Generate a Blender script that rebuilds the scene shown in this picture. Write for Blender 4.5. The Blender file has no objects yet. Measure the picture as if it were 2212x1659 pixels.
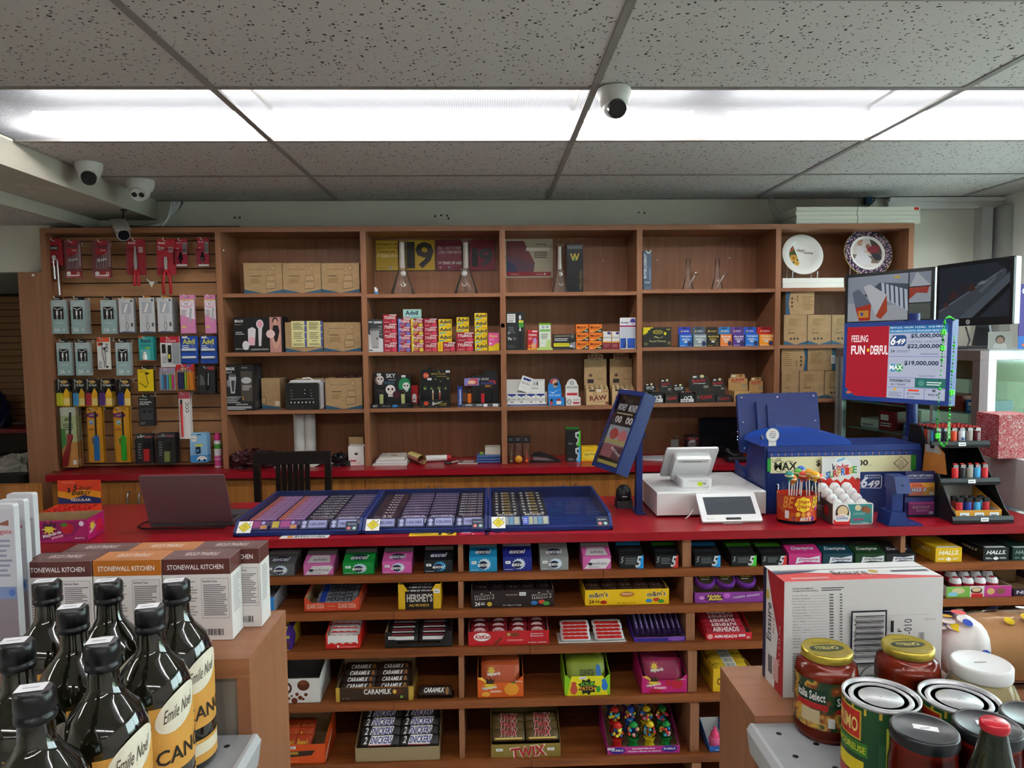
import bpy,math,random
from mathutils import Vector,Matrix
random.seed(7)
S=bpy.context.scene
COL=S.collection
PI=math.pi
# ---------------------------------------------------------------- camera
F_PX,W_PX,H_PX,CAM_Z=1519.0,2212.0,1659.0,1.60
_n=Vector((1057-W_PX/2,730-H_PX/2,F_PX)).normalized()
_x=Vector((1,-0.0104,0));_x=(_x-_n*_x.dot(_n)).normalized()
_z=_x.cross(_n)
W2C=Matrix((_x,_n,_z)).transposed() # world -> camera (x right, y down, z forward)
C2W=W2C.transposed()
cam_d=bpy.data.cameras.new('camera');cam=bpy.data.objects.new('camera',cam_d);COL.objects.link(cam)
cam_d.sensor_fit='HORIZONTAL';cam_d.sensor_width=36.0;cam_d.lens=F_PX*36.0/W_PX
cam_d.clip_start=0.05;cam_d.clip_end=100
_r,_u,_b=C2W@Vector((1,0,0)),C2W@Vector((0,-1,0)),C2W@Vector((0,0,-1))
cam.matrix_world=Matrix.Translation((0,0,CAM_Z))@Matrix((_r,_u,_b)).transposed().to_4x4()
S.camera=cam
# ---------------------------------------------------------------- colour management, daylight
vs=S.view_settings
S.display_settings.display_device='sRGB'
vs.view_transform='Standard';vs.look='None';vs.gamma=1.0;vs.use_curve_mapping=False
vs.exposure=0.62
LAMP=75.0 # radiance of the fluorescent tubes
SKY=8.0 # overcast daylight behind the shop window
wd=bpy.data.worlds.new('daylight');S.world=wd;wd.use_nodes=True
wd.node_tree.nodes['Background'].inputs[0].default_value=(0.86,0.92,1.0,1)
wd.node_tree.nodes['Background'].inputs[1].default_value=SKY
cy=S.cycles
cy.max_bounces,cy.diffuse_bounces,cy.glossy_bounces,cy.transmission_bounces,cy.transparent_max_bounces=4,2,2,3,10
cy.caustics_reflective=cy.caustics_refractive=False
cy.use_adaptive_sampling=True;cy.adaptive_threshold=.15
# ---------------------------------------------------------------- photograph pixel -> place in the room
def ray(x,y):return C2W@Vector((x-W_PX/2,y-H_PX/2,F_PX))
def px(x,y,Y):
 r=ray(x,y);return Vector((0,0,CAM_Z))+r*(Y/r.y)
def pz(x,y,z):
 r=ray(x,y);return Vector((0,0,CAM_Z))+r*((z-CAM_Z)/r.z)
# ---------------------------------------------------------------- materials
def lin(c):return c/12.92 if c<=0.04045 else((c+0.055)/1.055)**2.4
def rgb(h):
 h=h.lstrip('#');return tuple(lin(int(h[i:i+2],16)/255) for i in(0,2,4))+(1,)
MATS={};SPECIAL={}
def newmat(k):
 m=bpy.data.materials.new(k.replace('#','c').replace('/','_'));m.use_nodes=True
 MATS[k]=m;return m,m.node_tree.nodes,m.node_tree.links,m.node_tree.nodes['Principled BSDF']
def mat(k):
 if k in MATS:return MATS[k]
 if k in SPECIAL:return SPECIAL[k](k)
 p=k.split('/');m,N,L,b=newmat(k);c=rgb(p[0])
 b.inputs['Base Color'].default_value=c;b.inputs['Roughness'].default_value=.45
 b.inputs['Specular IOR Level'].default_value=.4
 for q in p[1:]:
  v=float(q[1:])
  if q[0]=='r':b.inputs['Roughness'].default_value=v
  if q[0]=='m':b.inputs['Metallic'].default_value=v
  if q[0]=='c':b.inputs['Coat Weight'].default_value=v;b.inputs['Coat Roughness'].default_value=.06
  if q[0]=='e':
   b.inputs['Emission Color'].default_value=c;b.inputs['Emission Strength'].default_value=v;b.inputs['Base Color'].default_value=tuple(a*.12 for a in c[:3])+(1,);b.inputs['Roughness'].default_value=.25;m.cycles.emission_sampling='NONE' if v<3 else 'AUTO'
  if q[0]=='s':b.inputs['Specular IOR Level'].default_value=v
 return m
def special(k):
 def d(f):SPECIAL[k]=f;return f
 return d
def noise(N,L,scale,detail,vec,w=None):
 n=N.new('ShaderNodeTexNoise');n.inputs['Scale'].default_value=scale;n.inputs['Detail'].default_value=detail
 L.new(vec,n.inputs['Vector']);return n
def mapping(N,L,sc):
 t=N.new('ShaderNodeTexCoord');m=N.new('ShaderNodeMapping');m.inputs['Scale'].default_value=sc
 L.new(t.outputs['Object'],m.inputs['Vector']);return m.outputs['Vector']
def ramp(N,L,fac,stops):
 r=N.new('ShaderNodeValToRGB');e=r.color_ramp.elements
 while len(e)>1:e.remove(e[-1])
 e[0].position=stops[0][0];e[0].color=rgb(stops[0][1])
 for p,c in stops[1:]:
  q=e.new(p);q.color=rgb(c)
 L.new(fac,r.inputs[0]);return r.outputs[0]
def bump(N,L,b,h,st,dist=.002):
 n=N.new('ShaderNodeBump');n.inputs['Strength'].default_value=st;n.inputs['Distance'].default_value=dist
 L.new(h,n.inputs['Height']);L.new(n.outputs[0],b.inputs['Normal'])
def woodmat(k,sc,c0,c1,c2,rough=.38):
 m,N,L,b=newmat(k)
 v=mapping(N,L,sc);n1=noise(N,L,1.0,5,v)
 n1.inputs['Roughness'].default_value=.65;n1.inputs['Distortion'].default_value=.4
 L.new(ramp(N,L,n1.outputs[0],[(.3,c0),(.5,c1),(.72,c2)]),b.inputs['Base Color'])
 b.inputs['Roughness'].default_value=rough;b.inputs['Specular IOR Level'].default_value=.35
 return m
WC=('#8c5c40','#976648','#a27152')
SPECIAL['wood_v']=lambda k:woodmat(k,(36,36,1.6),*WC)
SPECIAL['wood_h']=lambda k:woodmat(k,(1.6,36,36),*WC)
SPECIAL['wood_d']=lambda k:woodmat(k,(42,2.2,42),*WC)
SPECIAL['slat']=lambda k:woodmat(k,(2.2,30,30),'#a97850','#b5855c','#c09168')
SPECIAL['shelf_wood']=lambda k:woodmat(k,(2.0,34,34),'#6b3719','#874a24','#9c5a2e')
SPECIAL['door_wood']=lambda k:woodmat(k,(30,30,1.3),'#8a5526','#a3682f','#b2763a')
SPECIAL['grey_wood']=lambda k:woodmat(k,(50,50,2.0),'#6d665e','#7f7870','#8d867d',.5)
def plain(k,c,rough,nsc,amt,bst=.0,spec=.3):
 m,N,L,b=newmat(k)
 v=mapping(N,L,(1,1,1));n=noise(N,L,nsc,4,v)
 c2='#%02x%02x%02x'%tuple(max(0,int(int(c[i:i+2],16)*(1-amt))) for i in(1,3,5))
 L.new(ramp(N,L,n.outputs[0],[(.35,c2),(.65,c)]),b.inputs['Base Color'])
 b.inputs['Roughness'].default_value=rough;b.inputs['Specular IOR Level'].default_value=spec
 if bst:bump(N,L,b,n.outputs[0],bst)
 return m
SPECIAL['red_top']=lambda k:plain(k,'#9c1220',.3,3,.06,0,.5)
SPECIAL['wall']=lambda k:plain(k,'#ece8da',.7,2.0,.05,.15)
SPECIAL['wall_white']=lambda k:plain(k,'#f4f4f0',.7,2.0,.03,.1)
SPECIAL['beam']=lambda k:plain(k,'#d6d1c2',.55,3.0,.06,.2)
SPECIAL['tbar']=lambda k:plain(k,'#9b9793',.5,4,.05)
SPECIAL['floor']=lambda k:plain(k,'#c9c5bc',.35,1.2,.1)
SPECIAL['kraft']=lambda k:plain(k,'#b2926a',.8,30,.07)
SPECIAL['blue']=lambda k:plain(k,'#122b6b',.38,60,.05,0,.45)
SPECIAL['steel_grey']=lambda k:plain(k,'#a3a7aa',.42,20,.05,0,.5)
@special('ceiling_tile')
def _(k):
 m,N,L,b=newmat(k)
 v=mapping(N,L,(1,1,1))
 vo=N.new('ShaderNodeTexVoronoi');vo.inputs['Scale'].default_value=85;vo.inputs['Randomness'].default_value=1
 n0=noise(N,L,60,2,v);mx=N.new('ShaderNodeMix');mx.data_type='VECTOR';mx.inputs[0].default_value=.02
 L.new(v,mx.inputs[4]);L.new(n0.outputs['Color'],mx.inputs[5]);L.new(mx.outputs[1],vo.inputs['Vector'])
 sel=N.new('ShaderNodeMath');sel.operation='MULTIPLY_ADD';sel.inputs[1].default_value=.55;
 sx=N.new('ShaderNodeSeparateColor');L.new(vo.outputs['Color'],sx.inputs[0])
 L.new(sx.outputs[0],sel.inputs[0]);L.new(vo.outputs['Distance'],sel.inputs[2])
 hole=ramp(N,L,sel.outputs[0],[(.33,'#454240'),(.42,'#d8d4d0')])
 L.new(hole,b.inputs['Base Color']);b.inputs['Roughness'].default_value=.9;b.inputs['Specular IOR Level'].default_value=.1
 n=noise(N,L,160,3,v)
 ad=N.new('ShaderNodeMath');ad.operation='MULTIPLY_ADD';ad.inputs[1].default_value=.35
 L.new(n.outputs[0],ad.inputs[0]);L.new(hole,ad.inputs[2]);bump(N,L,b,ad.outputs[0],.6,.003)
 return m
def filmmat(k,tint,refl,body=0.0,bodyc='#ffffff',rough=.05):
 m,N,L,b=newmat(k);N.remove(b);out=N['Material Output']
 t=N.new('ShaderNodeBsdfTransparent');t.inputs[0].default_value=rgb(tint)
 g=N.new('ShaderNodeBsdfGlossy');g.inputs['Roughness'].default_value=rough
 lw=N.new('ShaderNodeLayerWeight');lw.inputs[0].default_value=refl
 mx=N.new('ShaderNodeMixShader');L.new(lw.outputs['Fresnel'],mx.inputs[0]);L.new(t.outputs[0],mx.inputs[1]);L.new(g.outputs[0],mx.inputs[2])
 last=mx
 if body:
  d=N.new('ShaderNodeBsdfDiffuse');d.inputs[0].default_value=rgb(bodyc)
  m2=N.new('ShaderNodeMixShader');m2.inputs[0].default_value=body
  L.new(mx.outputs[0],m2.inputs[1]);L.new(d.outputs[0],m2.inputs[2]);last=m2
 L.new(last.outputs[0],out.inputs[0]);return m
SPECIAL['film']=lambda k:filmmat(k,'#ffffff',.12)
SPECIAL['pane']=lambda k:filmmat(k,'#e6f0ec',.18)
SPECIAL['acrylic']=lambda k:filmmat(k,'#eceff6',.06,.02,'#c8d0e8',.06)
SPECIAL['jar_glass']=lambda k:filmmat(k,'#f2f2ee',.2)
SPECIAL['pipe_glass']=lambda k:filmmat(k,'#fbf7f3',.22,.05,'#e8e4de',.04)
@special('bottle_glass')
def _(k):
 m,N,L,b=newmat(k);b.inputs['Base Color'].default_value=rgb('#14130a');b.inputs['Roughness'].default_value=.06
 b.inputs['Specular IOR Level'].default_value=.7;b.inputs['Coat Weight'].default_value=.6;b.inputs['Coat Roughness'].default_value=.03
 return m
@special('lens')
def _(k):
 m,N,L,b=newmat(k);N.remove(b);out=N['Material Output']
 v=mapping(N,L,(1,1,1))
 wv=N.new('ShaderNodeTexWave');wv.inputs['Scale'].default_value=38;wv.wave_type='BANDS';wv.bands_direction='X'
 wv2=N.new('ShaderNodeTexWave');wv2.inputs['Scale'].default_value=38;wv2.bands_direction='Y'
 L.new(v,wv.inputs[0]);L.new(v,wv2.inputs[0])
 pr=N.new('ShaderNodeMath');pr.operation='MULTIPLY';L.new(wv.outputs[1],pr.inputs[0]);L.new(wv2.outputs[1],pr.inputs[1])
 bp=N.new('ShaderNodeBump');bp.inputs['Strength'].default_value=.5;bp.inputs['Distance'].default_value=.004
 L.new(pr.outputs[0],bp.inputs['Height'])
 col=ramp(N,L,pr.outputs[0],[(0,'#a0a2a4'),(1,'#e6e6e8')])
 tr=N.new('ShaderNodeBsdfTranslucent');L.new(col,tr.inputs[0]);L.new(bp.outputs[0],tr.inputs['Normal'])
 tp=N.new('ShaderNodeBsdfTransparent');tp.inputs[0].default_value=(.94,.94,.94,1)
 df=N.new('ShaderNodeBsdfDiffuse');df.inputs[0].default_value=(.55,.55,.55,1)
 m1=N.new('ShaderNodeMixShader');m1.inputs[0].default_value=.25;L.new(tr.outputs[0],m1.inputs[1]);L.new(df.outputs[0],m1.inputs[2])
 m2=N.new('ShaderNodeMixShader');m2.inputs[0].default_value=.34;L.new(m1.outputs[0],m2.inputs[1]);L.new(tp.outputs[0],m2.inputs[2])
 L.new(m2.outputs[0],out.inputs[0]);return m
@special('tube')
def _(k):
 m,N,L,b=newmat(k);b.inputs['Base Color'].default_value=(1,1,1,1)
 b.inputs['Emission Color'].default_value=(1,.968,.958,1);b.inputs['Emission Strength'].default_value=LAMP
 return m
@special('crinkle')
def _(k):
 m,N,L,b=newmat(k);v=mapping(N,L,(1,1,1));n=noise(N,L,26,3,v);n.inputs['Distortion'].default_value=1.2
 L.new(ramp(N,L,n.outputs[0],[(.35,'#2a0d12'),(.6,'#4a1c22'),(.75,'#8d8086')]),b.inputs['Base Color'])
 b.inputs['Roughness'].default_value=.15;bump(N,L,b,n.outputs[0],1,.02);return m
# ---------------------------------------------------------------- mesh builder
TXT={}
def text_mesh(s,bold=0.0,shear=0.0,res=2):
 k=(s,bold,shear)
 if k in TXT:return TXT[k]
 c=bpy.data.curves.new('t','FONT');c.body=s;c.size=1;c.offset=bold;c.shear=shear;c.resolution_u=res
 c.fill_mode='FRONT'
 o=bpy.data.objects.new('t',c);me=bpy.data.meshes.new_from_object(o)
 v=[(p.co.x,p.co.y) for p in me.vertices];f=[tuple(p.vertices) for p in me.polygons]
 bpy.data.objects.remove(o);bpy.data.curves.remove(c);bpy.data.meshes.remove(me)
 if not v:v=[(0,0),(1,0),(1,1)];f=[]
 x0,x1=min(a[0] for a in v),max(a[0] for a in v);y0,y1=min(a[1] for a in v),max(a[1] for a in v)
 v=[((a[0]-x0)/(x1-x0 or 1),(a[1]-y0)/(y1-y0 or 1)) for a in v]
 TXT[k]=(v,f);return TXT[k]
class MB:
 def __init__(s):s.v=[];s.f=[];s.fm=[];s.ms=[];s.sm=[]
 def mi(s,k):
  if k not in s.ms:s.ms.append(k)
  return s.ms.index(k)
 def add(s,v,f,k,smooth=False,xf=None):
  o=len(s.v);s.v+=[tuple(xf@Vector(p)) if xf else tuple(p) for p in v]
  i=s.mi(k)
  for q in f:s.f.append(tuple(o+a for a in q));s.fm.append(i);s.sm.append(smooth)
  return s
 def box(s,x0,x1,y0,y1,z0,z1,k,xf=None,kt=None,ks=None,skip=''):
  v=[(x0,y0,z0),(x1,y0,z0),(x1,y1,z0),(x0,y1,z0),(x0,y0,z1),(x1,y0,z1),(x1,y1,z1),(x0,y1,z1)]
  fs={'B':(0,3,2,1),'T':(4,5,6,7),'F':(0,1,5,4),'K':(2,3,7,6),'R':(1,2,6,5),'L':(3,0,4,7)}
  for n,q in fs.items():
   if n in skip:continue
   s.add([v[i] for i in q],[(0,1,2,3)],(kt or k) if n in 'T' else(ks or k) if n in 'RL' else k,xf=xf)
  return s
 def rbox(s,x0,x1,y0,y1,z0,z1,r,k,axis='z',n=3,xf=None,smooth=False):
  "box with rounded edges parallel to axis"
  if axis=='z':a0,a1,b0,b1,c0,c1=x0,x1,y0,y1,z0,z1;mp=lambda a,b,c:(a,b,c)
  elif axis=='y':a0,a1,b0,b1,c0,c1=z0,z1,x0,x1,y0,y1;mp=lambda a,b,c:(b,c,a)
  else:a0,a1,b0,b1,c0,c1=y0,y1,z0,z1,x0,x1;mp=lambda a,b,c:(c,a,b)
  pts=[]
  for cx,cy,st in((a1-r,b1-r,0),(a0+r,b1-r,1),(a0+r,b0+r,2),(a1-r,b0+r,3)):
   for i in range(n+1):
    t=(st+i/n)*PI/2;pts.append((cx+r*math.cos(t),cy+r*math.sin(t)))
  m=len(pts)
  v=[mp(a,b,c0) for a,b in pts]+[mp(a,b,c1) for a,b in pts]
  s.add(v,[(i,(i+1)%m,m+(i+1)%m,m+i) for i in range(m)],k,smooth,xf)
  s.add(v,[tuple(range(m-1,-1,-1)),tuple(range(m,2*m))],k,False,xf);return s
 def prism(s,pts,y0,y1,k,xf=None,kc=None):
  "polygon in x,z (counter-clockwise seen from -y) swept along y"
  m=len(pts)
  v=[(a,y0,b) for a,b in pts]+[(a,y1,b) for a,b in pts]
  s.add(v,[(i,i+m,(i+1)%m+m,(i+1)%m) for i in range(m)],kc or k,xf=xf)
  s.add(v,[tuple(range(m)),tuple(range(2*m-1,m-1,-1))],k,xf=xf);return s
 def prismx(s,pts,x0,x1,k,xf=None):
  "polygon in y,z swept along x"
  m=len(pts)
  v=[(x0,a,b) for a,b in pts]+[(x1,a,b) for a,b in pts]
  s.add(v,[(i,(i+1)%m,(i+1)%m+m,i+m) for i in range(m)],k,xf=xf)
  s.add(v,[tuple(range(m-1,-1,-1)),tuple(range(m,2*m))],k,xf=xf);return s
 def lathe(s,prof,k,n=20,c=(0,0,0),xf=None,cap=True,smooth=True,sx=1,sy=1):
  v=[];f=[]
  for r,z in prof:
   for i in range(n):
    t=2*PI*i/n;v.append((c[0]+r*math.cos(t)*sx,c[1]+r*math.sin(t)*sy,c[2]+z))
  for j in range(len(prof)-1):
   for i in range(n):f.append((j*n+i,j*n+(i+1)%n,(j+1)*n+(i+1)%n,(j+1)*n+i))
  s.add(v,f,k,smooth,xf)
  if cap:
   e=(len(prof)-1)*n
   s.add(v,[tuple(range(n-1,-1,-1)),tuple(range(e,e+n))],k,False,xf)
  return s
 def cyl(s,p0,p1,r,k,n=12,r1=None,cap=True):
  p0,p1=Vector(p0),Vector(p1);d=p1-p0;L=d.length
  q=Vector((0,0,1)).rotation_difference(d.normalized()).to_matrix().to_4x4()
  return s.lathe([(r,0),(r if r1 is None else r1,L)],k,n,xf=Matrix.Translation(p0)@q,cap=cap)
 def tube(s,pts,r,k,n=6):
  pts=[Vector(p) for p in pts];v=[];f=[];up=None
  for i,p in enumerate(pts):
   d=(pts[min(i+1,len(pts)-1)]-pts[max(i-1,0)]).normalized()
   a=d.orthogonal().normalized() if up is None else(up-d*up.dot(d)).normalized();up=a;b=d.cross(a)
   for j in range(n):
    t=2*PI*j/n;v.append(p+a*(r*math.cos(t))+b*(r*math.sin(t)))
  for i in range(len(pts)-1):
   for j in range(n):f.append((i*n+j,i*n+(j+1)%n,(i+1)*n+(j+1)%n,(i+1)*n+j))
  f+=[tuple(range(n-1,-1,-1)),tuple(range((len(pts)-1)*n,len(pts)*n))]
  return s.add(v,f,k,True)
 def sphere(s,c,r,k,n=14,m=8,sc=(1,1,1),xf=None):
  prof=[(r*max(.02,math.sin(PI*i/m)),-r*math.cos(PI*i/m)) for i in range(m+1)]
  x=Matrix.Translation(c)@Matrix.Diagonal((*sc,1))
  return s.lathe(prof,k,n,xf=(xf@x) if xf else x)
 def loftx(s,secs,k,n=10,xf=None,p=.7):
  "closed tube of superellipse sections along x: (x, half depth, half height)"
  v=[];f=[]
  for x,a,b in secs:
   for i in range(n):
    t=2*PI*(i+.5)/n;ct,st=math.cos(t),math.sin(t)
    v.append((x,a*math.copysign(abs(ct)**p,ct),b*math.copysign(abs(st)**p,st)))
  for j in range(len(secs)-1):
   for i in range(n):f.append((j*n+i,j*n+(i+1)%n,(j+1)*n+(i+1)%n,(j+1)*n+i))
  e=(len(secs)-1)*n
  f+=[tuple(range(n-1,-1,-1)),tuple(range(e,e+n))]
  return s.add(v,f,k,True,xf)
 def quad(s,a,b,c,d,k):return s.add([a,b,c,d],[(0,1,2,3)],k)
 # flat print laid a hair above a face: frame = origin, u-edge, v-edge, normal
 def deco(s,fr,items,lift=.0004):
  o,U,V,n=[Vector(q) for q in fr];w,h=U.length,V.length
  for i,it in enumerate(items):
   q=o+n*(lift+.00006*i);P=lambda u,v:q+U*u+V*v
   t=it[0]
   if t=='r':
    _,a,b,c,d,k=it;s.add([P(a,b),P(c,b),P(c,d),P(a,d)],[(0,1,2,3)],k)
   elif t=='e':
    _,a,b,c,d,k=it[:6];m=it[6] if len(it)>6 else 16
    s.add([P(a+c*math.cos(2*PI*j/m),b+d*math.sin(2*PI*j/m)) for j in range(m)],[tuple(range(m))],k)
   elif t=='k':
    _,a,b,c,d,m,inn,k=it
    s.add([P(a+c*(1 if j%2==0 else inn)*math.cos(PI*j/m),b+d*(1 if j%2==0 else inn)*math.sin(PI*j/m)) for j in range(2*m)],[tuple(range(2*m))],k)
   elif t=='p':s.add([P(a,b) for a,b in it[1]],[tuple(range(len(it[1])))],it[2])
   elif t=='l':
    _,a,b,c,d,m,k=it
    for j in range(m):
     y=b+(d-b)*(j+.25)/m;e=(d-b)/m*.45;cc=c-(c-a)*random.choice((0,.05,.12,.25))
     s.add([P(a,y),P(cc,y),P(cc,y+e),P(a,y+e)],[(0,1,2,3)],k)
   elif t=='b':
    _,a,b,c,d,k=it;m=12
    for j in range(m):
     x=a+(c-a)*j/m;e=(c-a)/m*random.choice((.3,.5,.7))
     s.add([P(x,b),P(x+e,b),P(x+e,d),P(x,d)],[(0,1,2,3)],k)
   elif t=='s':
    _,a,b,sw,sh=it
    s.add([P(a-sw,b-sh),P(a+sw,b-sh),P(a+sw,b+sh),P(a-sw,b+sh)],[(0,1,2,3)],'#eeeeee')
    s.deco((q+n*.00004,U,V,n),[('l',a-sw*.7,b-sh*.5,a+sw*.7,b+sh*.4,1,'#777777')],0)
   elif t=='t':
    _,tx,a,b,c,d,k=it[:7];op=it[7] if len(it)>7 else '';ang=it[8] if len(it)>8 else 0
    v,f=text_mesh(tx,.028 if 'B' in op else .014 if 'b' in op else 0,.3 if 'i' in op else 0)
    if 'R' in op:pts=[(a+(c-a)*(1-y),b+(d-b)*x) for x,y in v]
    elif 'D' in op:pts=[(a+(c-a)*y,b+(d-b)*(1-x)) for x,y in v]
    elif 'F' in op:pts=[(a+(c-a)*(1-x),b+(d-b)*(1-y)) for x,y in v]
    else:pts=[(a+(c-a)*x,b+(d-b)*y) for x,y in v]
    if ang:
     ca,sa=math.cos(math.radians(ang)),math.sin(math.radians(ang));mu,mv=(a+c)/2,(b+d)/2
     pts=[(mu+((u-mu)*w*ca-(y-mv)*h*sa)/w,mv+((u-mu)*w*sa+(y-mv)*h*ca)/h) for u,y in pts]
    s.add([P(u,y) for u,y in pts],f,k)
  return s
 def build(s,name,parent=None,loc=None,rot=None,label=None,cat=None,group=None,kind=None):
  me=bpy.data.meshes.new(name);me.from_pydata(s.v,[],s.f)
  for k in s.ms:me.materials.append(mat(k))
  me.polygons.foreach_set('material_index',s.fm);me.polygons.foreach_set('use_smooth',s.sm);me.update()
  return link(bpy.data.objects.new(name,me),parent,loc,rot,label,cat,group,kind)
def link(o,parent=None,loc=None,rot=None,label=None,cat=None,group=None,kind=None):
 COL.objects.link(o)
 if parent:o.parent=parent
 if loc is not None:o.location=loc
 if rot is not None:o.rotation_euler=(0,0,rot) if isinstance(rot,(int,float)) else rot
 if label:o['label']=label
 if cat:o['category']=cat
 if group:o['group']=group
 if kind:o['kind']=kind
 return o
def thing(name,label,cat,loc=(0,0,0),rot=0,group=None):
 o=bpy.data.objects.new(name,None);o.empty_display_size=.05
 return link(o,None,loc,rot,label,cat,group)
def struct(name,mb,**k):return mb.build(name,kind='structure',**k)
def copytree(o,loc,rot=None,label=None,parent=None):
 c=o.copy();COL.objects.link(c);c.parent=parent
 if parent is None:
  c.location=loc
  if rot is not None:c.rotation_euler=(0,0,rot)
  if label:c['label']=label
 for ch in o.children:copytree(ch,None,parent=c)
 return c
# faces of a local box (x centred, y 0..d, z 0..h)
def faces(w,d,h):
 return{'F':((-w/2,0,0),(w,0,0),(0,0,h),(0,-1,0)),'R':((w/2,0,0),(0,d,0),(0,0,h),(1,0,0)),
'L':((-w/2,d,0),(0,-d,0),(0,0,h),(-1,0,0)),'T':((-w/2,0,h),(w,0,0),(0,d,0),(0,0,1))}
def span(bb,Y,z=None):
 x0,yt,x1,yb=bb;a,b=px(x0,yb,Y),px(x1,yb,Y);t=px((x0+x1)/2,yt,Y)
 z0=(a.z+b.z)/2 if z is None else z
 return Vector(((a.x+b.x)/2,Y,z0)),b.x-a.x,t.z-z0
def carton(name,label,cat,bb,Y,c,F=(),R=(),L=(),T=(),d=.05,z=None,g=None,kt=None,ks=None,rz=0,wh=None):
 o,w,h=span(bb,Y,z)
 if wh:w,h=wh
 b=MB().box(-w/2,w/2,0,d,0,h,c,kt=kt,ks=ks).build(name,None,o,rz,label,cat,g)
 fr=faces(w,d,h);m=MB()
 for k,it in(('F',F),('R',R),('L',L),('T',T)):
  if it:m.deco(fr[k],[('r',.01,.01,.99,.99,(ks or c) if k in 'RL' else(kt or c) if k=='T' else c)]+list(it)).build('printing' if k=='F' else 'side_printing',b);m=MB()
 return b
# open display tray with low front; returns root (local frame as carton), w, h
def tray(name,label,cat,bb,Y,c,F=(),R=(),L=(),d=.12,z=None,g=None,hb=None,inn='kraft',rz=0,t=.0015,notch=None,dims=None):
 o,w,h=dims or span(bb,Y,z);hb=hb or h;b=MB();x0,x1=-w/2,w/2
 b.box(x0,x1,0,d,0,t,inn)
 if notch:
  a,lo=notch;b.prism([(x0,0),(x1,0),(x1,h),(x1-a*w,h),(x1-a*w-.12*w,lo*h),(x0+a*w+.12*w,lo*h),(x0+a*w,h),(x0,h)],0,t,c)
 else:b.box(x0,x1,0,t,0,h,c)
 b.box(x0,x1,d-t,d,0,hb,inn)
 for xa,xb,k in((x0,x0+t,1),(x1-t,x1,2)):b.prismx([(t,0),(d-t,0),(d-t,hb),(t,h)],xa,xb,c)
 b.box(x0+t,x0+1.5*t,t,d-t,t,min(h,hb),inn);b.box(x1-1.5*t,x1-t,t,d-t,t,min(h,hb),inn)
 r=b.build(name,None,o,rz,label,cat,g);fr=faces(w,d,h);m=MB()
 for k,it in(('F',F),('R',R),('L',L)):
  if it:m.deco(fr[k],([] if notch and k=='F' else[('r',.01,.01,.99,.99,c)] if k=='F' or abs(h-hb)<.01 else[])+list(it)).build('printing' if k=='F' else 'side_printing',r);m=MB()
 return r,w,h
def local(r,x,y,z):
 c,s=math.cos(r.rotation_euler.z),math.sin(r.rotation_euler.z)
 return Vector((r.location.x+x*c-y*s,r.location.y+x*s+y*c,r.location.z+z))
ORD=['first','second','third','fourth','fifth','sixth','seventh','eighth','ninth','tenth','eleventh','twelfth']
# ================================================================ the room
ZC,YW,XR,XL,YF=2.40,4.16,3.05,-5.0,-6.0
YB,YBK=3.86,4.135 # bookcase front edge / back panel
XBEAM,XLOW,ZLOW=-1.89,-2.226,2.235
struct('floor',MB().box(XL,XR,YF,6.3,-.1,0,'floor'))
struct('ceiling',MB().box(XBEAM,XR,YF,YW,2.56,2.6,'wall'))
ceil=bpy.data.objects['ceiling']
XG=[XBEAM,-.87,.35,1.57,2.79,XR];YG=[2.32+.61*k for k in range(-13,3)]+[4.15]
tile_me=None
LIGHT_ROWS=(1,5,9,13)
for j in range(len(YG)-1):
 for i in range(5):
  if j in LIGHT_ROWS and i<4:continue
  a,b,c,d=XG[i]+.004,XG[i+1]-.004,YG[j]+.004,YG[j+1]-.004
  if i in(1,2,3):
   if tile_me is None:
    w,h=(b-a)/2,(d-c)/2
    t=MB().box(-w,w,-h,h,0,.016,'ceiling_tile').build('ceiling_tile',ceil,((a+b)/2,(c+d)/2,ZC+.003));tile_me=t.data
   else:link(bpy.data.objects.new('ceiling_tile',tile_me),ceil,((a+b)/2,(c+d)/2,ZC+.003))
  else:
   w,h=(b-a)/2,(d-c)/2
   MB().box(-w,w,-h,h,0,.016,'ceiling_tile').build('ceiling_tile',ceil,((a+b)/2,(c+d)/2,ZC+.003))
for x in XG[1:5]:MB().box(x-.012,x+.012,YF,YW-.01,ZC,ZC+.010,'tbar').build('ceiling_grid_bar',ceil)
for y in YG[1:-1]:
 for i in range(5):MB().box(XG[i]+.012,XG[i+1]-.012,y-.011,y+.011,ZC,ZC+.009,'tbar').build('ceiling_grid_bar',ceil)
MB().box(XBEAM,XR,YW-.03,YW,ZC,ZC+.02,'tbar').build('ceiling_grid_bar',ceil)
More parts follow.
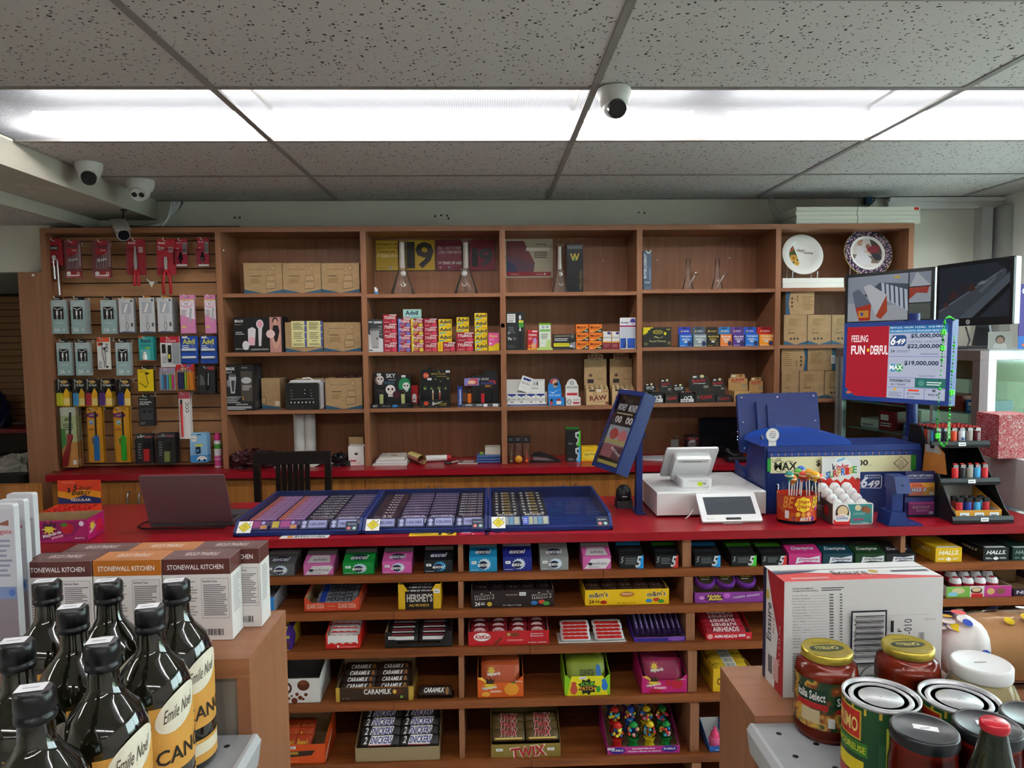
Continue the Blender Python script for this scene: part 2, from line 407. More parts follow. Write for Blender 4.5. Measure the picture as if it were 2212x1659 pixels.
# fluorescent fixtures: white housing, ribbed lens, tubes above it
for ri,j in enumerate(LIGHT_ROWS):
 for i in range(4):
  a,b,c,d=XG[i]+.012,XG[i+1]-.012,YG[j]+.011,YG[j+1]-.011
  front=j==13
  o=thing('ceiling_light','%s ribbed fluorescent light panel of the row %s'%(('leftmost','second from left','second from right','rightmost')[i],('far behind the viewer','well behind the viewer','overhead behind the viewer','above the counter')[ri]),'light',((a+b)/2,(c+d)/2,ZC),0,'fluorescent panels')
  w,h=(b-a)/2,(d-c)/2
  m=MB()
  m.box(-w,w,-h,h,.135,.14,'#55575a/r.6');m.box(-w,w,-h,-h+.004,.012,.135,'#55575a/r.6');m.box(-w,w,h-.004,h,.012,.135,'#55575a/r.6')
  if i==0:m.box(-w,-w+.004,-h,h,.012,.135,'#55575a/r.6')
  m.build('housing',o)
  L=MB();n=14
  v=[(-w+2*w*q/n,y,.006-.006*math.sin(PI*q/n)*(1-(y/h)**2)) for y in(-h,-h*.5,0,h*.5,h) for q in range(n+1)]
  L.add(v,[(r*(n+1)+q,r*(n+1)+q+1,(r+1)*(n+1)+q+1,(r+1)*(n+1)+q) for r in range(4) for q in range(n)],'lens',True);L.build('lens',o)
  for s0,s1 in((-1.70,.797),(.94,3.0)):
   x0,x1=max(s0,a-.012),min(s1,b+.012)
   if x1-x0>.05:
    MB().cyl((x0-(a+b)/2,.14,.05),(x1-(a+b)/2,.14,.05),.019,'tube',10).build('fluorescent_tube',o)
o=thing('ceiling_light','unseen light panel added in the low ceiling to brighten the left passage','light',(-3.9,.3,ZLOW),0,'fluorescent panels')  # added panel, kept out of view, that brightens the left passage
MB().box(-.3,.3,-.6,.6,-.012,-.002,'#eeeeee').build('housing',o)
MB().box(-.27,.27,-.57,.57,-.016,-.0125,'#fffaf0/e7').build('lens',o)
# ceiling beam and the lower ceiling beyond it
struct('trim_1',MB().box(XLOW,XBEAM,YF,YW,2.295,2.6,'beam'))
struct('trim_2',MB().box(XLOW-.02,XLOW,YF,YW,ZLOW,2.6,'beam'))
lowc=struct('ceiling',MB().box(XL,XLOW-.02,YF,6.3,ZLOW+.02,ZLOW+.06,'wall'))
yy=[3.3-1.22*k for k in range(8)][::-1]+[3.95,4.6,5.2,6.3]
for j in range(len(yy)-1):
 for a,b in((-4.9,-3.68),(-3.67,XLOW-.02)):
  MB().box(a+.004,b-.004,yy[j]+.006,yy[j+1]-.006,ZLOW,ZLOW+.016,'ceiling_tile').build('ceiling_tile',lowc)
flk=MB()
for k in range(16):
 x=random.uniform(XLOW+.02,XBEAM-.02);y=random.uniform(2.9,3.7);r=random.uniform(.008,.03)
 flk.add([(x+r*random.uniform(.5,1.4)*math.cos(t),y+2*r*random.uniform(.5,1.4)*math.sin(t),2.2945-random.uniform(0,.004)) for t in(0,1.2,2.4,3.6,4.9)],[(4,3,2,1,0)],'#e2d8cc/r.8')
flk.build('peeling_paint',bpy.data.objects['trim_1'],kind='stuff')
# walls
wb=struct('wall_back',MB().box(-2.47,XR,YW,YW+.12,0,2.6,'wall'))
for x,y in((940,467),(953,465),(966,466),(969,472),(1380,459),(1392,460),(507,470),(518,470)):
 p=px(x,y,YW);MB().lathe([(.006,0),(.004,-.001)],'#3a332c',8,xf=Matrix.Translation((p.x,YW-.0005,p.z))@Matrix.Rotation(-PI/2,4,'X')).build('screw_hole',wb)
w=MB();wy0,wy1,wz0,wz1=.4,3.88,.95,2.22
w.box(XR,XR+.12,YF,wy0,0,2.6,'wall_white');w.box(XR,XR+.12,wy1,YW,0,2.6,'wall_white')
w.box(XR,XR+.12,wy0,wy1,0,wz0,'wall_white');w.box(XR,XR+.12,wy0,wy1,wz1,2.6,'wall_white');struct('wall_right',w)
win=struct('window_1',MB().box(XR+.02,XR+.07,wy0,wy0+.05,wz0,wz1,'#b9bcbd/r.4').box(XR+.02,XR+.07,wy1-.05,wy1,wz0,wz1,'#b9bcbd/r.4')
.box(XR+.02,XR+.07,wy0,wy1,wz0,wz0+.05,'#b9bcbd/r.4').box(XR+.02,XR+.07,wy0,wy1,wz1-.05,wz1,'#b9bcbd/r.4').box(XR+.02,XR+.07,2.1,2.15,wz0,wz1,'#b9bcbd/r.4'))
for a,b in((wy0+.05,2.1),(2.15,wy1-.05)):MB().box(XR+.04,XR+.046,a,b,wz0+.05,wz1-.05,'pane').build('window_pane',win)
struct('wall_front',MB().box(XL,XR,YF-.1,YF,0,2.6,'wall'))
struct('wall_left',MB().box(XL-.1,XL,YF,6.3,0,2.6,'wall'))
struct('wall_passage',MB().box(XL,-2.47,6.3,6.4,0,2.6,'wall').box(-2.47,-2.37,YW+.12,6.3,0,2.6,'wall'))
XBL=px(105,750,3.86).x-.0165
struct('trim_3',MB().box(XL,XBL,3.95,4.03,1.985,ZLOW,'wall')) # header over the passage
struct('trim_4',MB().box(2.36,XR,YW-.03,YW,2.335,2.375,'wall_white').box(2.36,XR,YW-.05,YW,2.375,2.398,'wall_white'))
struct('trim_5',MB().box(2.90,2.965,YW-.07,YW,0,2.335,'#c6c6c2/r.6'))
struct('trim_6',MB().box(2.99,XR,YW-.12,YW,0,2.335,'#b4b4b0/r.6'))
struct('trim_7',MB().box(px(50,800,3.865).x,XBL,3.865,3.885,0,1.975,'wood_v')) # wood panel at the passage
m=MB();p=px(71,594,3.863);m.sphere((p.x,3.864,p.z),.007,'#ffffff');m.build('cap',bpy.data.objects['trim_7'])
# the street outside the window
g=MB().box(XR+.12,30,-20,30,-.2,-.12,'#b9bab6');struct('ground',g)
MB().box(12,13,-20,30,-.1,1.1,'#a9b596').build('hedge',label='long green hedge outside beyond the shop window',cat='hedge')
# ================================================================ wall shelving
shelv=thing('wall_shelving','tall reddish brown wooden wall shelving with slat panel along the back wall','shelving',(0,0,.9))
def spart(name,x0,x1,y0,y1,z0,z1,k):return MB().box(x0,x1,y0,y1,z0-.9,z1-.9,k).build(name,shelv)
XD=[px(x,750,YB).x for x in(105,479,789,1087.5,1381.5,1679)]+[px(1974,500,YB).x-.012]
TB=.030;ZT=2.208
SH={2:(1.853,1.534,1.217),3:(1.844,1.529,1.219),4:(1.847,1.531,1.219),5:(1.856,1.539,1.226),6:(1.859,1.544,1.242)}
for i,x in enumerate(XD):spart('side_panel' if i in(0,6) else 'divider',x-TB/2,x+TB/2,YB,YW-.005,.901,ZT,'wood_v')
for i in range(6):
 x0,x1=XD[i]+TB/2,XD[i+1]-TB/2
 spart('top_board',x0,x1,YB,YW-.005,ZT-.028,ZT,'wood_h')
 if i:spart('back_panel',x0,x1,YBK,YW-.005,.901,ZT-.028,'wood_v')
 if i:
  for z in SH[i+1]:spart('shelf',x0,x1,YB+.004,YBK,z-.020,z,'wood_h')
YS=3.985 # slat wall face
x0,x1=XD[0]+TB/2,XD[1]-TB/2
spart('slat_backing',x0,x1,YS+.012,YS+.02,.901,ZT-.028,'#4a2c1b')
zz=[.901]+[px(300,y,YS).z for y in(1000,970,940,911,882,852,822,792,762,732,701,671,641,611,581,550,521)]+[ZT-.028]
for a,b in zip(zz[:-1],zz[1:]):spart('slat',x0,x1,YS,YS+.012,a+.0035,b-.0035,'slat')
# small shelf pegs / screw covers
for x,y,Y in((1303,563,YBK),(1419,561,YBK),(1576,557,YBK),(483,541,YB+.03)):
 p=px(x,y,Y);MB().sphere((p.x,Y-.001,p.z-.9),.005,'#f4f0e8').build('screw_cover',shelv)
p=px(1086,703,YB);MB().lathe([(.012,0),(.012,-.004)],'#8a8a78/r.4',16,xf=Matrix.Translation((p.x,YB,p.z-.9))@Matrix.Rotation(-PI/2,4,'X')@Matrix.Scale(-1,4,(0,0,1))).build('round_disc',shelv)
# ================================================================ back counter
ZB=.90
MB().box(px(97,1020,3.75).x,1.86,3.75,YW-.006,ZB-.034,ZB,'red_top').build('worktop',None,None,None,'long red laminate worktop under the wall shelving','worktop')
bx=[px(x,1050,3.78).x for x in(112,292,480,634,789,938,1085,1232,1380,1530,1680)]
nm=('leftmost wood base cabinet under the back worktop, behind the laptop','wood base cabinet under the back worktop, behind the black chair','middle wood base cabinet under the back worktop','wood base cabinet under the back worktop, fourth from the left','rightmost wood base cabinet under the back worktop, behind the white till')
for i in range(5):
 a,b,c=bx[2*i],bx[2*i+1],bx[2*i+2]
 o=thing('base_cabinet',nm[i],'cabinet',((a+c)/2,3.78,0),0,'base cabinets');xm=(a+c)/2
 MB().box(a-xm,c-xm,.02,.36,.02,ZB-.036,'wood_v').build('carcass',o)
 for s,(q,r) in enumerate(((a,b),(b,c))):
  d=MB().box(q-xm+.0015,r-xm-.0015,0,.018,.06,ZB-.052,'door_wood').build('door',o)
  hx=(r-.03 if s==0 else q+.03)-xm
  MB().tube([(hx,0,.70),(hx,-.022,.705),(hx,-.028,.72),(hx,-.028,.78),(hx,-.022,.795),(hx,0,.80)],.005,'#b8b4ac/m1/r.3',8).build('handle',d)
# ================================================================ front counter
YC0,YC1=2.46,3.04
MB().box(-1.78,2.05,YC0,YC1,ZB-.031,ZB,'red_top').build('countertop',None,None,None,'long red laminate countertop of the front sales counter','countertop')
fc=thing('sales_counter','brown wooden sales counter with open candy shelves facing the shop','counter',(0,2.46,0))
FS=[(.761,2.468),(.637,2.443),(.510,2.418),(.334,2.388),(.132,2.358),(.030,2.33)]
def cpart(name,x0,x1,y0,y1,z0,z1,k):return MB().box(x0,x1,y0-2.46,y1-2.46,z0,z1,k).build(name,fc)
XFD=[-1.72,-.92,-.113,.707,1.506,2.04]
zt=ZB-.032
for z,y in FS:
 j=random.choice((-.35,.13,.4))
 cpart('shelf',XFD[0],j,y,2.80,z-.028,z,'shelf_wood');cpart('shelf',j+.001,XFD[-1],y-.002,2.80,z-.0275,z+.0005,'shelf_wood')
 for i,x in enumerate(XFD):
  t=.032 if i in(3,) else .018
  cpart('divider',x-t/2,x+t/2,y+.018,2.80,z+.001,zt,'wood_v')
 zt=z-.0285
cpart('back_panel',XFD[0]-.01,XFD[-1]+.01,2.801,2.82,.005,ZB-.032,'#3d2212')
cpart('side_panel',2.05,2.068,2.47,2.98,.0,ZB-.032,'wood_v');cpart('side_panel',-1.76,-1.74,2.47,2.98,.0,ZB-.032,'wood_v')
# ================================================================ goods hanging on the slat wall
WHT,BLK='#f2f1ec','#141417'
def hook(p,what,L=None,tag=True):
 "p = tip of the hook in the room"
 b=p.y-YS
 pts=[(0,0,.0),(0,b-.004,0),(0,b-.014,.002),(0,b-.022,.012)]
 MB().tube(pts,.0023,'#e4e2dc/r.35',6).box(-.004,.004,-.003,0,-.010,.010,'#d8d6d0/m.6/r.35').build('display_hook',None,(p.x,YS-.0005,p.z),None,'hook holding '+what,'hook','slat wall hooks')
def hang(name,label,cat,bb,Y,c,F=(),R=(),d=.012,n=1,gap=.003,hk=True,ks=None,kt=None,dx=0,tab=None,extra=None,what=None,rz=0):
 o,w,h=span(bb,Y);root=None
 for i in range(n):
  lb=label if n==1 else label+(', front on hook',', second on hook',', third on hook',', fourth on hook',', rearmost on hook')[i if i<n-1 or n==5 else(4 if n>2 else 1)]
  loc=(o.x+dx*i,Y+i*(d+gap),o.z)
  if root is None:
   b=MB().box(-w/2,w/2,0,d,0,h,c,ks=ks,kt=kt)
   if tab:b.box(-w*.22,w*.22,d*.3,d*.3+.002,h,h+tab[0],tab[1])
   root=b.build(name,None,loc,rz,lb,cat,(what or label)+' group' if n>1 else None)
   if n>1:root['group']='hanging '+cat+' packs of one kind'
   m=MB();fr=faces(w,d,h)
   if F:m.deco(fr['F'],[('r',.01,.01,.99,.99,c)]+list(F)).build('printing',root)
   if R:MB().deco(fr['R'],[('r',.01,.01,.99,.99,ks or c)]+list(R)).build('side_printing',root)
   if extra:extra(root,w,h)
  else:copytree(root,loc,rz,lb)
 th=h+(tab[0] if tab else 0)
 if hk:hook(Vector((o.x,Y-.014,o.z+th-.012)),what or 'the '+label)
 return root,o,w,h
YH=3.875
CB='#8fb0b2'
def cable(bb,lab,n=1):
 F=[('r',0,0,1,1,'#9fbcbd'),('r',0,.72,1,1,'#bccdcf'),('r',.16,.43,.84,.80,BLK),('t','5A',.18,.06,.52,.18,WHT,'b'),('r',.35,.55,.47,.68,WHT),('r',.38,.44,.43,.55,WHT),('r',.64,.58,.72,.67,WHT),('r',.66,.44,.70,.58,WHT),
('p',[(.2,.78),(.45,.72),(.8,.79),(.8,.77),(.45,.70),(.2,.76)],WHT),('t','CHARGE CABLE',.25,.30,.75,.335,WHT),('e',.82,.12,.06,.03,WHT),('t','FAST',.32,.86,.66,.90,WHT)]
 return hang('cable_box',lab,'cable box',bb,YH,'#c5ccce',F,[('l',.3,.1,.7,.4,4,'#8c9597')],d=.026,n=n,gap=.002,ks='#b3babb',tab=(.018,BLK))
cable((112,648,145,721),'pale teal charging cable box, leftmost in upper row')
cable((155,648,186,721),'pale teal charging cable box, second in upper row',2)
cable((220,648,253,721),'pale teal charging cable box left of silver packs')
cable((125,740,156,811),'pale teal charging cable box, leftmost in lower row')
cable((165,740,196,811),'pale teal charging cable box, second in lower row')
cable((252,740,283,811),'pale teal charging cable box beside white earphone pack')
def silver(bb,lab,n):
 F=[('r',.0,.0,1,1,'#d9dadc'),('r',.18,.55,.82,.88,'#b9bec8'),('p',[(.3,.6),(.5,.85),(.62,.83),(.45,.58)],WHT),('r',.44,.32,.47,.52,'#8d8f92'),('r',.58,.34,.61,.52,'#a0a2a5'),
('e',.52,.19,.11,.12,'#77797c'),('e',.52,.19,.07,.095,'#d9dadc'),('r',.78,.18,.92,.29,'#55585c'),('e',.86,.93,.08,.035,'#55585c'),('p',[(0,0),(1,0),(1,.03),(.4,.05),(0,.02)],'#5d6a86')]
 hang('cable_pack',lab,'cable pack',bb,YH,'#cfd0d2',F,[('r',.4,0,.75,1,'#34363a')],d=.012,n=n,gap=.003,ks='#9ea0a4',tab=(.008,'#c98a3a'))
silver((259,645,291,719),'silver white phone cable pack hanging left of two like it',2)
silver((303,643,336,719),'silver white phone cable pack hanging between two like it',1)
silver((342,643,374,718),'silver white phone cable pack hanging right of two like it',5)
PK='#e58fc0'
def thermo(bb,lab,n):
 hang('thermometer_pack',lab,'thermometer',bb,YH,PK,[('r',0,.2,1,.86,'#f3e9ee'),('p',[(0,.2),(1,.2),(1,.36),(0,.48)],PK),('r',0,.86,1,.885,'#e8c84a'),('e',.45,.76,.42,.09,PK),('e',.45,.765,.38,.07,'#f3e9ee'),('t','T2',.32,.73,.58,.79,'#5a3d52','bi'),('l',.08,.44,.5,.62,5,'#a08a98'),('p',[(.6,.3),(.72,.3),(.85,.66),(.68,.66)],'#b9bcc2'),('r',.1,.14,.38,.19,'#f0d860'),('r',.3,.93,.7,.95,'#5a2a48')],d=.006,n=n,gap=.004)
thermo((391,637,422,720),'pink thermometer card beside silver cable packs',2)
thermo((444,637,468,720),'pink thermometer blister card hanging against the wooden divider',1)
# red tool packs
RD='#a81e2c'
def drill(bb,lab):
 def ex(r,w,h):
  MB().rbox(-w*.5,w*.5,-.016,-.0006,0,h*.86,.006,'film','y').build('clear_case',r)
  for k in range(7):
   x=(-.3+k*.1)*w;MB().cyl((x,-.006,h*.24),(x,-.006,h*(.46+.04*k)),.0012,'#9a9aa0/m1/r.3',6).build('drill_bit',r)
 hang('drill_bit_set',lab,'drill bits',bb,YH+.016,'#7d3b41',[('r',.15,.62,.78,.80,RD),('r',.05,0,.95,.18,RD),('r',.08,.06,.8,.09,WHT),('e',.2,.13,.13,.05,WHT),('t','Q',.68,.07,.86,.17,WHT,'b'),('t','Milwaukee',.2,.45,.75,.54,WHT,'bi',12),('t','10-01',.45,.71,.72,.76,WHT),('r',.25,.86,.75,1,RD),('b',.84,.3,.98,.9,'#c9b4b4')],d=.004,extra=ex)
drill((142,519,178,601),'red drill bit set in clear case, left of two')
drill((203,519,242,601),'red drill bit set in clear case, right of two')
def ratchet(r,w,h):
 MB().rbox(-w*.15,w*.15,-.012,-.001,h*.18,h*.34,.006,'#c9c9cc/m1/r.2','y').cyl((0,-.016,h*.3),(0,-.001,h*.3),.011,'#c9c9cc/m1/r.2').build('ratchet_head',r)
 for x,e in((-w*.12,-.075),(w*.16,-.16)):
  MB().cyl((x,-.007,h*.2),(x+.004,-.007,e),.0048,'#d0d0d4/m1/r.18',10).cyl((x+.002,-.007,e+.07),(x+.004,-.007,e),.0066,'#d0d0d4/m1/r.18',10).build('handle',r)
hang('ratchet_wrench','chrome ratchet wrenches on a red card at the far left hook','wrench',(106,516,136,573),YH+.02,RD,[('r',.15,.55,.7,.75,BLK),('t','RATCHET',.2,.6,.65,.7,WHT,'b'),('t','Milwaukee',.12,.1,.7,.16,WHT,'bi'),('r',.2,.9,.5,.94,'#6d0f18')],d=.012,n=1,extra=ratchet)
def plier(sp,ln,jaw):
 def ex(r,w,h):
  MB().rbox(-w*.48,w*.48,-.014,-.0006,h*.02,h*.72,.006,'film','y').build('clear_blister',r)
  MB().prism([(-.006,h*.1),(.006,h*.1),(.010,h*.38),(.007,h*.5),(.003,h*.80 if jaw else h*.5),(-.003,h*.80 if jaw else h*.5),(-.007,h*.5),(-.010,h*.38)],-.011,-.003,'#c3c3c6/m1/r.25' if not jaw else '#b0b0b4/m1/r.3').build('jaws',r)
  for s in(-1,1):
   MB().tube([(s*.004,-.007,h*.14),(s*sp*.8,-.007,-h*.05),(s*sp,-.007,-ln*.6),(s*sp*.9,-.007,-ln)],.0082,'#b5202a/r.4',8).build('grip',r)
 return ex
RF=[('r',.08,.86,.5,.92,'#d8606a'),('t','Milwaukee',.08,.86,.45,.92,WHT,'bi'),('r',.6,.6,.92,.8,'#8a1622'),('b',.62,.62,.9,.78,'#e8c8c8'),('r',.05,.04,.3,.2,'#8a1622')]
hang('pliers','long nose pliers with red grips on a red card','pliers',(276,516,316,594),YH+.02,'#9c2430',RF,d=.003,extra=plier(.012,.060,True))
hang('cutting_pliers','cutting pliers with long red grips on a red card','pliers',(341,516,381,594),YH+.02,'#b02836',RF+[('t','2m',.06,.7,.4,.8,WHT,'b')],d=.003,extra=plier(.020,.105,False))
def stepbit(c):
 def ex(r,w,h):
  MB().lathe([(.004,h*.1),(.004,h*.22),(.012,h*.24),(.012,h*.3),(.009,h*.31),(.009,h*.38),(.006,h*.39),(.006,h*.47),(.001,h*.52)],c,12,c=(0,-.014,0)).build('step_bit',r)
  MB().rbox(-w*.48,w*.48,-.028,-.0006,h*.02,h*.6,.006,'film','y').build('clear_blister',r)
 return ex
SF=[('r',.62,.45,.95,.86,'#8f8f94'),('b',.65,.5,.92,.8,'#4a4a50'),('t','Milwaukee',.1,.84,.55,.88,WHT,'bi'),('r',.05,.0,.95,.07,WHT),('e',.2,.64,.07,.04,'#e8b0b8')]
hang('step_drill_bit','dark step drill bit on a crimson card','drill bit',(380,516,406,575),YH+.03,'#a8243c',SF,d=.003,extra=stepbit('#2c2c30/m.8/r.35'))
hang('step_drill_bit','slim grey step drill bit on a crimson card next to the divider','drill bit',(428,514,453,575),YH+.03,'#a8243c',SF,d=.003,extra=stepbit('#6d6a68/m1/r.3'))
o=px(318,607,YH);hook(Vector((o.x,YH+.02,o.z)),'nothing but a small white paper tag')
p=px(325,612,YH+.015)
MB().prism([(-.018,.014),(0,-.022),(.018,.012),(0,.008)],0,.0006,'#e9e7e2').build('paper_tag',None,(p.x,YH+.028,p.z),None,'torn white paper tag on an otherwise empty hook','tag')
# middle rows
def earbuds(r,w,h):
 MB().tube([(-.006,-.002,h*.80),(-.006,-.003,h*.55),(.004,-.003,h*.2),(.004,-.003,h*.06)],.0012,BLK).sphere((-.006,-.004,h*.80),.006,BLK).sphere((.007,-.004,h*.66),.006,BLK).tube([(.007,-.003,h*.66),(.012,-.003,h*.4),(.010,-.003,h*.1)],.0012,BLK).build('earphones',r)
hang('earphone_pack','white earphone box with orange top hanging in the lower cable row','earphones',(212,729,239,798),YH,WHT,[('r',0,.86,1,1,'#e2572b'),('r',.06,.74,.3,.84,'#d8462a'),('t','PURE',.66,.55,.9,.82,'#44464a','bR'),('l',.08,.04,.36,.26,5,'#808080'),('e',.75,.08,.1,.035,BLK)],d=.010,extra=earbuds)
def pillpack(r,w,h):
 MB().lathe([(.012,0),(.012,.026),(.008,.03),(.009,.031),(.009,.042)],WHT,14,c=(-.004,-.010,h*.06)).build('pill_bottle',r)
hang('pill_blister','turquoise pill bottle blister card on the slat wall','medicine',(301,727,333,780),YH+.015,'#2fa7a3',[('t','Advil',.12,.74,.8,.9,'#17324a','B'),('r',0,.93,.3,1,'#e0622f'),('r',.1,.62,.8,.67,'#1b7d86'),('r',.45,.5,.75,.58,'#8fc43f'),('r',.1,.06,.75,.48,'#6cc5c0'),('r',0,0,1,.03,'#d0503c')],d=.004,n=2,gap=.025,extra=pillpack)
def torch(r,w,h):
 MB().rbox(-.006,.008,-.012,-.001,h*.16,h*.72,.004,BLK,'y').box(-.004,.006,-.0128,-.012,h*.28,h*.42,'#e6e24a').build('flashlight',r)
hang('flashlight_pack','white flashlight card with a red header on the slat wall','flashlight',(348,727,389,793),YH,'#e6e4e4',[('r',0,.8,1,1,'#c62334'),('t','Schick',.3,.83,.85,.9,WHT,'b'),('r',.62,.1,1,.8,'#9a9ea2'),('r',.08,.45,.28,.75,BLK),('l',.08,.12,.3,.36,5,'#999999')],d=.008,n=2,gap=.014,extra=torch)
def tubes2(r,w,h):
 for z in(.18,.46):MB().cyl((-w*.4,-.008,h*z+.006),(w*.4,-.008,h*z+.006),.007,'#e8e8ec/r.3',12).build('pill_tube',r)
for bb,lb in(((392,726,429,785),'blue medicine tube card, left of two by the divider'),((434,726,470,785),'blue medicine tube card, right of two by the divider')):
 hang('pill_tube_card',lb,'medicine',bb,YH+.02,'#1d4fae',[('t','Advil',.12,.7,.82,.9,'#f4e64c','B'),('r',.1,.92,.4,.99,WHT),('l',.08,.55,.5,.68,2,WHT),('l',.6,.52,.85,.7,3,'#8a8fa0'),('r',0,.02,1,.06,'#163f8f')],d=.004,extra=tubes2)
# lighter rows
def ezlight(c):
 def ex(r,w,h):
  MB().rbox(-w*.42,-w*.02,-.010,-.001,h*.04,h*.5,.004,c,'y').build('lighter_body',r)
  MB().rbox(-w*.42,-w*.02,-.010,-.001,h*.505,h*.62,.003,'#1c1c1f','y').box(-w*.3,-w*.22,-.006,-.002,h*.62,h*.9,'#9a9a9a/m1/r.3').build('lighter_top',r)
  MB().rbox(-w*.48,w*.04,-.013,-.0006,h*.02,h*.95,.004,'film','y').build('clear_blister',r)
 return ex
for(x0,x1,c,cn,n) in((123,152,'#d9d81c','yellow',2),(159,184,'#4aa0d8','sky blue',1),(186,212,'#b52a3c','red',1),(215,243,'#5a2c82','purple',3),(256,283,'#1a2c8c','navy blue',1)):
 hang('lighter_card','%s long reach lighter on a black and yellow card'%cn,'lighter',(x0,819,x1,878),YH,BLK,[('p',[(0,0),(1,0),(1,.5),(.75,.68),(.5,.45),(.42,.42),(.0,.42)],'#f0b51e'),('r',.5,.05,.98,.3,'#f7d98a'),('t','EZ Reach',.32,.74,.96,.83,WHT,'b'),('e',.6,.9,.28,.06,'#c9a050')],d=.004,n=n,gap=.014,extra=ezlight(c))
def buds(r,w,h):MB().tube([(.004,-.002,h*.8),(.010,-.003,h*.45),(.016,-.003,h*.35),(.0,-.003,h*.2),(-w*.4,-.003,h*.4)],.0012,BLK).sphere((.004,-.003,h*.82),.005,BLK).sphere((.014,-.003,h*.82),.005,BLK).build('earphones',r)
hang('earphone_box','yellow earphone box hanging below the turquoise card','earphones',(299,798,333,845),YH,'#f2cf0e',[('t','Skullcandy',.08,.86,.62,.93,BLK,'b'),('t','JIB+',.38,.16,.64,.22,BLK,'bi')],d=.016,tab=(.016,BLK),ks='#26241c',extra=buds)
hang('earbud_box','black earbud box hanging below the yellow box','earphones',(301,858,335,920),YH,'#1d1d20',[('t','Skullcandy',.08,.9,.6,.95,WHT,'b'),('t','THE ORIGINAL',.08,.8,.85,.86,WHT,'b'),('t','ESSENTIAL.',.08,.73,.7,.79,WHT,'b'),('r',.1,.22,.9,.62,'#3c3c40'),('e',.36,.5,.14,.07,'#151515'),('e',.72,.5,.14,.07,'#151515'),('l',.08,.05,.4,.14,2,'#888888')],d=.022,tab=(.016,BLK))
def five(cols):
 def ex(r,w,h):
  for i,c in enumerate(cols):
   x=(-.42+.84*(i+.5)/len(cols))*w
   MB().rbox(x-.0042,x+.0042,-.009,-.001,h*.04,h*.70,.003,c,'y').box(x-.0035,x+.0035,-.008,-.002,h*.70,h*.80,'#c8c8c8/m1/r.3').build('lighter',r)
  MB().rbox(-w*.49,w*.49,-.012,-.0006,0,h*.9,.005,'film','y').build('clear_blister',r)
 return ex
hang('lighter_multipack','five colour lighter pack with purple and pink lighters','lighters',(347,795,381,843),YH,'#cfc6d2',[('r',0,.8,1,1,'#b9a8c4')],d=.003,extra=five(('#4ab0e6','#5b5f86','#55b6e8','#7ecb3a','#d83a74')))
hang('lighter_multipack','six lighter pack with a red header','lighters',(382,787,419,843),YH-.004,'#e0883a',[('r',0,.72,1,1,'#d42a30'),('t','BIC',.25,.76,.75,.88,'#f4e6c0','Bi'),('r',.6,.9,.9,1,'#6a5aa0')],d=.003,n=2,gap=.013,extra=five(('#26336e','#26336e','#1c2a5c','#86c23a','#e8902a','#e8902a')))
def clam(inner):
 def ex(r,w,h):
  inner(r,w,h);MB().rbox(-w*.48,w*.48,-.018,-.0006,h*.02,h*.84,.008,'film','y').build('clear_blister',r)
 return ex
hang('clamshell_pack','black clamshell pack of a dark pen tool','clamshell',(430,790,466,850),YH,'#2c2c2f',[('r',.55,.85,.95,.97,'#8f2a30'),('p',[(.05,.3),(.4,.3),(.3,.6),(.1,.7)],'#6d6f72')],d=.004,n=2,gap=.024,rz=-.06,extra=clam(lambda r,w,h:MB().cyl((0,-.009,h*.12),(.006,-.009,h*.78),.006,'#151517',10).cyl((.010,-.009,h*.3),(.014,-.009,h*.74),.003,'#b8b8bc/m1/r.3').build('pen_tool',r)))
hang('penlight_pack','tall narrow white pack of a red stick lighter','lighter',(389,847,413,948),YH,'#e8dcd8',[('r',.45,.0,1,.75,'#f1efec'),('t','CCC',.6,.56,.9,.78,'#222222','BR'),('r',.0,.86,1,1,'#a84450'),('r',.5,.1,.52,.5,'#b0aaa8')],d=.008,n=2,gap=.013,extra=lambda r,w,h:MB().cyl((-w*.22,-.006,h*.05),(-w*.22,-.006,h*.75),.0055,'#d42a2e',10).cyl((-w*.22,-.006,h*.75),(-w*.22,-.006,h*.84),.0055,BLK,10).build('stick_lighter',r))
# gas lighters
def gas(c,sh=0):
 def ex(r,w,h):
  x=w*.12
  MB().prism([(x-.012,h*.04),(x+.012,h*.04),(x+.013,h*.46),(x+.004,h*.50),(x-.004,h*.50),(x-.012,h*.32)],-.013,-.002,c).build('lighter_body',r)
  MB().tube([(x-.010,-.008,h*.33),(x-.020,-.008,h*.38),(x-.020,-.008,h*.44),(x-.006,-.008,h*.48)],.003,c,8).box(x-.013,x-.004,-.010,-.004,h*.34,h*.37,BLK).build('trigger_guard',r)
  MB().cyl((x,-.008,h*.5),(x,-.008,h*.93),.0042,'#1a1a1c',10).build('barrel',r)
  MB().rbox(-w*.48,w*.48,-.017,-.0006,h*.01,h*.985,.006,'film','y').build('clear_blister',r)
 return ex
GF=[('e',.38,.86,.42,.05,'#7c2f6d'),('t','Tempo',.14,.84,.52,.88,'#f6c6e8','bi',15),('e',.28,.73,.16,.045,'#9fd0e8'),('r',.25,.7,.31,.72,BLK),('l',.08,.58,.5,.63,2,'#8a4a10'),('e',.2,.96,.15,.012,'#8a5a18'),('e',.7,.97,.12,.01,'#8a5a18')]
hang('grill_lighter','blue grill lighter on an orange yellow card','lighter',(193,880,224,999),YH,'#e8a023',GF,d=.004,n=2,gap=.019,extra=gas('#2278c4'))
hang('grill_lighter','green grill lighter on an orange yellow card','lighter',(252,880,282,999),YH,'#e8a023',GF,d=.004,n=2,gap=.019,extra=gas('#28b532'))
